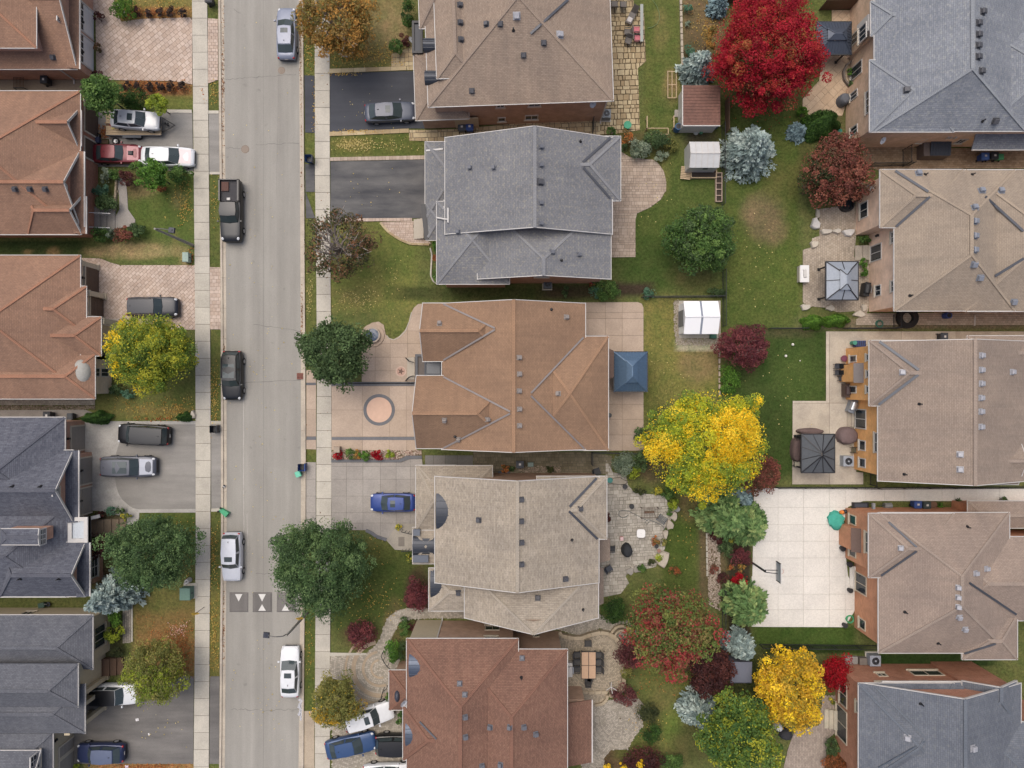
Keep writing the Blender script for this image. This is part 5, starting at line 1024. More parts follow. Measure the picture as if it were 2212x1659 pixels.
CT = MATS['cream_trim']; h.window('x', 'W', f(3,3,628,1100), f(3,3,685,945), (.9, 2.4), bars=1, frame=CT); h.window('x', 'W', f(3,3,602,1380), f(3,3,675,1170), (.3, 2.4), bars=1, frame=CT); h.window('x', 'W', f(3,3,752,1165), f(3,3,778,1082), (4.1, 5.1), bars=0, frame=CT)
for a, b_, z_ in (((1240,845),(1440,800),(1.6,2.8)), ((1565,812),(1770,770),(1.0,2.2)), ((935,925),(1040,905),(4.2,5.1)), ((1240,925),(1360,905),(4.2,5.1)), ((940,855),(985,825),(2.2,3.0))): h.window('m', 'N', f(3,3,*a), f(3,3,*b_), z_, bars=1, frame=CT)
h.spout(T(3,3,785,900)[0]-18, 1450, 5.3, .3, (0, 1)); h.steps((T(3,3,482,0)[0], T(0,3,0,1145)[1], T(3,3,585,0)[0], T(0,3,0,1310)[1]), 3, .5, stone('step_stone', (206,196,174), (206,196,174)), -1)
# ------------------------------------------------------------------ plants
LEAF = leafmat('leaves'); NEEDLE = leafmat('needles', .7, .15)
PAL = dict(
 green=[(58,84,40),(76,102,50),(98,122,62),(68,92,44)], bright=[(78,112,42),(96,132,52),(64,96,38)], dk=[(54,70,42),(68,86,52),(84,103,64),(60,76,46)], slate=[(58,78,46),(72,94,56),(90,110,68),(52,70,42)],
 ygreen=[(116,130,48),(142,148,52),(96,118,48),(164,162,54),(84,106,46)], lime=[(128,142,48),(150,160,54),(108,124,46)],
 yellow=[(238,206,46),(248,218,66),(226,192,40),(240,210,54)], ymix=[(158,166,48),(130,148,54),(186,182,50),(108,130,54)],
 gold=[(204,164,50),(216,178,62),(188,152,50),(162,146,56)], orange=[(150,114,58),(168,126,62),(134,110,62),(118,110,60)], rust=[(150,92,54),(132,84,54),(116,78,52)],
 red=[(164,30,48),(184,42,56),(146,26,42),(172,58,50)], crimson=[(186,22,40),(160,18,34),(200,40,50)], maroon=[(104,54,58),(122,66,66),(86,46,50)], dmaroon=[(76,44,42),(92,54,48),(62,38,38)],
 redbrown=[(126,74,62),(110,66,56),(142,90,72),(92,70,52)], olive=[(116,116,62),(100,104,54),(136,130,72)], dolive=[(64,70,42),(78,82,48),(54,62,38)], brownlf=[(112,84,62),(96,78,58),(128,92,64),(86,80,54)],
 greyg=[(118,130,110),(98,112,92),(136,146,124)], blue=[(128,144,140),(150,165,159),(108,123,119),(168,180,172)], bluesm=[(110,130,134),(128,148,150),(92,110,114)], pine=[(82,106,62),(98,120,72),(68,92,52),(116,130,80)],
 cedar=[(72,104,34),(88,120,42),(58,88,30)], dkcedar=[(54,80,34),(66,94,40),(44,66,30)], black=[(58,46,42),(68,54,48),(48,40,38)], teal=[(74,108,84),(92,124,100)], mapleg=[(96,112,56),(112,118,60),(130,120,70),(84,100,52)], mapler=[(160,72,68),(152,86,70),(138,96,72),(172,72,70)], purple=[(96,54,56),(110,66,64),(80,46,48)], yflower=[(196,180,60),(168,160,64),(110,120,60)], omum=[(176,112,60),(150,90,56),(120,104,60)])
PAL = {k: np.array([lin(c, {'yellow': 1.08, 'red': 1.0, 'crimson': .8, 'mapler': 1.0, 'gold': 1.1, 'blue': 1.1, 'slate': 1.7, 'dk': 1.65, 'green': 1.5, 'pine': 1.45}.get(k, 1.28)) for c in v]) for k, v in PAL.items()}
def leaf_mesh(name, pos, nrm, size, col, mat, parent, aspect=.62, along=None):
    """small leaf faces: a kite for every leaf"""
    n_ = len(pos); u = RNG.normal(size=(n_, 3)) if along is None else along
    u -= nrm*(u*nrm).sum(1, keepdims=True); u /= np.linalg.norm(u, axis=1, keepdims=True) + 1e-9; v = np.cross(nrm, u)
    s_ = size[:, None]; P = np.empty((n_, 4, 3)); P[:, 0] = pos - u*s_*.5; P[:, 1] = pos + v*s_*aspect*.5 + nrm*s_*.06; P[:, 2] = pos + u*s_*.5; P[:, 3] = pos - v*s_*aspect*.5 + nrm*s_*.06
    org = ORG[parent.name] if parent is not None else Vector((0, 0, 0)); P -= np.array(org)
    me = bpy.data.meshes.new(name); me.vertices.add(n_*4); me.vertices.foreach_set('co', P.ravel())
    me.loops.add(n_*4); me.loops.foreach_set('vertex_index', np.arange(n_*4, dtype=np.int32)); me.polygons.add(n_); me.polygons.foreach_set('loop_start', np.arange(0, n_*4, 4, dtype=np.int32)); me.update(calc_edges=True)
    ca = np.ones((n_, 4, 4)); ca[..., :3] = col[:, None, :]; me.color_attributes.new('Col', 'FLOAT_COLOR', 'POINT').data.foreach_set('color', ca.ravel())
    me.materials.append(mat); return link_mesh(name, me, parent)
def unit(n_, zlo=-.35):
    z = RNG.uniform(zlo, 1, n_); a = RNG.uniform(0, 2*np.pi, n_); r = np.sqrt(1-z*z); return np.stack([r*np.cos(a), r*np.sin(a), z], 1)
def colours(k, pal, mixf=None):
    p = PAL[pal]; return p[RNG.integers(0, len(p), k)]
def tree(px, py, rx, ry, ztop, pal, label, cat='tree', group=None, name=None, leaf=.18, dens=1.0, bare=0.0, pal2=None, pal2f=None, flat=.8, bark=None, lobes=.22, branches=10, holes=0.0):
    RX, RY = rx*S, ry*S; small = ztop < 2.9
    rz = min(ztop*.48, (RX+RY)/2*flat) if not small else ztop*.5
    zc = ztop - rz; k = (CAMH-zc)/CAMH; RX *= k; RY *= k; c = G(px, py, zc); base = Vector((c.x, c.y, 0)); rm = math.sqrt(RX*RY)
    name = name or ('shrub' if small else 'tree'); o = empty(name, base, label=label, cat=cat, group=group)
    K = int(max(18, min(460, 30*rm*rm))) if not small else int(max(8, min(40, 26*rm*rm)))
    d = unit(K, -.45 if not small else -.2); ang = np.arctan2(d[:, 1], d[:, 0]); ph = RNG.uniform(0, 6.28, 4)
    lob = 1 + lobes*(np.sin(3*ang+ph[0])*.5 + np.sin(5*ang+ph[1])*.4 + np.sin(8*ang+ph[2])*.4)
    rad = RNG.uniform(.42, 1.0, K)**.6*lob*RNG.uniform(.8, 1.16, K); C = d*rad[:, None]*np.array([RX, RY, rz])*.88
    rc = np.minimum(rm*.26, .36 + .055*rm)*RNG.uniform(.5, 1.35, K)*(1.0 if not small else 1.5)
    nl = int(dens*(1700 if not small else 900)*rm*rm*(.2/leaf)**1.6/K) + 6 if not small else int(dens*1500*rm*rm/K) + 5
    if small: leaf = min(leaf, .14)
    tot = K*nl; ci = np.repeat(np.arange(K), nl); ld = unit(tot, -.5); lr = RNG.uniform(.35, 1.0, tot)**.5
    pos = C[ci] + ld*lr[:, None]*rc[ci][:, None]*np.array([1, 1, .75])
    pos = np.concatenate([pos, (unit(tot//14, -.4)*RNG.uniform(.6, 1.12, (tot//14, 1)))*np.array([RX, RY, rz])*.9]); ld = np.concatenate([ld, unit(tot//14)]); ci = np.concatenate([ci, RNG.integers(0, K, tot//14)])
    pc = colours(K, pal); rel = C/np.array([RX, RY, rz])
    if pal2 is not None:
        f_ = pal2f(rel, K) if pal2f is not None else RNG.random(K) < .4; p2 = colours(K, pal2); pc = np.where(f_[:, None], p2, pc)
    if bare > 0:
        q = pos/np.array([RX, RY, rz]); rr = np.hypot(q[:, 0], q[:, 1]); keep = RNG.random(len(pos)) > bare*np.clip(1.35 - rr*1.25, 0, 1); pos, ld, ci = pos[keep], ld[keep], ci[keep]
    if holes > 0:
        keep = RNG.random(K) > holes; kk = keep[ci]; pos, ld, ci = pos[kk], ld[kk], ci[kk]
    pos[:, 2] = np.maximum(pos[:, 2], -zc+.05)
    nrm = ld*.5 + RNG.normal(size=ld.shape)*.55 + np.array([0, 0, .75]); nrm /= np.linalg.norm(nrm, axis=1, keepdims=True)
    alt = colours(len(pos), pal); mixl = (RNG.random(len(pos)) < .14)[:, None]
    col = np.where(mixl, alt, pc[ci])*RNG.uniform(.72, 1.25, (len(pos), 1))
    leaf_mesh('crown' if not small else 'foliage', pos + np.array([base.x, base.y, zc]), nrm, leaf*RNG.uniform(.7, 1.35, len(pos)), col, LEAF, o)
    m = MB(); tr = max(.03, min(.22, rm*.045)); bk = bark or BARK
    wob_ = lambda s_: Vector((random.uniform(-s_, s_), random.uniform(-s_, s_), 0))
    top = Vector((base.x, base.y, zc + (rz*.5 if not small else 0))) + wob_(.15*rm)
    m.tube([base, base + (top-base)*.3 + wob_(.05), base + (top-base)*.65 + wob_(.08), top], [tr*1.25, tr, tr*.7, tr*.3], 7 if not small else 5)
    nb = branches if not small else 4
    for i in np.argsort(-C[:, 2])[:nb*3:3] if not small else range(min(nb, K)):
        e = Vector((base.x+C[i, 0], base.y+C[i, 1], zc+C[i, 2])); st = base + (top-base)*random.uniform(.3, .7); md = st*.45 + e*.55 + Vector((0, 0, -.05*rm)) + wob_(.12*rm)
        bt = 1 + .8*(bare > .8); m.tube([st, md, e], [tr*.5*bt, tr*.3*bt, tr*.1*bt], 5, False)
        if bare > 0:
            for _ in range(4):
                a = md*.6 + e*.4; q = e + Vector((random.uniform(-1, 1), random.uniform(-1, 1), random.uniform(-.1, .6)))*rm*.3; m.tube([a, (a+q)/2 + wob_(.1), q], [tr*.22*bt, tr*.14*bt, tr*.06*bt], 4, False)
    m.build('trunk' if not small else 'stem', bk, o, smooth=True)
    return o
def conifer(px, py, R_, h, pal, label, cat='spruce tree', group=None, droop=.25, needle=.3, name='spruce_tree', dens=1.0, up=.25, narrow=.42):
    """whorls of branches set with needle sprays; px,py = where its middle shows"""
    c = G(px, py, h*narrow); base = Vector((c.x, c.y, 0)); o = empty(name, base, label=label, cat=cat, group=group)
    P, U, Cc, Sz = [], [], [], []; tw = MB(); levels = int(9 + h*1.3)
    for L in range(levels):
        t_ = L/(levels-1); z = h*(.1 + .88*t_); r = R_*(1-t_)**.75*random.uniform(.88, 1.08) + .08; nb = int(9 + 7*(1-t_))
        for b_ in range(nb):
            a = 2*math.pi*(b_ + .5*(L % 2))/nb + random.uniform(-.18, .18); rr = r*random.uniform(.78, 1.12); dv = np.array([math.cos(a), math.sin(a), 0]); sd = np.array([-dv[1], dv[0], 0])
            ns = max(5, int(dens*26*rr)); q = RNG.uniform(.12, 1, ns)**.8
            lat = RNG.uniform(-1, 1, ns)*(.34*rr*(1-q*.75)); y = z - droop*rr*q**1.5 + up*rr*np.maximum(q-.7, 0)
            P.append(dv*(q*rr)[:, None] + sd*lat[:, None] + np.stack([0*q, 0*q, y + RNG.normal(0, .05, ns)], 1)); U.append(dv*(1.0) + sd*(np.sign(lat)*RNG.uniform(.2, .9, ns))[:, None] + np.array([0, 0, .15]) + RNG.normal(0, .2, (ns, 3)))
            shade = PAL[pal][RNG.integers(0, len(PAL[pal]))]; Cc.append(np.tile(shade, (ns, 1))*RNG.uniform(.75, 1.25, (ns, 1))); Sz.append(needle*RNG.uniform(.7, 1.3, ns))
            if L < levels*.7 and b_ % 2 == 0: tw.tube([base + Vector((0, 0, z)), base + Vector((*(dv*rr*.85)[:2], z-droop*rr*.8))], [.03, .01], 4, False)
    P = np.concatenate(P); U = np.concatenate(U); Cc = np.concatenate(Cc); Sz = np.concatenate(Sz); nrm = RNG.normal(size=P.shape)*.4 + np.array([0, 0, 1]); nrm /= np.linalg.norm(nrm, axis=1, keepdims=True)
    leaf_mesh('crown', P + np.array(base), nrm, Sz, Cc, NEEDLE, o, .42, U)
    tw.tube([base, base + Vector((0, 0, h*.98))], [.05 + R_*.045, .015], 7); tw.build('trunk', BARK, o, smooth=True); return o
def cedar(px, py, rx, ry, h, pal, label, cat='cedar', group=None, name='cedar_shrub'):
    c = G(px, py, h*.45); base = Vector((c.x, c.y, 0)); o = empty(name, base, label=label, cat=cat, group=group); n_ = int(2600*rx*ry*S*S*math.pi*.5) + 400
    t_ = RNG.random(n_)**1.3; a = RNG.uniform(0, 6.283, n_); rr = (1-t_**1.6)*(.85 + .15*np.sin(a*5+t_*7))*RNG.uniform(.75, 1.03, n_)
    P = np.stack([np.cos(a)*rr*rx*S*.95, np.sin(a)*rr*ry*S*.95, .05 + t_*h], 1); U = np.stack([np.cos(a)*.4, np.sin(a)*.4, np.ones(n_)], 1) + RNG.normal(0, .25, (n_, 3)); nr = np.stack([np.cos(a), np.sin(a), .5*np.ones(n_)], 1) + RNG.normal(0, .3, (n_, 3)); nr /= np.linalg.norm(nr, axis=1, keepdims=True)
    col = colours(n_, pal)*RNG.uniform(.75, 1.25, (n_, 1)); leaf_mesh('foliage', P + np.array(base), nr, .2*RNG.uniform(.7, 1.3, n_), col, NEEDLE, o, .5, U)
    MB().tube([base, base + Vector((0, 0, h*.9))], [.07, .02], 6).build('stem', BARK, o); return o
SH = dict(cat='bush')
# left side
tree(220, 203, 43, 41, 5.5, 'green', 'round green tree between the two uppermost houses on the left', leaf=.2)
tree(340, 225, 24, 22, 3.2, 'lime', 'small yellow-green tree beside the car trailer', leaf=.16)
tree(291, 219, 33, 21, 1.7, 'dkcedar', 'dark green hedge bush between the trailer and the clipped row', **SH)
tree(331, 376, 34, 33, 4.2, 'bright', 'bright green young tree beside the white and pink sedan', leaf=.18, dens=.8)
for a in ((278, 386, 16, 19, 1.6, 'dmaroon', 'purple-brown bush left of the bright green young tree'), (389, 378, 23, 19, 1.8, 'green', 'wide green bush near the sidewalk below the white sedan'), (297, 362, 16, 12, 1.7, 'green', 'green bush against the front of the white sedan side'),
          (350, 404, 12, 11, .8, 'rust', 'small rusty orange bush on the lawn edge'), (229, 379, 12, 16, 1.4, 'greyg', 'grey-green bush by the brick house windows'), (250, 378, 11, 15, 1.3, 'green', 'narrow green bush beside the grey-green one'),
          (221, 409, 18, 14, 1.5, 'teal', 'blue-green bush under the barred windows'), (230, 440, 24, 20, 1.8, 'dk', 'dark green bush above the porch steps'), (220, 507, 16, 17, 1.8, 'green', 'green bush below the porch steps'),
          (267, 509, 21, 18, 1.8, 'redbrown', 'reddish brown bush below the curved walk'), (297, 500, 16, 18, 1.4, 'dk', 'dark bush right of the reddish brown bush'), (240, 505, 10, 14, 1.2, 'greyg', 'thin grey bush between the green and red bushes'),
          (272, 22, 26, 22, 1.9, 'cedar', 'bright green hedge at the top left by the pink driveway'), (299, 26, 8, 14, 1.1, 'dmaroon', 'brown bush at the end of the bright green hedge'),
          (212, 38, 11, 11, 1.2, 'dmaroon', 'potted dark bush beside the upper white garage door'), (213, 104, 9, 10, 1.1, 'brownlf', 'potted brown bush between the white garage doors'), (212, 160, 9, 9, 1.0, 'dmaroon', 'potted bush at the lower corner of the white garage'),
          (280, 850, 18, 11, 1.0, 'teal', 'blue-green bush at the foot of the yellow-green street tree'), (250, 838, 14, 14, 1.0, 'dk', 'dark bush by the half-dome bay'), (240, 1104, 14, 9, 1.0, 'teal', 'green bush at the top of the board steps'),
          (259, 1101, 11, 9, .9, 'dk', 'dark bush beside the board steps'), (272, 1115, 10, 9, .9, 'yflower', 'yellow bush at the end of the board steps'), (221, 1112, 12, 8, .9, 'dmaroon', 'maroon bush under the white canopy stair'),
          (215, 1179, 24, 28, 2.4, 'dmaroon', 'large brownish red bush below the board steps'), (250, 1336, 15, 18, 1.4, 'bright', 'green bush by the beige stucco wall'), (246, 1372, 17, 20, 1.5, 'lime', 'yellow-green bush below it by the stucco window'),
          (254, 1405, 16, 15, 1.2, 'dolive', 'dark twiggy bush above the wooden porch'), (166, 1655, 8, 5, .8, 'lime', 'small green bush by the navy hatchback')):
    tree(*a, **SH)
ORD = ('nearest the house', 'second from the house', 'third from the house', 'third from the sidewalk', 'second from the sidewalk', 'nearest the sidewalk')
for i in range(6): tree((275, 299.5, 324, 346.5, 369, 394)[i], 187, 8.5, 11.5, .9, 'black', 'dark clipped shrub in the row of six under the pink driveway, ' + ORD[i], cat='bush', group='row of six clipped shrubs', name='clipped_shrub')
for i in range(4): tree((321, 347, 369, 396)[i], 28, 9, 11, .9, 'black', 'dark clipped shrub in the row of four above the pink driveway, ' + (ORD[:2] + ORD[4:])[i], cat='bush', group='row of four clipped shrubs', name='clipped_shrub')
tree(325, 762, 99, 83, 8.0, 'ygreen', 'large yellow-green street tree in front of the half-dome house', pal2='yellow', pal2f=lambda r, k: (r[:, 0] < .2) & (RNG.random(k) < .13), leaf=.15)
cedar(200, 903, 32, 17, 3.0, 'dkcedar', 'green cedar beside the black minivan'); cedar(394, 901, 19, 12, 2.0, 'dkcedar', 'small green cedar near the sidewalk by the minivan')
tree(330, 1193, 97, 82, 8.0, 'slate', 'dark green street tree below the curved driveway', leaf=.145)
conifer(238, 1288, 2.1, 6.6, 'blue', 'blue spruce leaning over the walk of the slate-roofed house')
tree(336, 1450, 68, 72, 6.0, 'olive', 'sparse yellow-olive tree over the white car bonnet', dens=.75, bare=.3, pal2='lime', pal2f=lambda r, k: (r[:, 1] < .3) & (RNG.random(k) < .5), leaf=.15)
# street trees and front gardens, middle row
tree(729, 50, 82, 78, 7.0, 'orange', 'orange-brown street tree at the top beside the grey sedan', dens=.9, bare=.55, bark=PALEBARK, leaf=.19, branches=16)
tree(731, 530, 74, 76, 7.0, 'brownlf', 'half-bare brown street tree with pale branches', dens=.55, bare=1.0, bark=PALEBARK, leaf=.19, branches=26, pal2='dolive', pal2f=lambda r, k: RNG.random(k) < .5)
tree(725, 762, 77, 73, 7.0, 'dk', 'dense dark green street tree by the round fountain', leaf=.2)
tree(693, 1222, 110, 105, 9.0, 'slate', 'largest dark green street tree reaching over the road', leaf=.145, lobes=.22)
tree(725, 1517, 54, 56, 5.0, 'olive', 'small olive and yellow street tree by the bottom driveway', leaf=.15, pal2='gold', pal2f=lambda r, k: (r[:, 1] < -.1) & (RNG.random(k) < .4))
for a in ((854, 100, 16, 16, 1.5, 'green', 'round green bush on the lawn below the orange tree'), (884, 32, 14, 32, 2.6, 'dkcedar', 'tall dark green bush against the top house'), (876, 90, 11, 14, 1.2, 'dmaroon', 'dark twiggy bush beside the round green bush'),
          (941, 534, 8, 18, 1.1, 'bright', 'upper clipped green hedge beside the grey-roofed house'), (943, 590, 10, 20, 1.2, 'green', 'lower clipped green hedge beside the grey-roofed house'), (941, 562, 8, 10, .8, 'rust', 'rusty bush between the two clipped hedges'),
          (731, 983, 10, 10, .8, 'crimson', 'red bush nearest the sidewalk in the pebble strip'), (757, 981, 12, 12, .9, 'green', 'green bush beside the red one in the pebble strip'), (772, 982, 7, 11, .7, 'orange', 'narrow orange bush in the pebble strip'), (789, 982, 12, 11, .9, 'bright', 'bright green bush in the middle of the pebble strip'), (815, 982, 13, 11, .9, 'crimson', 'wide red bush in the pebble strip'), (842, 982, 9, 10, .8, 'lime', 'small green bush at the house end of the pebble strip'),
          (901, 1283, 25, 37, 2.6, 'maroon', 'maroon bush at the corner of the beige-roofed house'), (884, 1206, 6, 9, .8, 'yflower', 'yellow flowering bush above the maroon one'), (861, 1138, 7, 7, .9, 'yflower', 'potted flowers at the entry landing of the beige-roofed house'),
          (781, 1367, 31, 29, 2.4, 'maroon', 'dark red Japanese maple on the front lawn'), (872, 1357, 12, 18, 1.4, 'green', 'egg-shaped green bush by the curved walk'), (875, 1338, 8, 8, .9, 'dk', 'little green bush above the egg-shaped one'), (892, 1352, 12, 15, .7, 'dmaroon', 'low brown bush beside the stucco garden wall'), (849, 1404, 18, 27, 2.2, 'bright', 'tall clipped green bush by the black bench rail'), (868, 1408, 9, 24, 1.6, 'dk', 'dark bush behind the tall clipped one'), (864, 1554, 6, 20, 1.0, 'green', 'narrow hedge beside the black vehicle'), (838, 1509, 4, 15, .9, 'green', 'narrow hedge against the porch wall')):
    tree(*a, **SH)
# back gardens of the middle row
conifer(1511, 142, 1.75, 4.6, 'blue', 'blue spruce touching the brown shed roof'); conifer(1554, 8, 1.0, 2.6, 'bluesm', 'small blue spruce at the top edge by the wooden fence'); conifer(1626, 320, 2.7, 5.4, 'blue', 'broad blue spruce beside the white greenhouse')
tree(1655, 112, 118, 132, 9.0, 'red', 'big red maple at the top right of the picture', leaf=.15, lobes=.2, pal2='rust', pal2f=lambda r, k: RNG.random(k) < .12)
tree(1538, 80, 16, 26, 3.2, 'orange', 'orange sapling at the left edge of the red maple', leaf=.145, dens=.7)
for a in ((1345, 320, 11, 11, 1.0, 'dk', 'dark bush at the corner of the curved patio'), (1352, 300, 17, 15, 1.2, 'omum', 'orange-tinged bush beside the grey-roofed house corner'), (1382, 326, 24, 22, 1.6, 'greyg', 'pale variegated bush above the curved patio'), (1417, 303, 30, 20, 1.8, 'dk', 'wide dark green bush in the back corner bed'), (1450, 316, 15, 16, 1.3, 'olive', 'olive bush at the right end of the corner bed'), (1428, 337, 15, 12, .9, 'greyg', 'grey-green ground cover below the wide dark bush'), (1320, 284, 12, 9, .8, 'green', 'green clump at the end of the flagstone path'),
          (1485, 18, 10, 10, .9, 'teal', 'netted green plant in the top garden bed'), (1489, 107, 10, 17, .9, 'teal', 'blue-green plant beside the stone edging'), (1485, 52, 6, 8, .5, 'greyg', 'small grey plant in the garden bed'),
          (1309, 627, 34, 20, 1.5, 'green', 'arching green bush beside the brown-roofed house'), (1402, 633, 16, 12, .7, 'teal', 'round hosta at the fence corner'), (1285, 630, 16, 14, 1.2, 'teal', 'blue-green bush beside the red bin'), (1548, 628, 20, 13, .8, 'dk', 'dark green climber on the fence above the white shed'), (1222, 630, 6, 18, 1.0, 'dk', 'thin green climber between the two houses'),
          (1575, 826, 20, 34, .8, 'bright', 'bright green hosta row beside the dark lawn'), (1345, 1000, 24, 25, 2.0, 'greyg', 'silvery grey-green bush by the iron gate'), (1368, 1018, 15, 15, 1.3, 'lime', 'lime green bush beside the silvery bush'), (1382, 996, 20, 20, 1.6, 'dk', 'dark green bush under the yellow tree'), (1381, 938, 17, 15, 1.7, 'dk', 'dark green branchy bush at the patio edge'),
          (1188, 1013, 8, 9, .8, 'dolive', 'small dark bush against the side wall'), (1106, 1013, 7, 7, .6, 'dk', 'green bush behind the grey bins'), (1092, 1013, 11, 8, .7, 'omum', 'orange flowers by the side wall'),
          (1384, 1057, 15, 9, .8, 'dolive', 'dark bush on the stone patio edge'), (1420, 1062, 12, 10, .8, 'yflower', 'yellowish bush on the patio edge'), (1441, 1066, 15, 12, 1.0, 'green', 'green bush below the yellow tree'), (1454, 1090, 11, 14, .9, 'lime', 'pale green bush at the patio corner'), (1446, 1106, 8, 10, .7, 'green', 'small green bush next to the edging boulders'), (1415, 1168, 10, 9, .8, 'omum', 'potted orange flowers on the patio'), (1431, 1172, 10, 9, .8, 'olive', 'potted olive bush next to the orange flowers'), (1421, 1204, 9, 9, .7, 'lime', 'yellow-green bush on the large boulder'), (1407, 1216, 9, 8, .6, 'dolive', 'dark bush left of the large boulder'), (1388, 1228, 11, 10, .8, 'green', 'green bush at the bottom of the stone patio'), (1457, 1234, 14, 10, .9, 'rust', 'rusty bush below the dark lawn boulder'), (1314, 1118, 6, 9, .6, 'dmaroon', 'small maroon bush against the patio wall'),
          (1548, 1157, 18, 17, 1.3, 'dmaroon', 'maroon bush over the pebble strip'), (1597, 1202, 24, 18, 1.3, 'maroon', 'red barberry beside the basketball pole'), (1578, 1225, 8, 7, .6, 'omum', 'small orange bush below the red barberry'), (1600, 1226, 9, 8, .7, 'orange', 'orange bush beside the court edge'), (1541, 1231, 11, 12, .8, 'redbrown', 'brown bush on the pebble strip'), (1568, 1185, 15, 26, .9, 'dk', 'dark hosta clump in the black mulch bed'), (1598, 1252, 17, 16, 1.3, 'crimson', 'crimson bush beside the court'), (1561, 1250, 15, 13, 1.0, 'dmaroon', 'dark maroon bush next to the crimson bush'), (1582, 1167, 10, 9, .9, 'yflower', 'yellow bush under the pine'), (1575, 1275, 14, 18, .9, 'dk', 'dark green bush between pine and pebble strip'),
          (1326, 1317, 27, 30, 2.4, 'dkcedar', 'dense green bush at the corner of the stepped terrace'), (1361, 1414, 26, 34, 2.0, 'purple', 'purple Japanese maple by the courtyard wall'), (1352, 1499, 29, 20, 1.8, 'purple', 'purple Japanese maple over the courtyard steps'), (1398, 1539, 22, 23, 1.8, 'dolive', 'dark round clipped bush beside the lower patio'), (1408, 1584, 21, 21, 1.6, 'dkcedar', 'green leafy bush below the round clipped bush'), (1388, 1640, 48, 28, 1.8, 'dmaroon', 'wide maroon bush at the bottom edge'), (1343, 1655, 10, 8, 1.6, 'yellow', 'yellow sprig at the bottom edge on the maroon bush'), (1311, 1657, 9, 7, 1.4, 'yellow', 'yellow sprig at the bottom edge left of the maroon bush'), (1382, 1646, 10, 9, 2.0, 'yellow', 'yellow sprig in the middle of the maroon bush'), (1451, 1645, 26, 20, 1.3, 'green', 'green ground plant at the bottom edge'), (1354, 1452, 15, 14, 1.0, 'olive', 'olive bush outside the courtyard wall')):
    tree(*a, **SH)
tree(1516, 515, 76, 75, 6.0, 'green', 'round green tree on the lawn behind the grey-roofed house', leaf=.18, pal2='dk', pal2f=lambda r, k: RNG.random(k) < .3)
tree(1523, 960, 132, 120, 10.0, 'ymix', 'large bright yellow and green tree in the back gardens', leaf=.15, lobes=.24, pal2='yellow', pal2f=lambda r, k: ((np.hypot(r[:, 0]-.4, r[:, 1]-.12) < .5) | (np.hypot(r[:, 0]+.75, r[:, 1]+.15) < .3) | (np.hypot(r[:, 0]-.1, r[:, 1]+.8) < .25) | (RNG.random(k) < .14)))
tree(1606, 748, 55, 50, 4.2, 'maroon', 'maroon tree beside the white shed', leaf=.15, bare=.3, bark=PALEBARK, dens=.9)
tree(1645, 1022, 38, 44, 3.6, 'redbrown', 'reddish brown tree at the right of the yellow tree', leaf=.145, bare=.3)
conifer(1570, 1118, 2.6, 6.0, 'pine', 'long-needled green pine above the red barberry', 'pine tree', None, .2, .42, 'pine_tree', .9, .4); conifer(1618, 1136, 2.1, 5.0, 'pine', 'green pine reaching over the court corner', 'pine tree', None, .2, .42, 'pine_tree', .9, .4)
conifer(1606, 1078, 1.1, 2.6, 'bluesm', 'small blue spruce under the yellow tree'); conifer(1618, 1310, 2.2, 5.6, 'pine', 'green pine at the lower left of the court', 'pine tree', None, .2, .42, 'pine_tree', .9, .4)
conifer(1603, 1397, 1.5, 4.4, 'blue', 'narrow blue spruce above the grey shed'); conifer(1513, 1540, 2.0, 4.8, 'blue', 'blue spruce near the bottom beside the green tree')
tree(1448, 1358, 98, 95, 8.0, 'mapleg', 'green maple turning red behind the beige-roofed house', leaf=.2, lobes=.2, dens=.9, pal2='mapler', pal2f=lambda r, k: ((np.hypot(r[:, 0]-.25, r[:, 1]+.75) < .5) | (np.hypot(r[:, 0]+.4, r[:, 1]-.35) < .25) | (RNG.random(k) < .34)))
tree(1533, 1445, 52, 58, 4.6, 'dmaroon', 'dark purple-brown tree between maple and grey shed', leaf=.18, dens=.9)
tree(1594, 1584, 88, 86, 8.0, 'ygreen', 'broad green tree at the bottom beside the blue spruce', leaf=.2, pal2='green', pal2f=lambda r, k: RNG.random(k) < .62, holes=.08)
tree(1703, 1484, 73, 89, 7.0, 'gold', 'golden yellow tree below the basketball court', leaf=.19, pal2='yellow', pal2f=lambda r, k: RNG.random(k) < .3)
tree(1801, 1452, 34, 40, 2.8, 'crimson', 'vivid crimson shrub beside the golden tree', cat='bush')
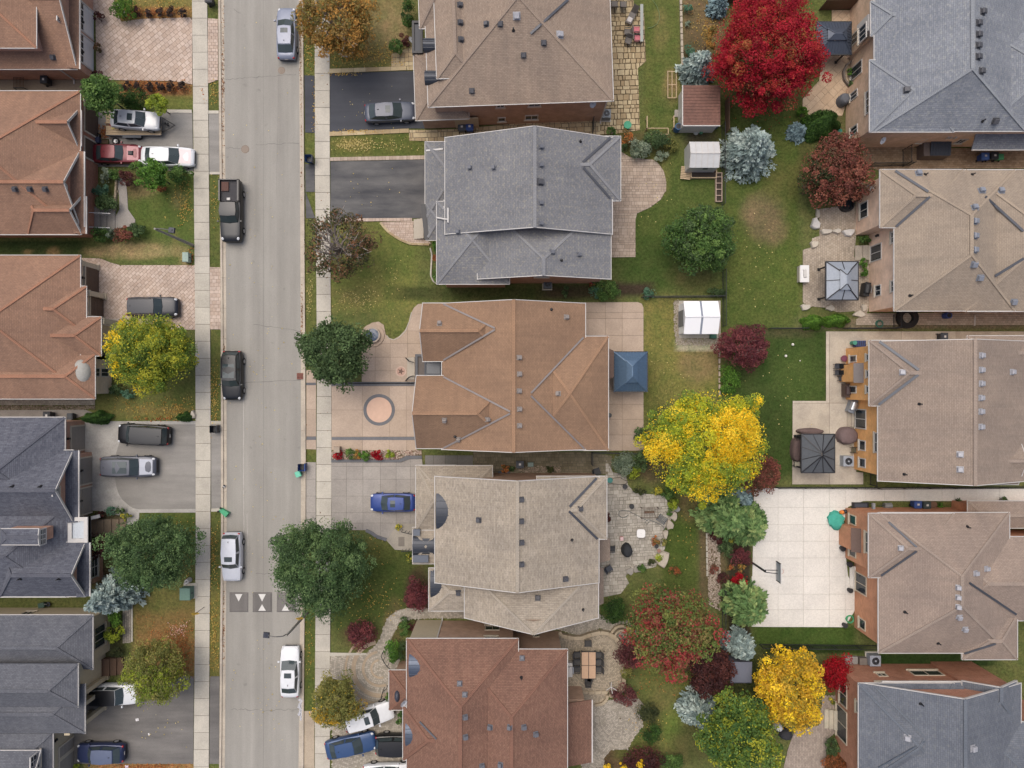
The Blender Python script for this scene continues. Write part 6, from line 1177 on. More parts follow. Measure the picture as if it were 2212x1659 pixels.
# right row gardens
cedar(1783, 265, 46, 40, 3.2, 'dkcedar', 'dark green spreading juniper by the stone patio', 'juniper', name='juniper'); conifer(1725, 283, .95, 1.6, 'bluesm', 'low blue spruce next to the juniper', 'spruce'); tree(1734, 246, 14, 14, 1.2, 'cedar', 'round clipped green bush at the patio corner', **SH)
tree(1806, 372, 76, 80, 5.4, 'redbrown', 'reddish brown tree between the two upper right houses', leaf=.18, dens=.9, pal2='dolive', pal2f=lambda r, k: (r[:, 0] < -.3) & (RNG.random(k) < .5))
for a in ((1835, 155, 4, 9, .7, 'bright', 'leafy plant in the half-round planter'), (1836, 180, 6, 6, .7, 'dk', 'dark plant at the foot of the half-round planter'), (1865, 517, 15, 10, 1.0, 'green', 'flowering bush above the rear steps'), (1866, 568, 9, 12, 1.0, 'bright', 'bright green bush beside the grey gazebo'), (1866, 590, 11, 9, .9, 'bright', 'lower green bush beside the grey gazebo'),
          (1798, 1514, 7, 7, .6, 'yflower', 'pot of yellow flowers by the red brick house'), (1796, 1610, 14, 22, 1.4, 'dk', 'dark green bush below the stone steps'), (1816, 1612, 11, 12, 1.0, 'olive', 'olive bush against the red brick wall'), (1806, 1645, 27, 20, 1.3, 'rust', 'rust coloured grass clump at the bottom right'),
          (2071, 1080, 8, 5, .7, 'dk', 'potted green plant on the court side path'), (2164, 1079, 12, 6, .8, 'dk', 'wide potted plant at the right end of the side path'), (2032, 1091, 8, 6, .6, 'bright', 'bright green pot plant beside the brown pot')):
    tree(*a, **SH)
for i, (x, y, rx, ry, lb) in enumerate(((1762, 696, 30, 19, 'left bright green cedar of the pair below the grey gazebo'), (1813, 692, 33, 17, 'right bright green cedar of the pair below the grey gazebo'))): cedar(x, y, rx, ry, 2.2, 'cedar', lb)
# fallen leaves
def leaves_on_ground(areas):
    P, C = [], []
    for px, py, rx, ry, n_, cols in areas:
        a = RNG.uniform(-1, 1, (n_, 2)); a = a if len(cols) > 3 and cols[3] == 'box' else a*np.sqrt(RNG.random((n_, 1)))
        P.append(np.stack([(px + a[:, 0]*rx - CX)*S, (CY - py - a[:, 1]*ry)*S, np.full(n_, .0)], 1)); pc = np.array([lin(c) for c in cols[:3]]); C.append(pc[RNG.integers(0, 3, n_)]*RNG.uniform(.8, 1.15, (n_, 1)))
    P = np.concatenate(P); C = np.concatenate(C); n_ = len(P); P[:, 2] = .02 + RNG.uniform(.01, .07, n_); nr = RNG.normal(0, .25, (n_, 3)) + np.array([0, 0, 1]); nr /= np.linalg.norm(nr, axis=1, keepdims=True)
    o = leaf_mesh('fallen_leaves', P, nr, RNG.uniform(.07, .16, n_), C, LEAF, None, .8); tag(o, 'fallen yellow and orange leaves lying on lawns and kerbs', 'leaves', None, 'stuff')
YL = [(226, 196, 110), (206, 168, 84), (184, 140, 70)]; OL = [(190, 116, 62), (168, 96, 54), (204, 146, 84)]; BL = [(150, 104, 72), (168, 120, 80), (130, 92, 66)]; PL = [(232, 214, 150), (220, 200, 130), (210, 190, 120)]
leaves_on_ground([(335, 187, 80, 17, 700, OL), (335, 28, 85, 14, 380, OL), (340, 5, 80, 20, 120, YL), (224, 290, 18, 26, 320, OL), (440, 200, 10, 25, 30, OL), (463, 200, 12, 40, 60, YL), (463, 430, 12, 70, 50, YL), (400, 440, 18, 60, 170, YL), (380, 420, 30, 70, 60, YL), (412, 555, 8, 25, 50, OL), (463, 860, 12, 90, 220, YL), (385, 880, 36, 30, 190, YL), (300, 880, 80, 26, 120, YL), (350, 905, 70, 6, 90, OL), (400, 1200, 22, 90, 160, YL), (463, 1200, 12, 90, 170, YL), (463, 1370, 12, 95, 230, YL), (395, 1400, 28, 70, 420, OL), (350, 1380, 60, 60, 180, OL), (385, 1360, 26, 20, 120, [(236, 206, 196), (214, 150, 110), (230, 190, 170)]), (310, 1655, 110, 8, 260, OL), (270, 1485, 26, 18, 160, BL),
  (482, 180, 4, 180, 190, BL), (482, 420, 4, 120, 60, BL), (484, 780, 4, 60, 80, BL), (482, 1350, 4, 90, 170, BL), (650, 60, 4, 200, 160, BL), (653, 300, 4, 180, 120, BL), (653, 680, 4, 70, 100, BL), (660, 1000, 4, 150, 20, BL),
  (800, 120, 95, 36, 480, YL), (730, 100, 80, 60, 260, YL), (668, 90, 12, 80, 160, YL), (765, 312, 60, 16, 300, PL), (830, 312, 80, 20, 90, PL), (780, 285, 66, 6, 240, YL), (740, 160, 50, 6, 90, YL), (680, 230, 8, 70, 90, YL), (770, 650, 60, 30, 140, PL), (800, 620, 90, 80, 60, PL), (668, 640, 12, 60, 60, PL), (800, 240, 80, 60, 26, PL), (800, 410, 100, 60, 16, PL),
  (810, 1300, 80, 60, 160, YL), (780, 1190, 60, 40, 60, YL), (668, 1400, 12, 100, 50, YL), (1420, 420, 60, 130, 26, PL), (1530, 60, 50, 60, 220, YL), (1640, 560, 70, 120, 40, PL), (1690, 850, 90, 110, 20, PL), (1440, 800, 60, 100, 30, PL), (1480, 1160, 40, 110, 40, YL), (1650, 220, 100, 70, 200, [(150, 40, 40), (170, 60, 50), (190, 90, 60)]), (1440, 1440, 110, 80, 260, OL), (1520, 1460, 60, 50, 200, BL), (1400, 1560, 60, 60, 60, YL), (1640, 1540, 70, 70, 120, YL), (1620, 1050, 60, 60, 60, YL), (1470, 1040, 60, 30, 90, YL), (570, 800, 90, 820, 110, PL), (570, 1500, 80, 140, 30, PL), (350, 1560, 70, 60, 20, PL), (700, 700, 12, 600, 60, BL)])
# ------------------------------------------------------------------ vehicles
CARGLASS = gloss('car_glass', (66, 76, 78), .06); HEADL = gloss('headlamp_glass', (214, 216, 218), .15); TAILL = gloss('tail_lamp_red', (168, 30, 38), .2); PLASTIC = plain('black_plastic', (40, 41, 44), .55)
KIND = dict(  # cowl, roof front, roof rear, rear base, height, belt, roof half width share
    sedan=(.24, .075, -.26, -.41, 1.44, .92, .7), coupe=(.15, .02, -.24, -.4, 1.36, .9, .68), suv=(.21, .1, -.4, -.47, 1.7, 1.08, .76), hatch=(.22, .1, -.33, -.46, 1.52, .98, .74), van=(.29, .17, -.43, -.485, 1.76, 1.08, .8), pickup=(.2, .11, -.1, -.13, 1.85, 1.2, .78))
def car(label, px, py, ang, L, Wd, kind, pm, z0=0.0, sunroof=None, rails=False, roofm=None, hood=None, scoop=False, name='car', cat='car', group='cars and vans', pano=False):
    cw, rf, rr, rb, Ht, zb, wt_ = KIND[kind]; c = G(px, py, z0+.8); o = empty(name, (c.x, c.y, z0), R(ang), label, cat, group, local=True); h2 = L/2
    xs_ = [-1, -.985, -.94, -.85, -.7, -.5, -.25, 0, .25, .45, .62, .78, .88, .95, .985, 1]
    def zt(t):
        if kind == 'pickup': pr = [(-1, zb-.05), (.35, zb), (.5, zb-.02), (.9, zb-.1), (1, zb-.25)]
        elif kind in ('suv', 'van', 'hatch'): pr = [(-1, zb-.2), (-.94, zb), (cw*2, zb), (.85, zb-.14), (.95, zb-.22), (1, zb-.36)]
        else: pr = [(-1, zb-.16), (-.93, zb+.0), (rb*2, zb+.04), (cw*2, zb+.02), (.85, zb-.13), (.95, zb-.2), (1, zb-.32)]
        return float(np.interp(t, [p[0] for p in pr], [p[1] for p in pr]))
    def wd(t):
        a = abs(t); w_ = Wd/2*(1 - .05*a**2 - (.12 if t > 0 else .09)*max(0, (a-.7)/.3)**2.2); return w_*(.93 if a >= 1 else 1)
    V, F = [], []
    for t_ in xs_:
        w_, z_ = wd(t_), zt(t_); lo = .2 if abs(t_) < .9 else .28
        half = [(w_*.86, lo), (w_*.97, lo+.12), (w_, .52), (w_*.985, z_-.16), (w_*.93, z_-.05), (w_*.8, z_), (w_*.42, z_+.025)]
        V += [(t_*h2, y, z) for y, z in half] + [(t_*h2, 0, z_+.035)] + [(t_*h2, -y, z) for y, z in half[::-1]]
    n_ = 15
    for i in range(len(xs_)-1):
        for k in range(n_-1): F.append((i*n_+k, (i+1)*n_+k, (i+1)*n_+k+1, i*n_+k+1))
    F.append(tuple(range(n_))); F.append(tuple((len(xs_)-1)*n_+k for k in range(n_))[::-1])
    m = MB(); m.v, m.f = V, F; m.build('body', pm, o, smooth=35)
    # cabin
    wb, wt = Wd/2*.9, Wd/2*wt_; zr = Ht; mid = (rf+rr)/2 + .03
    B = [(cw*L, wb*.88, zb), (mid*L, wb, zb), (rb*L, wb*.86, zb)]; Tt = [(rf*L, wt*.93, zr-.05), (mid*L, wt, zr), (rr*L, wt*.9, zr-.06)]
    mir = lambda p: (p[0], -p[1], p[2]); Ct = [(rf*L+.06, 0, zr-.005), (mid*L, 0, zr+.045), (rr*L-.04, 0, zr-.015)]
    Vv = B + Tt + [mir(p) for p in B] + [mir(p) for p in Tt] + Ct + [(cw*L+.1, 0, zb+.03), (rb*L-.06, 0, zb+.03)]
    Fs = [(0, 3, 4, 1), (1, 4, 5, 2), (6, 7, 10, 9), (7, 8, 11, 10), (0, 15, 12, 3), (15, 6, 9, 12), (2, 5, 14, 16), (16, 14, 11, 8)]
    cab = MB(); cab.v, cab.f = Vv, Fs; cab.build('cabin', pm, o, smooth=30)
    rf_ = MB(); up = .012; R6 = [Tt[0], Tt[1], Tt[2]]; rf_.v = [(p[0], p[1]*1.0, p[2]+up) for p in R6] + [(p[0], 0, p[2]+up) for p in Ct] + [(p[0], -p[1], p[2]+up) for p in R6]
    rf_.f = [(0, 3, 4, 1), (1, 4, 5, 2), (3, 6, 7, 4), (4, 7, 8, 5)]; roof = rf_.build('roof', roofm or pm, o, smooth=60)
    def pane(nm, a, b_, c_, d_, iu=.05, iv=.1, mt=CARGLASS, off=.012):
        a, b_, c_, d_ = map(Vector, (a, b_, c_, d_)); nr = (b_-a).cross(d_-a).normalized(); ct = (a+b_+c_+d_)/4
        if nr.dot(ct - Vector((0, 0, .9))) < 0: nr = -nr
        bl = lambda u, v: (a*(1-u)+b_*u)*(1-v) + (d_*(1-u)+c_*u)*v + nr*off
        MB().add([bl(iu, iv), bl(1-iu, iv), bl(1-iu, 1-iv*.6), bl(iu, 1-iv*.6)], [(0, 1, 2, 3)]).build(nm, mt, o)
    cf, cr = Vv[15], Vv[16]
    for sg in (1, -1):
        q = (lambda p: p) if sg > 0 else mir
        pane('windshield', q(B[0]), cf, Ct[0], q(Tt[0]), .0, .06); pane('rear_window', q(B[2]), cr, Ct[2], q(Tt[2]), .0 if kind != 'van' else .0, .14)
        pane('side_window', q(B[0]), q(B[1]), q(Tt[1]), q(Tt[0]), .08, .16); pane('side_window', q(B[1]), q(B[2]), q(Tt[2]), q(Tt[1]), .06, .16)
        x = cw*L-.1; MB().cbox((x, sg*(Wd/2+.07), zb+.06), (.14, .2, .13), 0, .8).build('mirror', pm, o)
        hx = h2*.9; MB().ball((hx, sg*Wd*.36, zt(.9)-.07), (.2, .14, .09), 8, 4).build('headlight', HEADL, o, smooth=True)
        MB().ball((-h2*.955, sg*Wd*.37, zt(-.95)-.12), (.12, .13, .12), 8, 4).build('taillight', TAILL, o, smooth=True)
        for xw in (.31, -.29):
            wx = xw*L; ww = MB(); N_ = 16
            for yy in (-.11, .11): ww.v += [(wx+.33*math.cos(2*math.pi*k/N_), sg*(Wd/2-.09)+yy, .33+.33*math.sin(2*math.pi*k/N_)) for k in range(N_)]
            ww.f = [(k, (k+1) % N_, N_+(k+1) % N_, N_+k) for k in range(N_)] + [tuple(range(N_)), tuple(range(N_, 2*N_))]; wo = ww.build('wheel', RUBBER, o)
            rm = MB(); yy = sg*(Wd/2+.025); rm.v = [(wx+.22*math.cos(2*math.pi*k/10)*(1 if k % 2 else .8), yy, .33+.22*math.sin(2*math.pi*k/10)*(1 if k % 2 else .8)) for k in range(10)]; rm.f = [tuple(range(10))]; rm.build('rim', CHROME, wo)
    MB().box(h2*.93, h2*1.005, -Wd*.3, Wd*.3, .34, zt(.97)-.12).build('grille', PLASTIC, o); MB().box(-h2*1.006, -h2*.97, -Wd*.36, Wd*.36, .3, .48).build('rear_bumper', PLASTIC, o)
    MB().box(-h2*1.012, -h2*1.0, -.16, .16, .62, .72).build('number_plate', WHITE, o)
    if sunroof or pano:
        x1, x0 = (rf*L-.2, rf*L-(.66 if not pano else 1.5)); yw = wt*(.52 if not pano else .74); zz = lambda x: float(np.interp(x, [Ct[2][0], Ct[1][0], Ct[0][0]], [Ct[2][2], Ct[1][2], Ct[0][2]]))
        MB().add([(x0, -yw, zz(x0)+.0), (x1, -yw, zz(x1)-.0), (x1, 0, zz(x1)+.025), (x0, 0, zz(x0)+.025), (x0, yw, zz(x0)), (x1, yw, zz(x1))], [(0, 1, 2, 3), (3, 2, 5, 4)]).build('sunroof', CARGLASS, roof)
    if rails:
        for sg in (1, -1): MB().bar((rf*L-.2, sg*wt*.95, zr+.06), (rr*L+.1, sg*wt*.93, zr+.05), .05, .06).build('roof_rail', PLASTIC, roof)
    if kind not in ('pickup',): MB().cbox((rr*L+.25, 0, zr+.06), (.16, .04, .08), 0, .4).build('antenna_fin', PLASTIC, roof)
    if hood: 
        m = MB(); q = [(.46, .6), (.9, .56)]; m.add([(a*h2, s_*w_*Wd/2*1.25, zt(a)+.03) for a, w_ in q for s_ in (1, -1)] + [(a*h2, 0, zt(a)+.045) for a, w_ in q], [(0, 4, 5, 2), (4, 1, 3, 5)]); m.build('bonnet', hood, o)
    if scoop: MB().cbox((.3*L, 0, zb+.02), (.5, .42, .1), 0, .7).build('bonnet_scoop', PLASTIC, o)
    if kind == 'pickup':
        x0, x1 = -h2*.95, rb*L-.06; w_ = Wd/2*.84; MB().box(x0, x1, -w_, w_, zb+.02, zb+.06).build('bed_floor', plain('dirty_bed', (62, 60, 62), .8, var=.2), o)
        for q in ((x0-.06, x1, w_-.04, w_+.1), (x0-.06, x1, -w_-.1, -w_+.04), (x0-.1, x0, -w_-.1, w_+.1)): MB().box(*q, zb, zb+.34).build('bed_side', pm, o)
        MB().box(x0+.15, x0+1.0, -.7, -.05, zb+.05, zb+.2).build('bed_load', plain('brown_load', (92, 62, 52), .8), o); MB().box(x1-.3, x1-.08, -.2, .1, zb+.05, zb+.2).build('bed_load', WHITE, o)
    return o
Pm = lambda nm, c_, me_=.15: paint(nm, c_, me_)
car('grey sedan with sunroof parked on the road at the top', 618, 71, 90, 4.85, 1.85, 'sedan', Pm('steel_grey_paint', (136, 142, 158)), sunroof=1)
car('dark charcoal sedan nosed up to the garage on the black driveway', 842, 241, 3, 4.75, 1.85, 'sedan', Pm('charcoal_paint', (74, 80, 94)), sunroof=1)
car('silver sedan with black rear glass strapped on a flat trailer', 290, 258, -4, 4.5, 1.75, 'sedan', Pm('silver_paint', (206, 207, 208)), z0=.62, sunroof=1)
car('maroon coupe with black bonnet scoop on the grey driveway', 251, 331, 0, 4.6, 1.8, 'coupe', Pm('maroon_paint', (112, 34, 44)), scoop=True, hood=Pm('faded_pink_paint', (156, 92, 100), .1))
car('white sedan with pinkish bonnet nearest the sidewalk on the grey driveway', 361, 337.5, -1.5, 4.95, 1.85, 'sedan', Pm('white_paint', (228, 230, 231), .0), hood=Pm('pinkish_white_paint', (222, 206, 206), .0))
car('black pickup truck parked at the left kerb', 500, 456, -90, 5.75, 2.0, 'pickup', Pm('black_paint', (20, 21, 25), .0), name='pickup_truck', cat='pickup truck')
car('charcoal estate car on the paved driveway above the yellow-green tree', 329.5, 663, 0, 4.75, 1.9, 'suv', Pm('graphite_paint', (34, 36, 44)), rails=True)
car('black SUV with dark glass roof parked at the left kerb', 501.5, 811, -90, 4.6, 1.9, 'suv', MATS['black_paint'], rails=True, pano=True)
car('black minivan facing the garage on the curved driveway', 310, 939, 177, 4.85, 1.95, 'van', MATS['black_paint'], name='minivan', cat='minivan', rails=True)
car('grey SUV with panoramic roof beside the black minivan', 277, 1008, 0, 5.2, 1.98, 'suv', Pm('mid_grey_paint', (84, 87, 97)), pano=True, hood=Pm('bonnet_reflection_grey', (170, 174, 184)))  # bright reflection on the dark grey bonnet is put into its colour
car('silver-white SUV parked at the left kerb above the speed cushions', 501, 1203, -90, 4.55, 1.85, 'suv', Pm('pearl_paint', (212, 215, 222), .1), sunroof=1)
car('white SUV with black roof half under the stucco carport', 247, 1500, 1, 4.7, 1.95, 'suv', MATS['white_paint'], roofm=MATS['black_paint'])
car('navy hatchback backed on the bottom left driveway', 216, 1628, 180, 4.45, 1.85, 'hatch', Pm('navy_paint', (44, 54, 88)), roofm=Pm('pale_navy_roof', (96, 106, 130)))  # roof in a paler navy than the body
car('blue sedan on the grey slab driveway', 848, 1086, 180, 4.2, 1.75, 'sedan', Pm('royal_blue_paint', (48, 72, 138)), sunroof=1)
car('white sedan with sunroof parked at the right kerb', 626, 1452, 90, 4.75, 1.85, 'sedan', MATS['white_paint'], sunroof=1)
car('white estate car parked askew under the olive street tree', 796, 1548, 17, 4.75, 1.85, 'suv', MATS['white_paint'], sunroof=1)
car('blue sedan parked askew at the bottom driveway', 757, 1612, 12, 4.75, 1.85, 'sedan', Pm('denim_blue_paint', (52, 80, 122)))
car('black SUV half under the red-brown roof at the bottom', 864, 1609, 0, 4.6, 1.95, 'suv', MATS['black_paint'])
car('white car cut off by the bottom edge of the picture', 838, 1672, 2, 4.7, 1.85, 'sedan', MATS['white_paint'])
# flat trailer under the silver sedan, loose wheels
c = TG(0, 0, 1155, 1075); o = empty('car_trailer', c, label='flat wooden car trailer with a metal drawbar', cat='trailer')
A, B = TG(0, 0, 917, 985, .55), TG(0, 0, 1393, 1168, .55); m = MB()
for k in range(9): y0 = B.y + (A.y-B.y)*k/9; MB().box(A.x, B.x, y0+.012, y0+(A.y-B.y)/9-.012, .5, .58).build('deck_board', WOOD if k != 4 else BROWNWOOD, o)
for y in (A.y+.03, B.y-.03): MB().box(A.x, B.x, y-.03, y+.03, .42, .62).build('side_rail', DKGREY, o)
q = TG(0, 0, 1530, 1098); m = MB(); m.bar((B.x, A.y-.3, .48), (q.x, q.y, .45), .09).bar((B.x, B.y+.3, .48), (q.x, q.y, .45), .09); m.build('drawbar', BLACK, o); q2 = TG(0, 0, 1462, 1090); MB().cyl(q2, .06, .1, .95, 8).cbox((q2.x, q2.y, .6), (.35, .22, .2)).build('jack', PLASTIC, o)
for sx in (.35, -.55):
    for y in (B.y-.14, A.y+.14):
        ww = MB(); ww.v = [((A.x+B.x)/2+sx+.3*math.cos(2*math.pi*k/14), y+yy, .3+.3*math.sin(2*math.pi*k/14)) for yy in (-.1, .1) for k in range(14)]; ww.f = [(k, (k+1) % 14, 14+(k+1) % 14, 14+k) for k in range(14)] + [tuple(range(14)), tuple(range(14, 28))]; ww.build('wheel', RUBBER, o)
MB().box((A.x+B.x)/2-1.0, (A.x+B.x)/2+.75, B.y-.28, B.y-.05, .6, .66).build('mudguard', DKGREY, o); MB().cbox(TG(0,0,990,1105,.62), (.5, .15, .1), .3).cbox(TG(0,0,1010,1095,.62), (.12, .4, .1), .5).build('yellow_strap', plain('strap_yellow', (206, 190, 110), .8), o)
def flat_wheel(px, py, label, z=0.0):
    c = G(px, py); o = empty('loose_wheel', c, label=label, cat='wheel', group='loose wheels on the driveway'); MB().ring(c, .2, .33, z+.0, z+.22, 24).build('tyre', RUBBER, o, smooth=40); MB().ring(c, .15, .205, z+.1, z+.2, 24).cyl(c, .05, z+.08, z+.17, 10).build('rim', CHROME, o)
    for k in range(10): a = 2*math.pi*k/10; MB().bar((c.x+.04*math.cos(a), c.y+.04*math.sin(a), z+.15), (c.x+.18*math.cos(a), c.y+.18*math.sin(a), z+.17), .035, .03).build('spoke', CHROME, o)
flat_wheel(*T(0,0,1203,1184), 'loose alloy wheel lying against the trailer edge'); flat_wheel(*T(0,0,1008,1224), 'loose alloy wheel lying beside the maroon coupe')
c = TG(0,0,855,1215); o = empty('hand_truck', c, label='blue and black hand truck beside the garage post', cat='hand truck'); MB().box(c.x-.3, c.x+.3, c.y-.35, c.y+.2, .1, .5).build('load', plain('blue_black', (52, 58, 84), .7), o); MB().ring((c.x, c.y+.35), .18, .3, .1, .3, 14).ring((c.x-.1, c.y-.3), .15, .26, .1, .3, 14).build('wheel', RUBBER, o)
c = TG(0,0,912,1226); o = empty('crate', c, label='shallow wooden crate beside the loose wheel', cat='crate'); MB().box(c.x-.35, c.x+.35, c.y-.2, c.y+.2, .04, .1).build('floor', BROWNWOOD, o)
for q in ((-.37, .37, -.22, -.19), (-.37, .37, .19, .22), (-.37, -.34, -.19, .19), (.34, .37, -.19, .19)): MB().box(c.x+q[0], c.x+q[1], c.y+q[2], c.y+q[3], .04, .25).build('side', plain('olive_crate', (120, 116, 72), .8), o)
# ------------------------------------------------------------------ yard and street things
def bin_cart(label, px, py, rz, body, lid, z0=0.0, open_=False, tag_=None, group='wheeled bins', s=1.0):
    c = G(px, py, .5); o = empty('wheeled_bin', (c.x, c.y, z0), R(rz), label, 'bin', group, local=True); b_, l_ = plain('bin_%d_%d_%d' % body, body, .6), plain('bin_%d_%d_%d' % lid, lid, .55)
    V = [(x*.23*s, y*.25*s, .12) for x, y in ((-1,-1),(1,-1),(1,1),(-1,1))] + [(x*.3*s, y*.34*s, .95*s) for x, y in ((-1,-1),(1,-1),(1,1),(-1,1))]
    MB().add(V, [(0,3,2,1),(0,1,5,4),(1,2,6,5),(2,3,7,6),(3,0,4,7)] + ([] if open_ else [(4,5,6,7)])).build('body', b_, o)
    if open_:
        MB().box(-.24*s, .24*s, -.28*s, .28*s, .3, .32).build('inside', BLACK, o); MB().add([(-.31*s, y*.35*s, z) for y, z in ((-1, .95*s), (1, .95*s), (1, .35), (-1, .35))] + [(-.37*s, y*.35*s, z) for y, z in ((-1, .97*s), (1, .97*s), (1, .35), (-1, .35))], [(0,1,2,3),(7,6,5,4),(0,4,5,1),(1,5,6,2),(2,6,7,3),(3,7,4,0)]).build('lid', l_, o)
    else: MB().cbox((0, 0, .98*s), (.66*s, .74*s, .07), 0, .94).cbox((0, 0, 1.03*s), (.5*s, .58*s, .05), 0, .9).build('lid', l_, o)
    MB().bar((-.36*s, -.28*s, .93*s), (-.36*s, .28*s, .93*s), .04).build('handle', b_, o)
    for y in (-.3, .3): m = MB(); m.v = [(-.22*s+.12*math.cos(2*math.pi*k/12), y*s+d, .12+.12*math.sin(2*math.pi*k/12)) for d in (-.03, .03) for k in range(12)]; m.f = [(k, (k+1) % 12, 12+(k+1) % 12, 12+k) for k in range(12)] + [tuple(range(12)), tuple(range(12, 24))]; m.build('wheel', RUBBER, o)
    if tag_: MB().box(-.08, .1, -.1, .1, 1.055*s, 1.062*s).build('label_panel', WHITE, o)
    return o
GRY, BLU, BLKB, GRN = (72, 76, 84), (50, 78, 140), (46, 48, 54), (62, 150, 112)
for a in (('grey wheeled bin against the brick wall of the top house', *T(1,0,1782,1112), 90, GRY, GRY, 0, False, 1), ('blue wheeled bin beside the grey one by the top house', *T(1,0,1848,1110), 90, BLU, BLU, 0, False, 1), ('black open bin with blue lid on the boulevard by the black driveway', *T(1,0,460,1378), 180, (70, 96, 140), BLKB, 0, True, None),
          ('black wheeled bin between the two uppermost left houses', *T(0,0,405,705), 0, BLKB, BLKB, 0, False, 1), ('black open bin on the boulevard by the curved driveway', *T(0,2,1855,388), 180, BLKB, BLKB, 0, True, None), ('blue wheeled bin with black open top at the right kerb', *T(1,2,400,718), 180, BLU, BLU, 0, True, None), ('teal green bin beside the blue one at the right kerb', *T(1,2,370,776), 20, (86, 190, 156), (110, 200, 168), 0, False, None, 'wheeled bins', .75),
          ('grey bin with white panel in the side yard of the beige-roofed house', *T(2,2,68,690), 90, GRY, GRY, 0, False, 1), ('blue wheeled bin along the top right house', *T(3,0,1850,1362), 90, BLU, (70, 100, 156), 0, False, 1), ('black wheeled bin between blue and green bins at the top right', *T(3,0,1930,1358), 90, BLKB, BLKB, 0, False, 1), ('green bin at the end of the three along the top right house', *T(3,0,1993,1362), 90, (58, 130, 84), (72, 150, 98), 0, False, None, 'wheeled bins', .8),
          ('dark slate bin on the path above the orange brick house', *T(3,1,1500,1252), 0, (60, 64, 72), (70, 74, 82), 0, False, 1), ('blue wheeled bin beside the court side wall', *T(3,2,1272,1034), 90, BLU, BLU, 0, False, 1), ('dark green wheeled bin beside the court side wall', *T(3,2,1350,1040), 90, (62, 74, 74), (56, 66, 66), 0, False, 1), ('black bin between the slate-roofed and half-dome houses', *T(0,2,432,270), 0, BLKB, BLKB, 0, False, 1), ('round black pot bin at the driveway end of the side path', *T(0,2,620,278), 0, (56, 62, 68), (66, 72, 78), 0, False, None, 'wheeled bins', .8), ('black bin at the top edge on the left boulevard', 455, 3, 0, BLKB, BLKB)):
    bin_cart(*a)
c = TG(0, 2, 1945, 1100); o = empty('wheeled_bin', (c.x, c.y, 0), R(-35), 'green bin lying on its side at the left kerb', 'bin', 'wheeled bins', True); gm = plain('kerb_green', (70, 164, 118), .6)
MB().add([(x, y, z) for x, a in ((-.42, .8), (.42, 1.0)) for y, z in ((-.24*a, .06), (.24*a, .06), (.24*a, .5*a), (-.24*a, .5*a))], [(0,1,2,3),(0,4,5,1),(1,5,6,2),(2,6,7,3),(3,7,4,0),(7,6,5,4)]).build('body', gm, o); MB().box(.43, .48, -.28, .28, .02, .56).build('lid', gm, o)
for y in (-.2, .2): MB().ring((-.4, y), .02, .1, .5, .55, 10).build('wheel', RUBBER, o)
# street lamps
def lamp_post(label, bx, by, tx, ty, hx, hy, z):
    b_, t_, h_ = G(bx, by), G(tx, ty, z), G(hx, hy, z+.25); t_ = Vector((b_.x, b_.y, z)); o = empty('street_lamp', b_, label=label, cat='street lamp', group='street lamps'); pm = plain('concrete_pole', (150, 146, 136), .85, var=.08)
    MB().tube([b_, t_], [.15, .09], 10).build('pole', pm, o, smooth=True); d = h_ - t_
    MB().tube([t_ - Vector((0, 0, .7)), t_ + d*.15 + Vector((0, 0, .1)), t_ + d*.5 + Vector((0, 0, .3)), h_], [.05, .05, .045, .04], 7).build('arm', plain('grey_arm', (110, 108, 104), .6, .3), o, smooth=True); MB().cbox(h_, (.55, .5, .16), math.atan2(d.y, d.x), .85).cbox(h_ + Vector((0, 0, .1)), (.16, .16, .08)).build('lamp_head', plain('lamp_black', (44, 48, 62), .5), o)
lamp_post('street lamp on the lawn left of the black pickup', *T(0,1,1665,460), *T(0,1,1320,325), *T(0,1,1483,330), 7.2); lamp_post('street lamp below the speed cushions leaning over the road', *T(1,3,440,318), *T(1,3,270,498), *T(1,3,88,512), 6.2)
for px, py, lb in ((442, 1311, 'yellow speed bump sign beside the left sidewalk'), (661, 1321, 'yellow speed bump sign under the largest dark green tree')):
    c = G(px, py); o = empty('warning_sign', c, label=lb, cat='sign', group='yellow warning signs'); MB().cyl(c, .03, 0, 2.3, 8).build('post', DKGREY, o); MB().add([(c.x+x, c.y+d, 2.0+z) for d in (-.02, .02) for x, z in ((0, -.38), (.38, 0), (0, .38), (-.38, 0))], [(0,1,2,3),(7,6,5,4),(0,4,5,1),(1,5,6,2),(2,6,7,3),(3,7,4,0)]).build('plate', plain('sign_yellow', (216, 176, 60), .5), o)
def util(label, px, py, w_, d_, h_, col, pad=True):
    c = G(px, py, h_); c.z = 0; o = empty('utility_box', c, label=label, cat='utility box', group='utility boxes'); mt = plain('util_%d' % col[0], col, .6)
    if pad: MB().box(c.x-w_/2-.05, c.x+w_/2+.3, c.y-d_/2-.1, c.y+d_/2+.25, 0, .1).build('pad', CONCRETE, o)
    MB().box(c.x-w_/2, c.x+w_/2, c.y-d_/2, c.y+d_/2, .1, h_-.08).build('cabinet', mt, o); MB().cbox((c.x, c.y, h_-.04), (w_+.08, d_+.08, .1), 0, .93).build('lid', mt, o); MB().cbox((c.x+w_/2+.02, c.y, h_*.55), (.04, .12, .2)).build('latch', DKGREY, o)
util('pale green utility box on the dry lawn', 400, 555, .5, .85, .8, (152, 172, 158), False); util('large green transformer box beside the left sidewalk', 399, 1284, .95, 1.1, 1.0, (102, 134, 118))
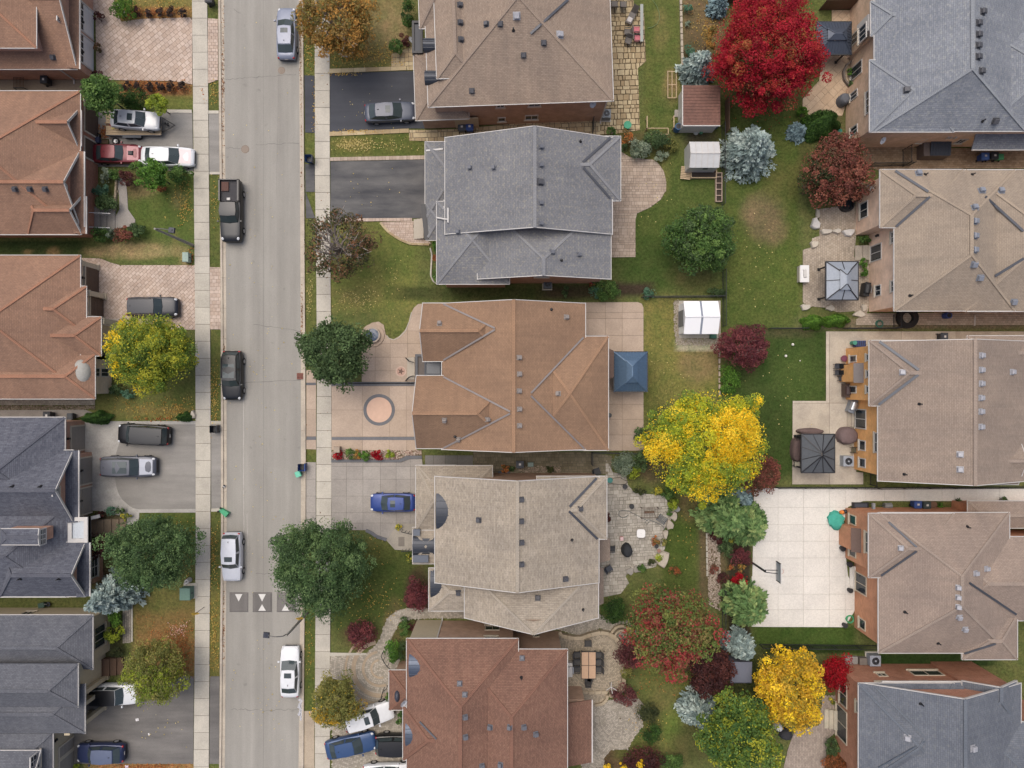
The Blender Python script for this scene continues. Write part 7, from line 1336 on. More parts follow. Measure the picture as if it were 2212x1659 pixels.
c = TG(0,3,1640,32); o = empty('marker_post', c, label='white plastic marker barrel beside the left sidewalk', cat='marker'); MB().cyl(c, .24, 0, .7, 14, .2).build('drum', WHITE, o); MB().cyl(c, .1, .7, .85, 10).build('cap', plain('cap_grey', (150,146,140), .6), o); MB().cbox((c.x-.15, c.y-.2, .5), (.25, .2, .3)).build('bag', plain('bag_grey', (170,166,158), .8), o)
c = TG(0,2,1942,882); o = empty('football', c + Vector((0, 0, .15)), label='black and white football in the left gutter', cat='ball'); MB().ball(c + Vector((0, 0, .15)), .15, 14, 8).build('shell', WHITE, o, smooth=True); MB().ball(c + Vector((.02, .05, .2)), .11, 8, 4).ball(c + Vector((-.06, -.07, .19)), .1, 8, 4).build('patch', BLACK, o, smooth=True)
def litter(label, px, py, w_, d_, rz, col=(232, 228, 226)): thing_mesh('litter', MB().cbox(G(px, py) + Vector((0, 0, .05)), (w_, d_, .02), rz, .9).cbox(G(px, py) + Vector((.03, .02, .07)), (w_*.6, d_*.7, .03), rz+.5, .7), plain('litter_%d' % col[1], col, .8), label, 'litter', 'scraps of litter')
litter('white paper scrap on the bottom left driveway', *T(0,3,1187,1240), .3, .25, .2); litter('small white scrap nearer the navy hatchback', *T(0,3,1288,1365), .12, .22, .3); litter('pinkish scrap at the bottom edge of the driveway', *T(0,3,1098,1645), .35, .25, 0, (224, 206, 214))
m = MB()
for k in range(26): p = TG(1,3,388+random.uniform(-14, 14), 1060+k*7); m.cbox(p + Vector((0, 0, .1)), (random.uniform(.1, .35), random.uniform(.12, .3), random.uniform(.05, .14)), random.random()*3, .5)
thing_mesh('plastic_sheet', m, gloss('cloudy_plastic', (196, 196, 200), .3), 'crumpled clear plastic sheet along the right kerb at the bottom', 'plastic sheet')
# gazebos
def gazebo(label, x0, y0, x1, y1, z, rise, mat, post, cup=True, seams=0, ribs=None, ridge=0.0, inset=.35):
    a, b_ = G(x0, y0, z), G(x1, y1, z); X0, X1, Y0, Y1 = a.x, b_.x, b_.y, a.y; cx, cy = (X0+X1)/2, (Y0+Y1)/2; o = empty('gazebo', (cx, cy, 0), label=label, cat='gazebo', group='garden gazebos')
    hx, hy = (X1-X0)/2, (Y1-Y0)/2; k = .3 if cup else .03; tx, ty = hx*k + (ridge if hx > hy else 0), hy*k + (ridge if hy > hx else 0); zt_ = z + rise*(1-k)
    E = [(X0, Y0), (X1, Y0), (X1, Y1), (X0, Y1)]; I = [(cx-tx, cy-ty), (cx+tx, cy-ty), (cx+tx, cy+ty), (cx-tx, cy+ty)]
    for i in range(4):
        j = (i+1) % 4; pnl = MB().slab([(*E[i], z), (*E[j], z), (*I[j], zt_), (*I[i], zt_)], .05).build('roof_panel', mat, o)
        m = MB().bar((*E[i], z+.03), (*I[i], zt_+.03), .09, .06)
        for q in range(1, seams):
            f_ = q/seams; e = [E[i][d]+(E[j][d]-E[i][d])*f_ for d in (0, 1)]; lim = max(0, min(1, min(f_, 1-f_)*2/(1-k) )) ; t_ = [e[0], e[1]]
            nrm = (0, 1) if i in (0, 2) else (1, 0); dist = (hy-ty if i in (0, 2) else hx-tx)*min(1, min(f_, 1-f_)*2*(hx if i in (0, 2) else hy)/((hx-tx) if i in (0, 2) else (hy-ty))) if True else 0
            run = (hy-ty) if i in (0, 2) else (hx-tx); sg = {0: (0, 1), 1: (-1, 0), 2: (0, -1), 3: (1, 0)}[i]; zz = z + (zt_-z)*dist/run
            m.bar((e[0], e[1], z+.02), (e[0]+sg[0]*dist, e[1]+sg[1]*dist, zz+.02), .035, .04)
        if ribs:
            for f_ in ribs: e = [E[i][d]+(E[j][d]-E[i][d])*f_ for d in (0, 1)]; q = [I[i][d]+(I[j][d]-I[i][d])*f_ for d in (0, 1)]; m.bar((*e, z+.02), (*q, zt_+.02), .06, .05)
        m.build('seam', ribs and BLACK or mat, pnl)
        MB().bar((*E[i], z-.03), (*E[j], z-.03), .1, .12).build('eave_beam', post, o)
        px_, py_ = (cx+(E[i][0]-cx)*(1-inset/hx), cy+(E[i][1]-cy)*(1-inset/hy)); MB().box(px_-.06, px_+.06, py_-.06, py_+.06, 0, z).box(px_-.13, px_+.13, py_-.13, py_+.13, 0, .08).build('post', post, o)
    if cup:
        q = 1.12; E2 = [(cx+(p[0]-cx)*q, cy+(p[1]-cy)*q) for p in I]; zc = zt_+.16; m = MB(); r_ = abs(tx-ty)
        I2 = [(cx-max(0, tx-ty)-.04, cy-max(0, ty-tx)-.04), (cx+max(0, tx-ty)+.04, cy-max(0, ty-tx)-.04), (cx+max(0, tx-ty)+.04, cy+max(0, ty-tx)+.04), (cx-max(0, tx-ty)-.04, cy+max(0, ty-tx)+.04)]
        for i in range(4): j = (i+1) % 4; m.slab([(*E2[i], zc), (*E2[j], zc), (*I2[j], zc+rise*k), (*I2[i], zc+rise*k)], .04)
        m.slab([(*p, zc+rise*k) for p in I2], .04); cc = m.build('cupola', mat, o)
        for i in range(4): MB().bar((*E2[i], zc+.03), (*I2[i], zc+rise*k+.03), .06, .05).bar((*E2[i], zt_-.05), (*E2[i], zc), .05).build('cupola_rib', ribs and BLACK or mat, cc)
    return o
gazebo('steel blue metal gazebo on the patio of the brown-roofed house', 1326, 760, 1398.5, 846, 2.4, .9, plain('steel_blue_metal', (88, 112, 136), .4, .3), BLACK, True, 12, ridge=.35)
gazebo('dark slate metal gazebo beside the red maple', 1764, 47, 1839, 118, 2.4, .8, plain('slate_metal', (74, 82, 96), .45, .3), BLACK, True, 12, ridge=.3)
gazebo('grey gazebo with black ribs behind the tan-roofed house', 1784, 565, 1854, 648, 2.4, .8, plain('grey_polycarbonate', (146, 154, 164), .35), BLACK, True, 0, (.5,), ridge=.3)
gazebo('charcoal gazebo on the patio above the basketball court', 1731, 938, 1803, 1021, 2.4, .9, plain('charcoal_canvas', (84, 88, 92), .8), BLACK, False, 0, (.33, .66), ridge=.1)
# sheds
def shed_walls(o, x0, x1, y0, y1, h, mat): return MB().add([(x0,y0,0),(x1,y0,0),(x1,y1,0),(x0,y1,0),(x0,y0,h),(x1,y0,h),(x1,y1,h),(x0,y1,h)], [(0,1,5,4),(1,2,6,5),(2,3,7,6),(3,0,4,7)]).build('wall', mat, o)
A, B = TG(2,0,1478,735,2.3), TG(2,0,1800,1082,2.3); o = empty('garden_shed', ((A.x+B.x)/2, (A.y+B.y)/2, 0), label='garden shed with red-brown board roof and white walls', cat='shed', group='garden sheds'); shed_walls(o, A.x+.1, B.x-.12, B.y+.12, A.y-.1, 2.2, WHITE); RBW = plain('red_brown_boards', (124, 86, 72), .7, var=.35, scale=5, big=.25)
for k in range(13): y0 = B.y+(A.y-B.y)*k/13; MB().box(A.x, B.x, y0+.012, y0+(A.y-B.y)/13-.012, 2.25, 2.31+.0).build('roof_board', RBW, o)
MB().bar((A.x, B.y-.04, 2.24), (B.x, B.y-.04, 2.24), .08, .14).bar((A.x-.04, B.y, 2.24), (A.x-.04, A.y, 2.24), .08, .14).build('fascia', WHITE, o); MB().box(A.x+.06, A.x+.1, (A.y+B.y)/2-.7, (A.y+B.y)/2+.1, .05, 1.9).build('door', plain('shed_door', (214, 212, 206), .6), o)
A, B = TG(2,0,1540,1215,2.2), TG(2,0,1795,1440,2.2); o = empty('greenhouse', ((A.x+B.x)/2, (A.y+B.y)/2, 0), label='small white translucent greenhouse beside the blue spruce', cat='greenhouse'); ym = (A.y+B.y)/2; PAN = gloss('greenhouse_panel', (204, 204, 202), .35); shed_walls(o, A.x+.0, B.x-.05, B.y+.05, A.y-.05, 1.9, PAN)
for k in range(5):
    x0, x1 = A.x+(B.x-A.x)*k/5, A.x+(B.x-A.x)*(k+1)/5
    for ya in (B.y, A.y): MB().slab([(x0+.02, ya, 1.9), (x1-.02, ya, 1.9), (x1-.02, ym, 2.35), (x0+.02, ym, 2.35)], .03).build('roof_panel', PAN, o)
m = MB().bar((A.x, ym, 2.37), (B.x, ym, 2.37), .1, .06)
for k in range(6): x = A.x+(B.x-A.x)*k/5; m.bar((x, B.y, 1.92), (x, ym, 2.37), .04, .04).bar((x, A.y, 1.92), (x, ym, 2.37), .04, .04)
m.build('frame', WHITE, o); MB().box((A.x+B.x)/2, (A.x+B.x)/2+.45, B.y+.0, B.y+.02, 1.35, 1.6).build('vent', BLACK, o); MB().add([(A.x-.02, B.y+.1, 0), (A.x-.02, A.y-.1, 0), (A.x-.02, A.y-.1, 1.88), (A.x-.02, ym, 2.3), (A.x-.02, B.y+.1, 1.88)], [(0,1,2,3,4)]).build('end_panel', PAN, o)
A, B = TG(2,1,1490,940,2.5), TG(2,1,1790,1225,2.5); o = empty('garden_shed', ((A.x+B.x)/2, (A.y+B.y)/2, 0), label='bright white plastic shed on a concrete pad', cat='shed', group='garden sheds'); ym = (A.y+B.y)/2; WP = plain('bright_white_plastic', (255, 255, 255), .5, var=.01); shed_walls(o, A.x+.05, B.x-.1, B.y+.12, A.y-.1, 2.1, WP)
for x0, x1 in ((A.x, A.x+(B.x-A.x)*.46), (A.x+(B.x-A.x)*.52, B.x)):
    for ya in (B.y, A.y): MB().slab([(x0, ya, 2.2), (x1, ya, 2.2), (x1, ym, 2.85), (x0, ym, 2.85)], .06).build('roof_panel', WP, o)
for ya in (B.y, A.y): MB().slab([(A.x+(B.x-A.x)*.46, ya, 2.2), (A.x+(B.x-A.x)*.52, ya, 2.2), (A.x+(B.x-A.x)*.52, ym, 2.85), (A.x+(B.x-A.x)*.46, ym, 2.85)], .03).build('skylight', plain('skylight_grey', (140, 146, 158), .3), o)
MB().bar((A.x, ym, 2.87), (B.x, ym, 2.87), .08, .05).build('ridge', plain('ridge_grey', (210, 210, 212), .5), o); MB().add([(A.x+.06, B.y+.12, 2.1), (A.x+.06, A.y-.1, 2.1), (A.x+.06, ym, 2.75)], [(0,1,2)]).build('gable', WP, o); MB().box(A.x-.0, A.x+.04, ym-.75, ym+.75, .1, 2.0).build('door', plain('grey_shed_door', (128, 130, 134), .5), o)
c = TG(2,1,1728,1248); o = empty('deck_box', c, label='small green box beside the white shed', cat='box'); MB().box(c.x-.28, c.x+.28, c.y-.2, c.y+.2, 0, .5).build('box', plain('dark_green_plastic', (42, 98, 78), .6), o); MB().cbox((c.x, c.y, .53), (.62, .46, .07), 0, .92).build('lid', MATS['dark_green_plastic'], o)
A, B = TG(2,3,1888,740,1.9), TG(2,3,2072,925,1.9); o = empty('garden_shed', ((A.x+B.x)/2, (A.y+B.y)/2, 0), label='grey flat-roofed shed under the narrow blue spruce', cat='shed', group='garden sheds'); shed_walls(o, A.x+.1, B.x-.1, B.y+.1, A.y-.1, 1.8, plain('grey_boards', (96, 98, 108), .7)); MB().slab([(A.x, A.y, 2.0), (A.x, B.y, 1.85), (B.x, B.y, 1.85), (B.x, A.y, 2.0)], .08).build('roof', plain('grey_felt', (112, 116, 130), .8, var=.06), o); MB().bar((A.x, B.y, 1.84), (B.x, B.y, 1.84), .06, .1).build('fascia', DKGREY, o)
c = TG(3,0,1390,1325); o = empty('storage_shed', c, label='low dark storage shed along the top right house', cat='shed', group='garden sheds'); MB().box(c.x-1.2, c.x+1.2, c.y-.65, c.y+.6, 0, 1.25).build('box', plain('brown_grey_resin', (104, 92, 86), .7), o)
for k in range(8): MB().slab([(c.x-.65+k*.24, c.y-.62, 1.32), (c.x-.43+k*.24, c.y-.62, 1.32), (c.x-.43+k*.24, c.y+.62, 1.5), (c.x-.65+k*.24, c.y+.62, 1.5)], .05).build('lid_panel', DKGREY, o)
# air conditioners
def ac(label, px, py, s=.82, col=(150, 154, 160), h=.85):
    c = G(px, py, h); c.z = 0; o = empty('air_conditioner', c, label=label, cat='air conditioner', group='outdoor air conditioner units'); mt = plain('ac_%d' % col[0], col, .5, .2)
    MB().box(c.x-s/2-.1, c.x+s/2+.1, c.y-s/2-.1, c.y+s/2+.1, 0, .08).build('pad', CONCRETE, o); MB().cbox((c.x, c.y, h/2+.04), (s, s, h-.1)).build('casing', mt, o); MB().ring(c, s*.36, s*.46, h-.02, h+.04, 24).build('fan_ring', mt, o); MB().cyl(c, s*.36, h-.02, h, 24).build('fan_well', BLACK, o)
    for k in range(4): a = math.pi/2*k+.4; MB().slab([(c.x+.05*math.cos(a), c.y+.05*math.sin(a), h+.02), (c.x+s*.33*math.cos(a-.35), c.y+s*.33*math.sin(a-.35), h+.01), (c.x+s*.33*math.cos(a+.35), c.y+s*.33*math.sin(a+.35), h+.03)], .01).build('blade', DKGREY, o)
    MB().cyl(c, s*.09, h+.02, h+.05, 12).build('hub', mt, o)
ac('air conditioner at the corner of the top house', *T(2,0,818,980), .8, (128, 134, 138)); ac('dark air conditioner beside the grey-roofed house', *T(2,1,308,795), .75, (84, 90, 98)); ac('pale air conditioner by the orange brick wall', *T(3,2,697,668), .95, (168, 174, 182)); ac('air conditioner beside the crimson shrub house', *T(3,3,930,735), 1.0, (172, 178, 188)); ac('dark air conditioner against the red-roofed house north wall', *T(2,3,78,455), .75, (96, 98, 100))
# barbecues, tables, chairs
def bbq(label, px, py, rz, mat, hood): 
    c = G(px, py); o = empty('barbecue', c, R(rz), label, 'barbecue', 'barbecues', True); MB().box(-.6, .6, -.28, .28, .08, .85).build('cabinet', mat, o); m = MB(); n_ = 8
    m.v = [(x, .3*math.cos(math.pi*k/n_), .88+.3*math.sin(math.pi*k/n_)) for x in (-.38, .38) for k in range(n_+1)]; m.f = [(k, n_+1+k, n_+2+k, k+1) for k in range(n_)] + [tuple(range(n_+1)), tuple(range(2*n_+1, n_, -1))]; m.build('hood', hood, o)
    for s_ in (-1, 1): MB().box(s_*.52-.14, s_*.52+.14, -.26, .26, .86, .9).build('side_shelf', mat, o)
    MB().bar((-.3, -.34, 1.0), (.3, -.34, 1.0), .04).build('handle', CHROME, o)
def covered(label, px, py, rx, ry, h, col, rz=0, name='covered_furniture', cat='covered furniture', group='covered garden furniture', w=.06):
    c = G(px, py, h*.6); m = MB(); n_ = 18; vs_ = []; rr = random.Random(int(px))
    for j, (q, z) in enumerate(((1.05, 0), (1.0, .5*h), (.92, .85*h), (.7, h), (.3, h*1.03))): vs_ += [(c.x+(rx*S*q*math.cos(a)*(1+.0)+0)*(1+rr.uniform(-w, w)), c.y+ry*S*q*math.sin(a)*(1+rr.uniform(-w, w)), z+rr.uniform(-w/2, w/2)) for a in [2*math.pi*k/n_ for k in range(n_)]]
    m.v = vs_; m.f = [(j*n_+k, j*n_+(k+1) % n_, (j+1)*n_+(k+1) % n_, (j+1)*n_+k) for j in range(4) for k in range(n_)] + [tuple(range(4*n_, 5*n_))]
    return thing_mesh(name, m, plain('cover_%d_%d' % col[:2], col, .9, var=.12, scale=5), label, cat, group, smooth=50)
def chair(label, px, py, rz, mat, cush=None, s=.55, name='patio_chair', group='patio chairs'):
    c = G(px, py, .5); c.z = .05; o = empty(name, c, R(rz), label, 'chair', group, True); h = s/2; MB().box(-h, h, -h, h, .4, .46).build('seat', cush or mat, o); MB().add([(-h, y*h, .46) for y in (-1, 1)] + [(-h-.16, y*h, .95) for y in (-1, 1)] + [(-h-.05, y*h, .46) for y in (-1, 1)] + [(-h-.21, y*h, .95) for y in (-1, 1)], [(0,1,3,2),(4,6,7,5),(2,3,7,6),(0,2,6,4),(1,5,7,3)]).build('backrest', mat, o)
    for x in (-1, 1):
        for y in (-1, 1): MB().bar((x*h*.9, y*h*.9, 0), (x*h*.9, y*h*.9, .42), .035).build('leg', BLACK, o)
    for y in (-1, 1): MB().bar((-h, y*(h+.02), .66), (h*.8, y*(h+.02), .64), .05).bar((h*.8, y*(h+.02), .4), (h*.8, y*(h+.02), .64), .03).build('armrest', BLACK, o)
    return o
SLG = plain('grey_sling', (118, 112, 106), .8); PINK = plain('pink_cushion', (206, 120, 128), .85, var=.2, scale=14)
for a in (('grey patio chair at the top left of the flagstones', 885, 35, 90, None), ('grey patio chair beside it at the top of the flagstones', 960, 38, 90, None), ('grey patio chair left of the pink cushions', 997, 275, 180, None), ('patio chair with upper pink cushion', 1078, 255, 0, PINK), ('patio chair with lower pink cushion', 1085, 330, 0, PINK), ('tilted grey patio chair below the others', 1005, 352, 250, None)): chair(a[0], *T(2,0,a[1],a[2]), a[3], SLG, a[4])
c = TG(2,0,1035,145); o = empty('lounger', c, R(62), 'grey garden lounger with a white cushion on the flagstones', 'lounger', None, True); MB().box(-.9, .2, -.3, .3, .32, .37).build('seat', SLG, o); MB().add([(.2, -.3, .34), (.2, .3, .34), (.85, .3, .7), (.85, -.3, .7)], [(0,1,2,3),(3,2,1,0)]).build('backrest', SLG, o); MB().cbox((-.55, 0, .42), (.5, .5, .1), 0, .85).build('cushion', plain('pale_cushion', (206, 200, 194), .9), o)
for x in (-.8, .6):
    for y in (-.28, .28): MB().bar((x, y, 0), (x, y, .36), .035).build('leg', BLACK, o)
A, B = TG(2,0,1060,70), TG(2,0,1122,390); o = empty('glass_table', ((A.x+B.x)/2, (A.y+B.y)/2, 0), label='long narrow glass-topped table beside the pink cushions', cat='table'); MB().box(A.x+.9, B.x, B.y, A.y, .7, .72).build('top', gloss('table_glass', (150, 154, 146), .1), o) if B.x-A.x > 1.4 else MB().box(B.x-.28, B.x, B.y, A.y, .7, .72).build('top', gloss('table_glass', (150, 154, 146), .1), o)
for y in (A.y-.1, B.y+.1): MB().bar((B.x-.1, y, .05), (B.x-.1, y, .7), .05).build('leg', DKGREY, o)
bbq('silver barbecue beside the orange brick house', *T(3,2,700,190), 70, plain('bbq_grey', (150, 156, 164), .4, .3), CHROME); bbq('black barbecue beside the grey gazebo', *T(3,1,818,850), 80, BLACK, PLASTIC); bbq('brown and steel grill on the patio by the orange brick bay', *T(3,2,655,55), 90, plain('bbq_brown', (86, 68, 60), .6), plain('dark_brown_lid', (70, 50, 46), .5)); bbq('white barbecue against the red-roofed house', *T(2,3,492,780), 90, WHITE, WHITE)
covered('brown covered table beside the orange brick wall', *T(3,2,690,448), 21, 19, 1.0, (118, 100, 98)); covered('grey covered barbecue on the top right patio', *T(3,0,655,860), 11, 13, 1.1, (104, 106, 112)); covered('black covered barbecue on the grey stone patio', *T(2,2,995,1440), 11, 14, 1.1, (44, 46, 50)); covered('brown covered sofa at the left of the charcoal gazebo', *T(3,2,250,570), 11, 26, .8, (104, 86, 82)); covered('brown covered bench above the charcoal gazebo', *T(3,2,370,410), 28, 7, .8, (108, 90, 86)); covered('crumpled teal tarpaulin on the basketball court', *T(3,2,592,1180), 17, 19, .6, (72, 168, 148), name='tarpaulin', cat='tarp', group=None, w=.2); covered('black chair cover by the golden tree', *T(3,3,155,1370), 14, 11, .8, (56, 56, 60)); covered('white cover on the lower right patio', *T(3,3,92,1310), 8, 8, .6, (206, 206, 208))
# table set in the courtyard
c = TG(2,3,662,770,.7); c.z = 0; o = empty('dining_table', c, label='wooden four-panel table in the circular courtyard', cat='table'); TW = plain('honey_wood', (202, 166, 134), .6, var=.08)
for i in (-1, 1):
    for j in (-1, 1): MB().box(c.x+i*.34-.31, c.x+i*.34+.31, c.y+j*.63-.6, c.y+j*.63+.6, .72, .77).build('table_panel', TW, o)
for i in (-1, 1):
    for j in (-1, 1): MB().bar((c.x+i*.6, c.y+j*1.1, 0), (c.x+i*.6, c.y+j*1.1, .72), .07).build('leg', BLACK, o)
MB().box(c.x-.68, c.x+.68, c.y-1.28, c.y+1.28, .66, .71).build('apron', BLACK, o); DKS = plain('dark_wicker', (74, 72, 70), .85)
for i, (dx, dy, rz, lb) in enumerate(((-1.0, .7, 0, 'upper left'), (-1.0, 0, 0, 'middle left'), (-1.0, -.7, 0, 'lower left'), (1.0, .7, 180, 'upper right'), (1.0, 0, 180, 'middle right'), (1.0, -.7, 180, 'lower right'), (0, 1.75, 270, 'head'), (0, -1.75, 90, 'foot'))): chair('dark wicker chair at the %s of the courtyard table' % lb, (c.x+dx)/S+CX, CY-(c.y+dy)/S, rz, DKS, None, .56, 'dining_chair', 'chairs around the courtyard table')
chair('grey wicker chair pushed away below the courtyard table', *T(2,3,672,890), 70, DKS, None, .5)
c = TG(2,3,842,915); o = empty('clothes_airer', c, label='white three-armed frame standing in the courtyard', cat='clothes airer'); MB().cyl(c, .03, .05, 1.2, 8).build('mast', WHITE, o)
for a in (90, 205, 335, 280): MB().bar((c.x, c.y, 1.15), (c.x+.55*math.cos(R(a)), c.y+.55*math.sin(R(a)), 1.35), .05).build('arm', WHITE, o)
c = TG(2,2,1115,1292,.7); c.z = 0; o = empty('round_table', c, label='white rounded-square table on the grey stone patio', cat='table'); m = MB(); m.prism([(c.x+.4*math.copysign(abs(math.cos(a))**.5, math.cos(a)), c.y+.4*math.copysign(abs(math.sin(a))**.5, math.sin(a))) for a in [2*math.pi*k/24 for k in range(24)]], .66, .7); m.build('top', plain('table_white', (238, 236, 232), .5, var=.03), o); MB().cyl(c, .02, .69, .73, 8).build('parasol_hole', BLACK, o)
for i in (-1, 1):
    for j in (-1, 1): MB().bar((c.x+i*.25, c.y+j*.25, .05), (c.x+i*.22, c.y+j*.22, .66), .04).build('leg', WHITE, o)
c = TG(2,2,1180,1105); o = empty('garden_swing_frame', c, label='bare metal swing frame lying on the grey stone patio', cat='swing frame'); m = MB(); RU = plain('rusty_tube', (110, 96, 82), .7)
for y in (-.45, .45): MB().bar((c.x-.8, c.y+y, .5), (c.x+.8, c.y+y, .5), .05).build('rail', RU, o)
for k in range(7): MB().bar((c.x-.75+k*.25, c.y-.45, .5), (c.x-.75+k*.25, c.y+.45, .5), .03).build('crossbar', RU, o)
for x in (-.78, .78):
    for y in (-.48, .48): MB().bar((c.x+x, c.y+y, .05), (c.x+x, c.y+y, .9), .05).build('post', RU, o)
MB().cbox((c.x, c.y+.05, .4), (.9, .2, .1), .05).build('seat_plank', BROWNWOOD, o)
c = TG(2,2,1290,1165); o = empty('folding_lounger', c, R(-35), 'grey slatted folding chair near the boulders', 'chair', None, True)
for k in range(6): MB().box(-.42, .42, -.32+k*.12, -.26+k*.12, .3, .33).build('slat', plain('slat_grey', (104, 108, 108), .7), o)
for x in (-.4, .4): MB().box(x-.03, x+.03, -.35, .4, .25, .3).build('rail', DKGREY, o)
def pot(label, px, py, r, h, col=(44, 44, 46), soil=True, cat='pot', name='plant_pot', group='plant pots'):
    c = G(px, py, h); c.z = .02; o = empty(name, c, label=label, cat=cat, group=group); mt = plain('pot_%d_%d' % col[:2], col, .6); MB().cyl(c, r*.75, .02, h, 14, r).build('body', mt, o, smooth=40); MB().ring(c, r*.85, r*1.08, h-.04, h+.02, 16).build('rim', mt, o); MB().cyl(c, r*.86, h-.06, h-.03, 14).build('soil' if soil else 'opening', plain('pot_soil', (58, 50, 44), .95), o)
for a in (('black fire pot on the grey stone patio', *T(2,2,1035,1058), .22, .5), ('black pot at the top of the grey stone patio', *T(2,2,977,887), .22, .4), ('black pot at the end of the flagged side yard', *T(2,2,1130,582), .16, .4), ('black pot below the orange flowers', *T(2,2,1250,1403), .18, .35), ('clay pot below the black pot on the patio', *T(2,2,1270,1440), .16, .25, (150, 112, 96)), ('black planter by the russet chimney breast', *T(3,2,650,1425), .24, .5), ('black planter below it by the rear steps', *T(3,2,712,1562), .24, .5), ('black planter below the rear steps', *T(3,3,715,128), .22, .5), ('black planter at the bottom corner of the court', *T(3,3,670,430), .22, .5), ('brown basket pot beside the court bins', *T(3,2,1432,1042), .3, .4, (112, 82, 60)), ('green pot against the beige-roofed house corner', *T(2,2,847,832), .24, .5, (58, 128, 120)), ('purple bowl pot by the orange brick bay', *T(3,1,660,1438), .28, .35, (120, 62, 84)), ('terracotta pot beside the blue spruce', *T(2,0,1497,547), .2, .35, (176, 130, 112)), ('green bucket behind the brown shed', *T(2,0,1635,1145), .15, .3, (70, 126, 96)), ('grey pan behind the brown shed', *T(2,0,1590,1145), .22, .15, (160, 162, 160)), ('green compost bin on the flagstone patio', *T(2,0,1000,1078), .34, .75, (60, 156, 118)), ('dark lidded pot against the orange brick house', *T(2,2,843,270), .2, .5, (70, 72, 76)), ('green pot beside the flagstone corner of the top right house', *T(3,0,622,1132), .2, .5, (38, 128, 108))): pot(*a)
def barrel(label, px, py, r, h, col):
    c = G(px, py, h*.6); c.z = 0; o = empty('barrel', c, label=label, cat='barrel', group='rain barrels'); mt = plain('barrel_%d' % col[2], col, .5); m = MB(); pr = ((r*.88, 0), (r, h*.3), (r, h*.7), (r*.9, h))
    for (ra, za), (rb_, zb_) in zip(pr, pr[1:]): m.cyl(c, ra, za, zb_, 18, rb_)
    m.build('body', mt, o, smooth=40); MB().cyl(c, r*.72, h, h+.012, 18).build('opening', BLACK, o); MB().ring(c, r*.74, r*.93, h-.01, h+.04, 20).build('rim', mt, o)
barrel('blue open barrel at the corner of the brown shed', *T(2,0,1430,1105), .34, .95, (52, 92, 132)); barrel('blue barrel lying along the tan-roofed house', *T(3,1,1548,1068), .3, .8, (46, 80, 150)); barrel('small blue barrel behind the brown shed', *T(2,0,1765,1095), .16, .5, (40, 66, 112))
c = TG(3,1,1215,1085,.5); c.z = 0; o = empty('giant_tyre', c, label='huge black tractor tyre along the tan-roofed house', cat='tyre'); MB().ring(c, .5, 1.0, 0, .45, 36).build('tyre', RUBBER, o, smooth=40)
for k in range(24): a = 2*math.pi*k/24; MB().bar((c.x+.8*math.cos(a), c.y+.8*math.sin(a), .46), (c.x+1.0*math.cos(a+.1), c.y+1.0*math.sin(a+.1), .44), .08, .05).build('lug', RUBBER, o)
c = TG(3,1,665,112); o = empty('paddling_pool', c, label='round black tub under the reddish brown tree', cat='tub'); MB().ring(c, .58, .72, 0, .5, 28).build('wall', BLACK, o, smooth=40); MB().cyl(c, .58, .05, .12, 28).build('water', gloss('dark_water', (50, 54, 60), .05), o)
c = TG(1,1,1012,1238); o = empty('fountain', c, label='round stone fountain with grey-blue basin on the front walk', cat='fountain'); MB().ring(c, .72, 1.08, 0, .16, 36).build('paved_ring', BEIGEC, o); MB().ring(c, .6, .74, 0, .42, 36).build('basin_wall', stone('basin_stone', (186,172,156), (186,172,156)), o, smooth=40); MB().cyl(c, .61, .1, .36, 36).build('water', gloss('fountain_water', (86, 98, 116), .06), o); MB().cyl((c.x-.05, c.y-.2), .08, .3, .5, 10, .03).build('nozzle', CHROME, o)
c = TG(1,1,1253,1550); o = empty('compass_medallion', c, label='round compass star medallion set in the entry paving', cat='medallion'); MB().cyl(c, .5, .04, .062, 32).build('disc', plain('rose_concrete', (196, 160, 142), .9), o); MB().ring(c, .4, .5, .05, .068, 32).build('ring', plain('pale_rose', (206, 180, 162), .9), o); m = MB()
for k in range(10): a0, a1 = 2*math.pi*k/10, 2*math.pi*(k+1)/10; r0, r1 = (.36, .14) if k % 2 == 0 else (.14, .36); m.add([(c.x, c.y, .07), (c.x+r0*math.cos(a0), c.y+r0*math.sin(a0), .067), (c.x+r1*math.cos(a1), c.y+r1*math.sin(a1), .067)], [(0,1,2)])
m.build('star', plain('star_brown', (120, 96, 84), .9), o)
c = TG(1,2,716,560); o = empty('lamp_pillar', c, label='small square stone pillar at the start of the pebble strip', cat='pillar'); MB().box(c.x-.24, c.x+.24, c.y-.24, c.y+.24, 0, .8).build('shaft', stone('pillar_stone', (172,156,138), (172,156,138)), o); MB().cbox((c.x, c.y, .85), (.6, .6, .12), 0, .9).build('cap', MATS['pillar_stone'], o)
# basketball hoop
b_ = TG(2,2,2078,1545); o = empty('basketball_hoop', b_, label='basketball hoop with clear backboard on the court edge', cat='basketball hoop'); MB().bar((b_.x, b_.y, 0), (b_.x+.1, b_.y, 3.2), .14).build('pole', BLACK, o)
for s_ in (-1, 1): MB().bar((b_.x+.1, b_.y+s_*.1, 3.0), (b_.x+1.15, b_.y+s_*.15, 3.3), .06).build('arm', BLACK, o)
x = b_.x+1.2; m = MB(); m.box(x, x+.03, b_.y-.85, b_.y+.85, 2.85, 3.95); m.build('backboard', gloss('clear_acrylic', (160, 168, 172), .1), o)
for q in ((-.9, .9, 2.78, 2.87), (-.9, .9, 3.93, 4.02), (-.9, -.82, 2.87, 3.93), (.82, .9, 2.87, 3.93)): MB().box(x-.03, x+.06, b_.y+q[0], b_.y+q[1], q[2], q[3]).build('board_frame', BLACK if q[0] != -.9 or q[1] != .9 else WHITE, o)
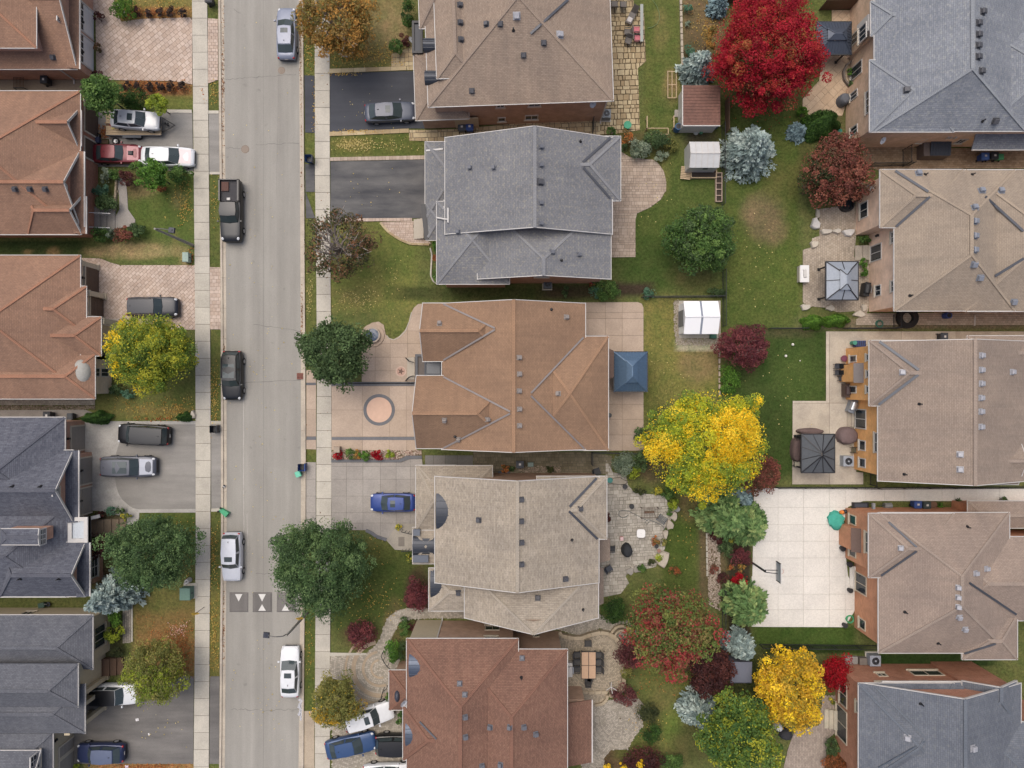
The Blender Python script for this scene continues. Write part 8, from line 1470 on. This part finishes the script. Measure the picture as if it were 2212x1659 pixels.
MB().ring((x+.38, b_.y), .215, .235, 3.04, 3.06, 24).build('rim', plain('rim_orange', (206, 122, 92), .5), o)
for k in range(10): a = 2*math.pi*k/10; MB().bar((x+.38+.22*math.cos(a), b_.y+.22*math.sin(a), 3.04), (x+.38+.14*math.cos(a+.3), b_.y+.14*math.sin(a+.3), 2.62), .015).build('net_cord', WHITE, o)
# fences
def fence(label, pts, h=1.2, mat=None, step=2.4, style='chain', cat='fence', group='garden fences', name='chain_link_fence'):
    mat = mat or plain('fence_black', (40, 42, 44), .6); P = [G(*p) for p in pts]; o = empty(name, P[0], label=label, cat=cat, group=group); wires = MB()
    for a, b_ in zip(P, P[1:]):
        L = (b_-a).length; n_ = max(1, round(L/step)); d = (b_-a)/n_
        for k in range(n_ + (1 if b_ is P[-1] else 0)): q = a + d*k; MB().tube([q, q + Vector((0, 0, h+.06))], .035, 6).build('post', mat, o)
        for z in ((h, .08) if style == 'chain' else (h-.08, .15)): MB().bar(a + Vector((0, 0, z)), b_ + Vector((0, 0, z)), .045, .045).build('rail', mat, o)
        u = d.normalized()
        if style == 'chain':
            st = .2; k = -int(h/st)
            while k*st < L:
                for sg in (1, -1):
                    s0, s1 = k*st, k*st+h; c0, c1 = max(s0, 0), min(s1, L)
                    if c1 > c0: z0, z1 = c0-s0, c1-s0; z0, z1 = (z0, z1) if sg > 0 else (h-z0, h-z1); wires.bar(a+u*c0+Vector((0, 0, z0)), a+u*c1+Vector((0, 0, z1)), .008)
                k += 1
        elif style == 'board':
            nb = int(L/.16)
            for k in range(nb): q = a + u*(k+.5)*L/nb; MB().cbox((q.x, q.y, h/2+random.uniform(-.02, .02)), (.15, .03, h), math.atan2(u.y, u.x)).build('board', BROWNWOOD, o)
        else:
            for k in range(int(L/.13)): q = a + u*(k+.5)*.13; MB().bar(q + Vector((0, 0, .1)), q + Vector((0, 0, h-.05)), .025).build('picket', mat, o)
    if wires.v: wires.build('wire_mesh', mat, o, kind='stuff')
for a in (('black wire fence between the grey-roofed house garden and the lawn', [(1559, 272), (1559, 445)]), ('black wire fence above the white shed along the back lawn', [(1385, 643), (1559, 642)]), ('black wire fence beside the white shed', [(1561, 585), (1561, 705)]), ('black wire fence along the top of the court', [(1674, 1052), (1790, 1052), (1890, 1053), (2212, 1051)]), ('black wire fence below the court lawn', [(1640, 1391), (1900, 1394)]), ('black wire fence beside the mulch bed', [(1560, 1270), (1560, 1420)])): fence(*a)
fence('black iron fence beside the bright green cedars', [T(3,1,0,1182), T(3,1,310,1182)], 1.2, style='picket', name='iron_fence'); fence('black iron fence along the tyre side path', [T(3,1,650,1182), T(3,1,1110,1180)], 1.2, style='picket', name='iron_fence')
fence('black iron gate between the two upper right houses', [T(3,0,1160,1440), T(3,0,1160,1300)], 1.7, style='picket', name='iron_gate', cat='gate'); fence('black iron fence in front of the tan-roofed house corner', [T(3,0,870,1440), T(3,0,1215,1432)], 1.2, style='picket', name='iron_fence'); fence('black iron gate beside the huge tyre', [T(3,1,1080,1175), T(3,1,1080,1065)], 1.5, style='picket', name='iron_gate', cat='gate'); fence('black iron gate at the court side of the orange brick house', [T(3,2,880,868), T(3,2,880,770)], 1.4, style='picket', name='iron_gate', cat='gate')
fence('black iron gate at the end of the top house flagstone path', [T(2,0,693,1160), T(2,0,693,1060)], 1.5, style='picket', name='iron_gate', cat='gate'); fence('black iron gate in the side yard of the brown-roofed house', [T(2,2,685,690), T(2,2,685,590)], 1.4, style='picket', name='iron_gate', cat='gate'); fence('black iron fence along the brown-roofed house patio end', [T(2,2,685,590), T(2,2,1110,596)], 1.2, style='picket', name='iron_fence')
fence('brown wooden board fence at the top edge beside the red maple', [(1769, 22), (1880, 20)], 1.8, BROWNWOOD, style='board', name='wooden_fence'); fence('brown wooden board fence at the top by the small blue spruce', [(1568, 9), (1640, 6)], 1.8, BROWNWOOD, style='board', name='wooden_fence'); fence('brown wooden board fence behind the brown shed', [(1566, 220), (1566, 290)], 1.5, BROWNWOOD, style='board', name='wooden_fence')
# stones along edges
def boulder(label, px, py, rx, ry, h, col=(180, 170, 154), rz=0.0, poly=None):
    c = G(px, py, h*.5); rr = random.Random(int(px*3+py)); n_ = 9; vs_ = []
    for j, (q, z) in enumerate(((1.0, 0), (1.0, h*.6), (.86, h), )): vs_ += [(c.x+rx*S*q*math.cos(2*math.pi*k/n_+rz)*w_, c.y+ry*S*q*math.sin(2*math.pi*k/n_+rz)*w_, z) for k in range(n_) for w_ in [1+.22*math.sin(k*2.3+px)]]
    m = MB(); m.v = vs_; m.f = [(j*n_+k, j*n_+(k+1) % n_, (j+1)*n_+(k+1) % n_, (j+1)*n_+k) for j in range(2) for k in range(n_)] + [tuple(range(2*n_, 3*n_))]
    thing_mesh('edging_stone', m, stone('boulder_%d' % col[0], col, dk(col, 1.08)), label, 'stone', 'edging stones')
for a in (('large pale boulder at the edge of the dark lawn', *T(2,2,1300,1512), 17, 17, .45), ('upper rounded boulder of the lawn edging', *T(2,2,1397,1142), 9, 10, .35), ('middle boulder of the lawn edging', *T(2,2,1362,1217), 8, 11, .35), ('lower boulder of the lawn edging', *T(2,2,1327,1298), 6, 10, .3), ('grey angular boulder at the top of the lawn edging', *T(2,2,1420,1078), 9, 7, .3, (146, 144, 142)), ('flat stone at the bottom of the grey patio', *T(2,2,1085,1600), 10, 8, .2, (160, 154, 144)), ('slab stone at the lower end of the grey patio', *T(2,2,1020,1618), 9, 8, .2, (164, 158, 148)), ('long slab at the top of the grey patio', *T(2,2,915,840), 20, 8, .3, (156, 148, 134)),
          ('white boulder at the paved patio corner', *T(3,1,410,275), 9, 13, .4, (206, 202, 196)), ('flat slab stone left in the paved patio wall', *T(3,1,502,342), 13, 6, .4, (200, 192, 178)), ('flat slab stone in the middle of the paved patio wall', *T(3,1,594,338), 11, 5, .4, (204, 196, 182)), ('flat slab stone right in the paved patio wall', *T(3,1,698,350), 14, 8, .4, (206, 200, 186)), ('square stone block above the white stone table', *T(3,1,400,452), 9, 8, .35, (190, 180, 164)), ('angled slab at the lower left of the paved patio', *T(3,1,325,995), 11, 7, .3, (192, 184, 170)), ('square slab below the grey gazebo', *T(3,1,540,1003), 9, 7, .3, (190, 182, 168)), ('angled slab at the lower right of the paved patio', *T(3,1,790,1055), 13, 7, .3, (196, 186, 170)), ('narrow slab beside the tan-roofed house corner', *T(3,1,828,1000), 6, 9, .3, (190, 180, 166)), ('tall slab stone at the top left of the paved patio', *T(3,1,430,190), 4, 11, .3, (184, 176, 162)),
          ('pale boulder by the top left hedge', *T(0,0,1025,45), 7, 6, .3, (196, 186, 168)), ('smaller pale boulder below it by the hedge', *T(0,0,1070,120), 5, 6, .25, (190, 180, 162)), ('pale block stone beside the small cedar', *T(0,2,1668,265), 5, 9, .4, (196, 194, 188))): boulder(*a)
c = TG(3,1,292,715); o = empty('stone_table', c, label='white stone table on the paved patio edge', cat='table'); MB().box(c.x-.42, c.x+.42, c.y-.8, c.y+.8, .55, .68).build('top', plain('white_stone', (228, 226, 222), .6, var=.04), o); MB().box(c.x-.46, c.x-.42, c.y-.75, c.y+.75, 0, .56).box(c.x-.3, c.x+.3, c.y-.15, c.y+.15, 0, .55).build('base', CONCRETE, o); MB().cbox((c.x, c.y, .75), (.3, .8, .14), .05, .8).build('covered_item', WHITE, o)
def kerbwall(name, label, pts, w_, h, mat, cat='garden wall', piece='coping_stone', group='low garden walls', n_=None):
    P = [G(*p) for p in pts]; o = empty(name, P[0], label=label, cat=cat, group=group)
    for a, b_ in zip(P, P[1:]):
        L = (b_-a).length; k = max(1, round(L/.6))
        for i in range(k): MB().bar(a+(b_-a)*(i/k+.012) + Vector((0, 0, h/2)), a+(b_-a)*((i+1)/k-.012) + Vector((0, 0, h/2+random.uniform(-.01, .01))), w_, h).build(piece, mat, o)
CW = stone('coping', (176, 160, 134), (190, 174, 148))
kerbwall('courtyard_wall', 'curved stone wall round the circular courtyard', TL(2,3,[(405,470),(420,500),(530,525),(600,520),(680,490),(760,475),(830,482),(890,520),(935,580),(960,650),(962,800),(958,950),(900,1005),(835,1015)]), .35, .55, CW)
kerbwall('step_ring', 'outer ring of the stepped terrace above the courtyard', [(T(2,3,945+ 95*math.cos(R(a)), 515-95*math.sin(R(a)))) for a in range(-60, 181, 15)], .22, .4, CW); kerbwall('step_ring', 'inner ring of the stepped terrace above the courtyard', [(T(2,3,945+ 62*math.cos(R(a)), 515-62*math.sin(R(a)))) for a in range(-60, 181, 20)], .18, .55, CW); kerbwall('courtyard_step', 'curved stone step between courtyard and lower patio', [T(2,3,825,1020), T(2,3,815,1060), T(2,3,780,1095), T(2,3,715,1110)], .25, .3, CW); kerbwall('courtyard_sill', 'straight stone sill below the courtyard', [T(2,3,490,1005), T(2,3,825,1000)], .3, .2, CW)
kerbwall('bed_edging', 'stone edging of the top garden bed', [T(2,0,1455,0), T(2,0,1462,300), T(2,0,1470,570)], .22, .22, stone('edge_brick', (178,166,146), (196,184,164)), piece='edging_brick'); kerbwall('bed_edging', 'curved concrete edging beside the clipped hedges', TL(1,1,[(1505,485),(1520,540),(1515,640),(1510,720),(1530,770),(1570,795)]), .14, .15, CONCRETE); kerbwall('lot_kerb', 'pale kerb along the lot line below the white shed', [(1553, 690), (1553.5, 856)], .14, .2, stone('pinkish_kerb', (190,172,156), (200,182,166))); kerbwall('lot_kerb', 'pale edging between pebble strip and dark lawn', [(1524, 1050), (1526, 1150), (1527, 1245)], .12, .15, CONCRETE); kerbwall('bed_edging', 'curved brick edging of the front lawn by the entry pavers', TL(1,1,[(1075,265),(1110,310),(1150,350),(1200,385),(1260,420),(1340,450),(1500,455)]), .2, .12, FLAG, piece='edging_brick'); kerbwall('bed_edging', 'concrete edging of the fountain lawn', TL(1,1,[(1130,1240),(1150,1265),(1190,1278),(1230,1262),(1290,1205),(1325,1120),(1345,1040)]), .08, .1, SETT if False else CONCRETE)
kerbwall('tree_ring', 'pale curved tree ring under the orange street tree', TL(1,0,[(720,465),(750,485),(790,490),(825,475),(842,450)]), .16, .12, CONCRETE); kerbwall('planter_wall', 'half-round stone planter by the top right house', [T(3,0,720+0, 530), T(3,0,670,570), T(3,0,640,630), T(3,0,650,700), T(3,0,690,748)], .16, .4, plain('grey_planter', (128, 118, 108), .8)); kerbwall('front_edge', 'curved grey edging by the beige-roofed house lawn', TL(1,2,[(950,1262),(1000,1285),(1040,1315),(1130,1345)]), .3, .12, DARKSTRIP); kerbwall('bed_edging', 'stone edging beside the front walk bushes on the left', TL(0,0,[(1022,1500),(1010,1659)]) + TL(0,1,[(1010,0),(1000,170)]), .16, .3, CW)
# wooden frames in the back gardens
c = TG(2,0,1377,740); o = empty('timber_rack', c, label='long bare wooden frame lying on the lawn', cat='wooden frame')
for x in (-.4, 0, .4): MB().box(c.x+x-.03, c.x+x+.03, c.y-1.28, c.y+1.28, .25, .31).build('rail', WOOD, o)
for y in (-1.25, -.0, 1.25): MB().box(c.x-.43, c.x+.43, c.y+y-.03, c.y+y+.03, .19, .25).build('crossbar', WOOD, o)
for i, (x0, y0, x1, y1, lb) in enumerate(((1152, 1035, 1152, 1130, 'left post'), (1380, 1030, 1380, 1130, 'right post'))):
    c = TG(2,0,x0,(y0+y1)/2); o = empty('trellis_post', c, label='pale wooden trellis %s by the back bed' % lb, cat='trellis', group='trellis posts'); MB().bar((c.x, c.y-.55, .9), (c.x, c.y+.55, .9), .08).build('beam', WOOD, o)
    for y in (-.5, .5): MB().bar((c.x, c.y+y, 0), (c.x, c.y+y, .9), .07).build('leg', WOOD, o)
A, B = TG(2,0,1170,1108,.5), TG(2,0,1350,1160,.5); o = empty('trellis', A*.5+B*.5 - Vector((0,0,.5)), label='pale wooden rectangular frame behind the back bed bushes', cat='trellis'); MB().bar(A, (B.x, A.y, .5), .06).bar((B.x, A.y, .5), B, .06).bar(B, (A.x, B.y, .5), .06).build('frame', WOOD, o)
for x in (A.x, B.x): MB().bar((x, A.y, 0), (x, A.y, .5), .06).build('leg', WOOD, o)
c = TG(2,0,1497,1500); o = empty('pallet', c, R(-6), 'wooden pallet beside the white greenhouse', 'pallet', None, True)
for k in range(8): MB().box(-.48, .48, -.6+k*.155, -.49+k*.155, .2, .24).build('slat', WOOD, o)
for x in (-.4, 0, .4): MB().box(x-.05, x+.05, -.6, .6, .05, .2).build('bearer', BROWNWOOD, o)
A, B = TG(2,0,1545,1482), TG(2,0,1755,1540); o = empty('raised_bed', (A+B)/2, label='raised timber bed of dark soil below the white greenhouse', cat='raised bed', group='raised beds'); MB().box(A.x, B.x, B.y, A.y, .02, .28).build('soil', plain('dark_soil', (62, 52, 44), .95, var=.3, scale=12), o)
for q in ((A.x-.08, B.x+.08, A.y, A.y+.08), (A.x-.08, B.x+.08, B.y-.08, B.y), (A.x-.08, A.x, B.y, A.y), (B.x, B.x+.08, B.y, A.y)): MB().box(*q, 0, .36).build('plank', WOOD, o)
A, B = TG(2,0,1758,1505), TG(2,1,1803,85); o = empty('raised_bed', (A+B)/2, label='narrow timber planter with pots beside the lot fence', cat='raised bed', group='raised beds'); MB().box(A.x, B.x, B.y, A.y, .02, .2).build('soil', MATS['dark_soil'], o)
for q in ((A.x-.06, B.x+.06, A.y, A.y+.06), (A.x-.06, B.x+.06, B.y-.06, B.y), (A.x-.06, A.x, B.y, A.y), (B.x, B.x+.06, B.y, A.y)): MB().box(*q, 0, .34).build('plank', plain('pink_timber', (190, 168, 150), .8), o)
for k in range(4): MB().box(A.x, B.x, B.y+(A.y-B.y)*(k+.9)/4.5-.03, B.y+(A.y-B.y)*(k+.9)/4.5+.03, .2, .34).build('divider', MATS['pink_timber'], o)
# odds and ends on the right
c = TG(3,1,770,1315); o = empty('toy_crates', c, label='blue and green crates above the orange brick bay', cat='crate'); MB().box(c.x-.45, c.x+.5, c.y-.25, c.y+.3, .05, .7).build('crate', plain('crate_blue', (58, 78, 132), .6), o)
for k in range(5): MB().box(c.x-.4+k*.19, c.x-.28+k*.19, c.y-.2, c.y+.25, .7, .73).build('pocket', plain('crate_navy', (38, 44, 72), .6), o)
MB().cyl((c.x-.55, c.y+.1), .2, .05, .75, 14).build('green_tub', plain('tub_green', (66, 140, 120), .6), o)
c = TG(3,1,648,1500); 
for i, (x, y, lb) in enumerate(((598, 1505, 'upper left'), (635, 1505, 'upper right'), (600, 1560, 'lower left'), (632, 1565, 'middle'), (632, 1612, 'lowest'))): chair('black folding chair, %s of the stack by the orange brick bay' % lb, *T(3,1,x,y), 180, BLACK, DKGREY, .42, 'folding_chair', 'folding chairs by the orange brick bay')
c = TG(3,2,790,1042); o = empty('treadmill', c, label='black treadmill beside the court side wall', cat='treadmill'); MB().box(c.x-.8, c.x+.75, c.y-.32, c.y+.25, .1, .28).build('deck', BLACK, o); MB().box(c.x-.6, c.x+.6, c.y-.2, c.y+.15, .28, .3).build('belt', plain('belt_grey', (70, 74, 84), .8), o); MB().cbox((c.x+.85, c.y, .95), (.2, .6, .3)).build('console', plain('console_grey', (150, 156, 162), .5), o)
for y in (-.28, .22): MB().bar((c.x+.7, c.y+y, .2), (c.x+.85, c.y+y, .9), .06).build('upright', BLACK, o)
c = TG(3,2,1018,1047); o = empty('hose_drum', c, label='galvanised drum beside the treadmill', cat='drum'); m = MB(); m.cyl((0, 0), .28, 0, .7, 18); m.v = [(c.x-.35+v[2], c.y+v[0], .32+v[1]) for v in m.v]; m.build('drum', plain('galvanised', (156, 160, 160), .4, .5), o, smooth=40); MB().bar((c.x-.9, c.y+.05, .35), (c.x-.35, c.y+.05, .35), .05).build('axle', DKGREY, o)
def coil(label, px, py, r, col, turns=5, z=.06):
    c = G(px, py); pts = [(c.x + r*(1-.1*(k/20 % 3))*math.cos(k*.33)*(1+.1*math.sin(k*.9)), c.y + r*(1-.1*(k/20 % 3))*math.sin(k*.33), z+.012*k/8) for k in range(int(turns*19))]
    thing_mesh('garden_hose', MB().tube(pts, .03, 5), plain('hose_%d' % col[1], col, .5), label, 'hose', 'garden hoses', smooth=True)
coil('green coiled hose at the bottom corner of the court', *T(3,3,703,370), .38, (70, 160, 110)); coil('teal hose reel beside the huge tyre', *T(3,1,957,1140), .36, (62, 110, 92), 7)
pts = [TG(2,2,*q, .08) for q in ((1005,1130),(985,1150),(950,1157),(920,1135),(925,1100),(960,1090),(1010,1100),(1080,1135),(1160,1175),(1185,1195),(1165,1213),(1150,1195),(1175,1170),(1230,1190),(1300,1225),(1320,1255),(1310,1330))]; thing_mesh('garden_hose', MB().tube(pts, .03, 5), plain('hose_grey', (92, 98, 98), .5), 'grey hose snaking over the grey stone patio', 'hose', 'garden hoses', smooth=True)
pts = [TG(2,0,*q, .06) for q in ((1215,0),(1250,50),(1272,110),(1275,160),(1255,205),(1215,232),(1170,243))]; thing_mesh('garden_hose', MB().tube(pts, .025, 5), plain('hose_green', (118, 140, 92), .5), 'thin green hose curving over the top lawn', 'hose', 'garden hoses', smooth=True)
c = TG(2,2,945,1332); o = empty('cooler', c, label='small red box on the grey stone patio', cat='box'); MB().box(c.x-.15, c.x+.15, c.y-.17, c.y+.17, .05, .3).build('box', plain('box_red', (200, 92, 92), .6), o); MB().cbox((c.x, c.y, .32), (.32, .36, .05), 0, .9).build('lid', plain('lid_pink', (224, 190, 188), .6), o)
c = TG(2,1,690,795); o = empty('snow_blower', c, label='red machine beside the grey-roofed house', cat='machine'); MB().cbox((c.x, c.y, .4), (.5, .5, .6), .1, .75).build('body', plain('machine_red', (176, 34, 34), .5), o); MB().bar((c.x, c.y-.3, .5), (c.x, c.y-.7, .95), .05).build('handle', BLACK, o); MB().cbox((c.x, c.y+.05, .73), (.22, .22, .1)).build('engine', PLASTIC, o)
for i, (x, y, r, lb) in enumerate(((210, 1318, .13, 'upper'), (150, 1417, .13, 'lower'), (275, 1458, .06, 'smallest'))): c = TG(3,1,x,y); thing_mesh('toy_ball', MB().ball(c + Vector((0, 0, r)), r, 12, 8), plain('ball_white', (236, 232, 220), .6), 'white toy ball on the dark lawn, %s of three' % lb, 'ball', 'white toy balls', smooth=True)
chair('black iron chair against the grey patio wall', *T(2,2,868,1425), 0, BLACK, None, .5); chair('folded dark chair at the bottom of the grey patio', *T(2,2,840,1595), 30, DKGREY, None, .55); chair('black garden chair by the iron gate', *T(2,2,735,755), 20, BLACK, None, .6); chair('brown patio chair beside the pale air conditioner', *T(3,2,745,570), 180, plain('olive_brown', (92, 86, 66), .8), None, .5); chair('dark chair at the lower left of the charcoal gazebo', *T(3,2,250,690), 0, BLACK, plain('cream_seat', (190, 182, 160), .8), .5); chair('dark chair at the upper left of the charcoal gazebo', *T(3,2,268,460), 0, BLACK, None, .45)
c = TG(3,2,630,1105); o = empty('bag', c, label='orange bag with black bundle at the court wall corner', cat='bag'); MB().ball(c + Vector((0, 0, .2)), (.24, .22, .24), 12, 6, -.6).build('orange_bag', plain('bag_orange', (226, 134, 60), .7), o, smooth=True); MB().ball(c + Vector((.3, .08, .22)), (.24, .2, .24), 12, 6, -.6).build('black_bag', PLASTIC, o, smooth=True)
c = TG(3,3,708,720); o = empty('side_step', c, label='grey side entry step by the air conditioner at the bottom right', cat='step'); MB().box(c.x-.6, c.x+.6, c.y-.35, c.y+.35, 0, .3).build('slab', stone('step_grey', (158,154,148), (158,154,148)), o); MB().box(c.x+.7, c.x+1.4, c.y-.35, c.y+.3, 0, .5).build('box', plain('box_brown', (120, 112, 104), .8), o)
c = TG(0,0,50,655); o = empty('steel_tank', c, label='shiny steel smoker between the two uppermost left houses', cat='smoker'); m = MB(); m.cyl((0, 0), .28, 0, 1.9, 18); m.v = [(c.x-1.0+v[2], c.y+v[0], .8+v[1]) for v in m.v]; m.build('drum', CHROME, o, smooth=40)
for x in (-.8, .6): MB().bar((c.x+x, c.y, 0), (c.x+x, c.y, .6), .08).build('leg', BLACK, o)
c = TG(0,0,195,715); o = empty('metal_rack', c, label='dark metal rack beside the steel smoker', cat='rack')
for k in range(8): MB().box(c.x-.5+k*.13, c.x-.46+k*.13, c.y-.7, c.y+.6, .5, .54).build('bar', BROWNWOOD, o)
for y in (-.7, .6): MB().box(c.x-.52, c.x+.5, c.y+y-.03, c.y+y+.03, .46, .56).build('rail', BLACK, o)
for x in (-.5, .48):
    for y in (-.7, .6): MB().bar((c.x+x, c.y+y, 0), (c.x+x, c.y+y, .48), .05).build('leg', BLACK, o)
c = TG(0,3,400,240); o = empty('green_cart', c, label='dark green cart in the side yard of the slate-roofed house', cat='cart'); MB().cbox((c.x-.15, c.y, .35), (.5, .4, .4), .2, 1.15).build('tub', plain('cart_green', (44, 74, 62), .6), o); MB().ring((c.x+.3, c.y), .1, .22, .15, .22, 14).build('wheel', DKGREY, o); MB().bar((c.x+.1, c.y+.1, .5), (c.x+.6, c.y+.2, .8), .04).build('handle', CHROME, o)
for i, (pts, lb) in enumerate(((((1105,640),(1098,660),(1115,700),(1150,750),(1210,795)), 'upper'), (((1140,940),(1112,960),(1100,1000),(1093,1035)), 'lower'))):
    P = [TG(1,3,*q) for q in pts]; o = empty('porch_rail', P[0], label='curved black iron rail at the %s side of the front court steps' % lb, cat='railing', group='curved porch rails'); MB().tube([(p.x, p.y, 1.0) for p in P], .035, 6).build('handrail', BLACK, o)
    for p in P: MB().tube([(p.x, p.y, 0), (p.x, p.y, 1.0)], .025, 5).build('baluster', BLACK, o)
c = TG(1,2,2110,762); o = empty('flower_trough', c, label='grey trough on the side wall of the beige-roofed house', cat='trough'); MB().box(c.x-.2, c.x+.9, c.y-.12, c.y+.12, .05, .3).build('trough', DKGREY, o); MB().box(c.x+.3, c.x+.6, c.y-.08, c.y+.08, .3, .34).build('soil', MATS['dark_soil'], o)
c = TG(2,2,160,693); o = empty('recycling_box', c, label='grey-green recycling box beside the side yard bin', cat='box'); MB().cbox((c.x, c.y, .22), (.5, .38, .36), 0, 1.1).build('tub', plain('box_grey_green', (96, 118, 112), .6), o); MB().box(c.x-.24, c.x+.24, c.y-.17, c.y+.17, .405, .412).build('contents', plain('box_contents', (140, 156, 150), .8), o)
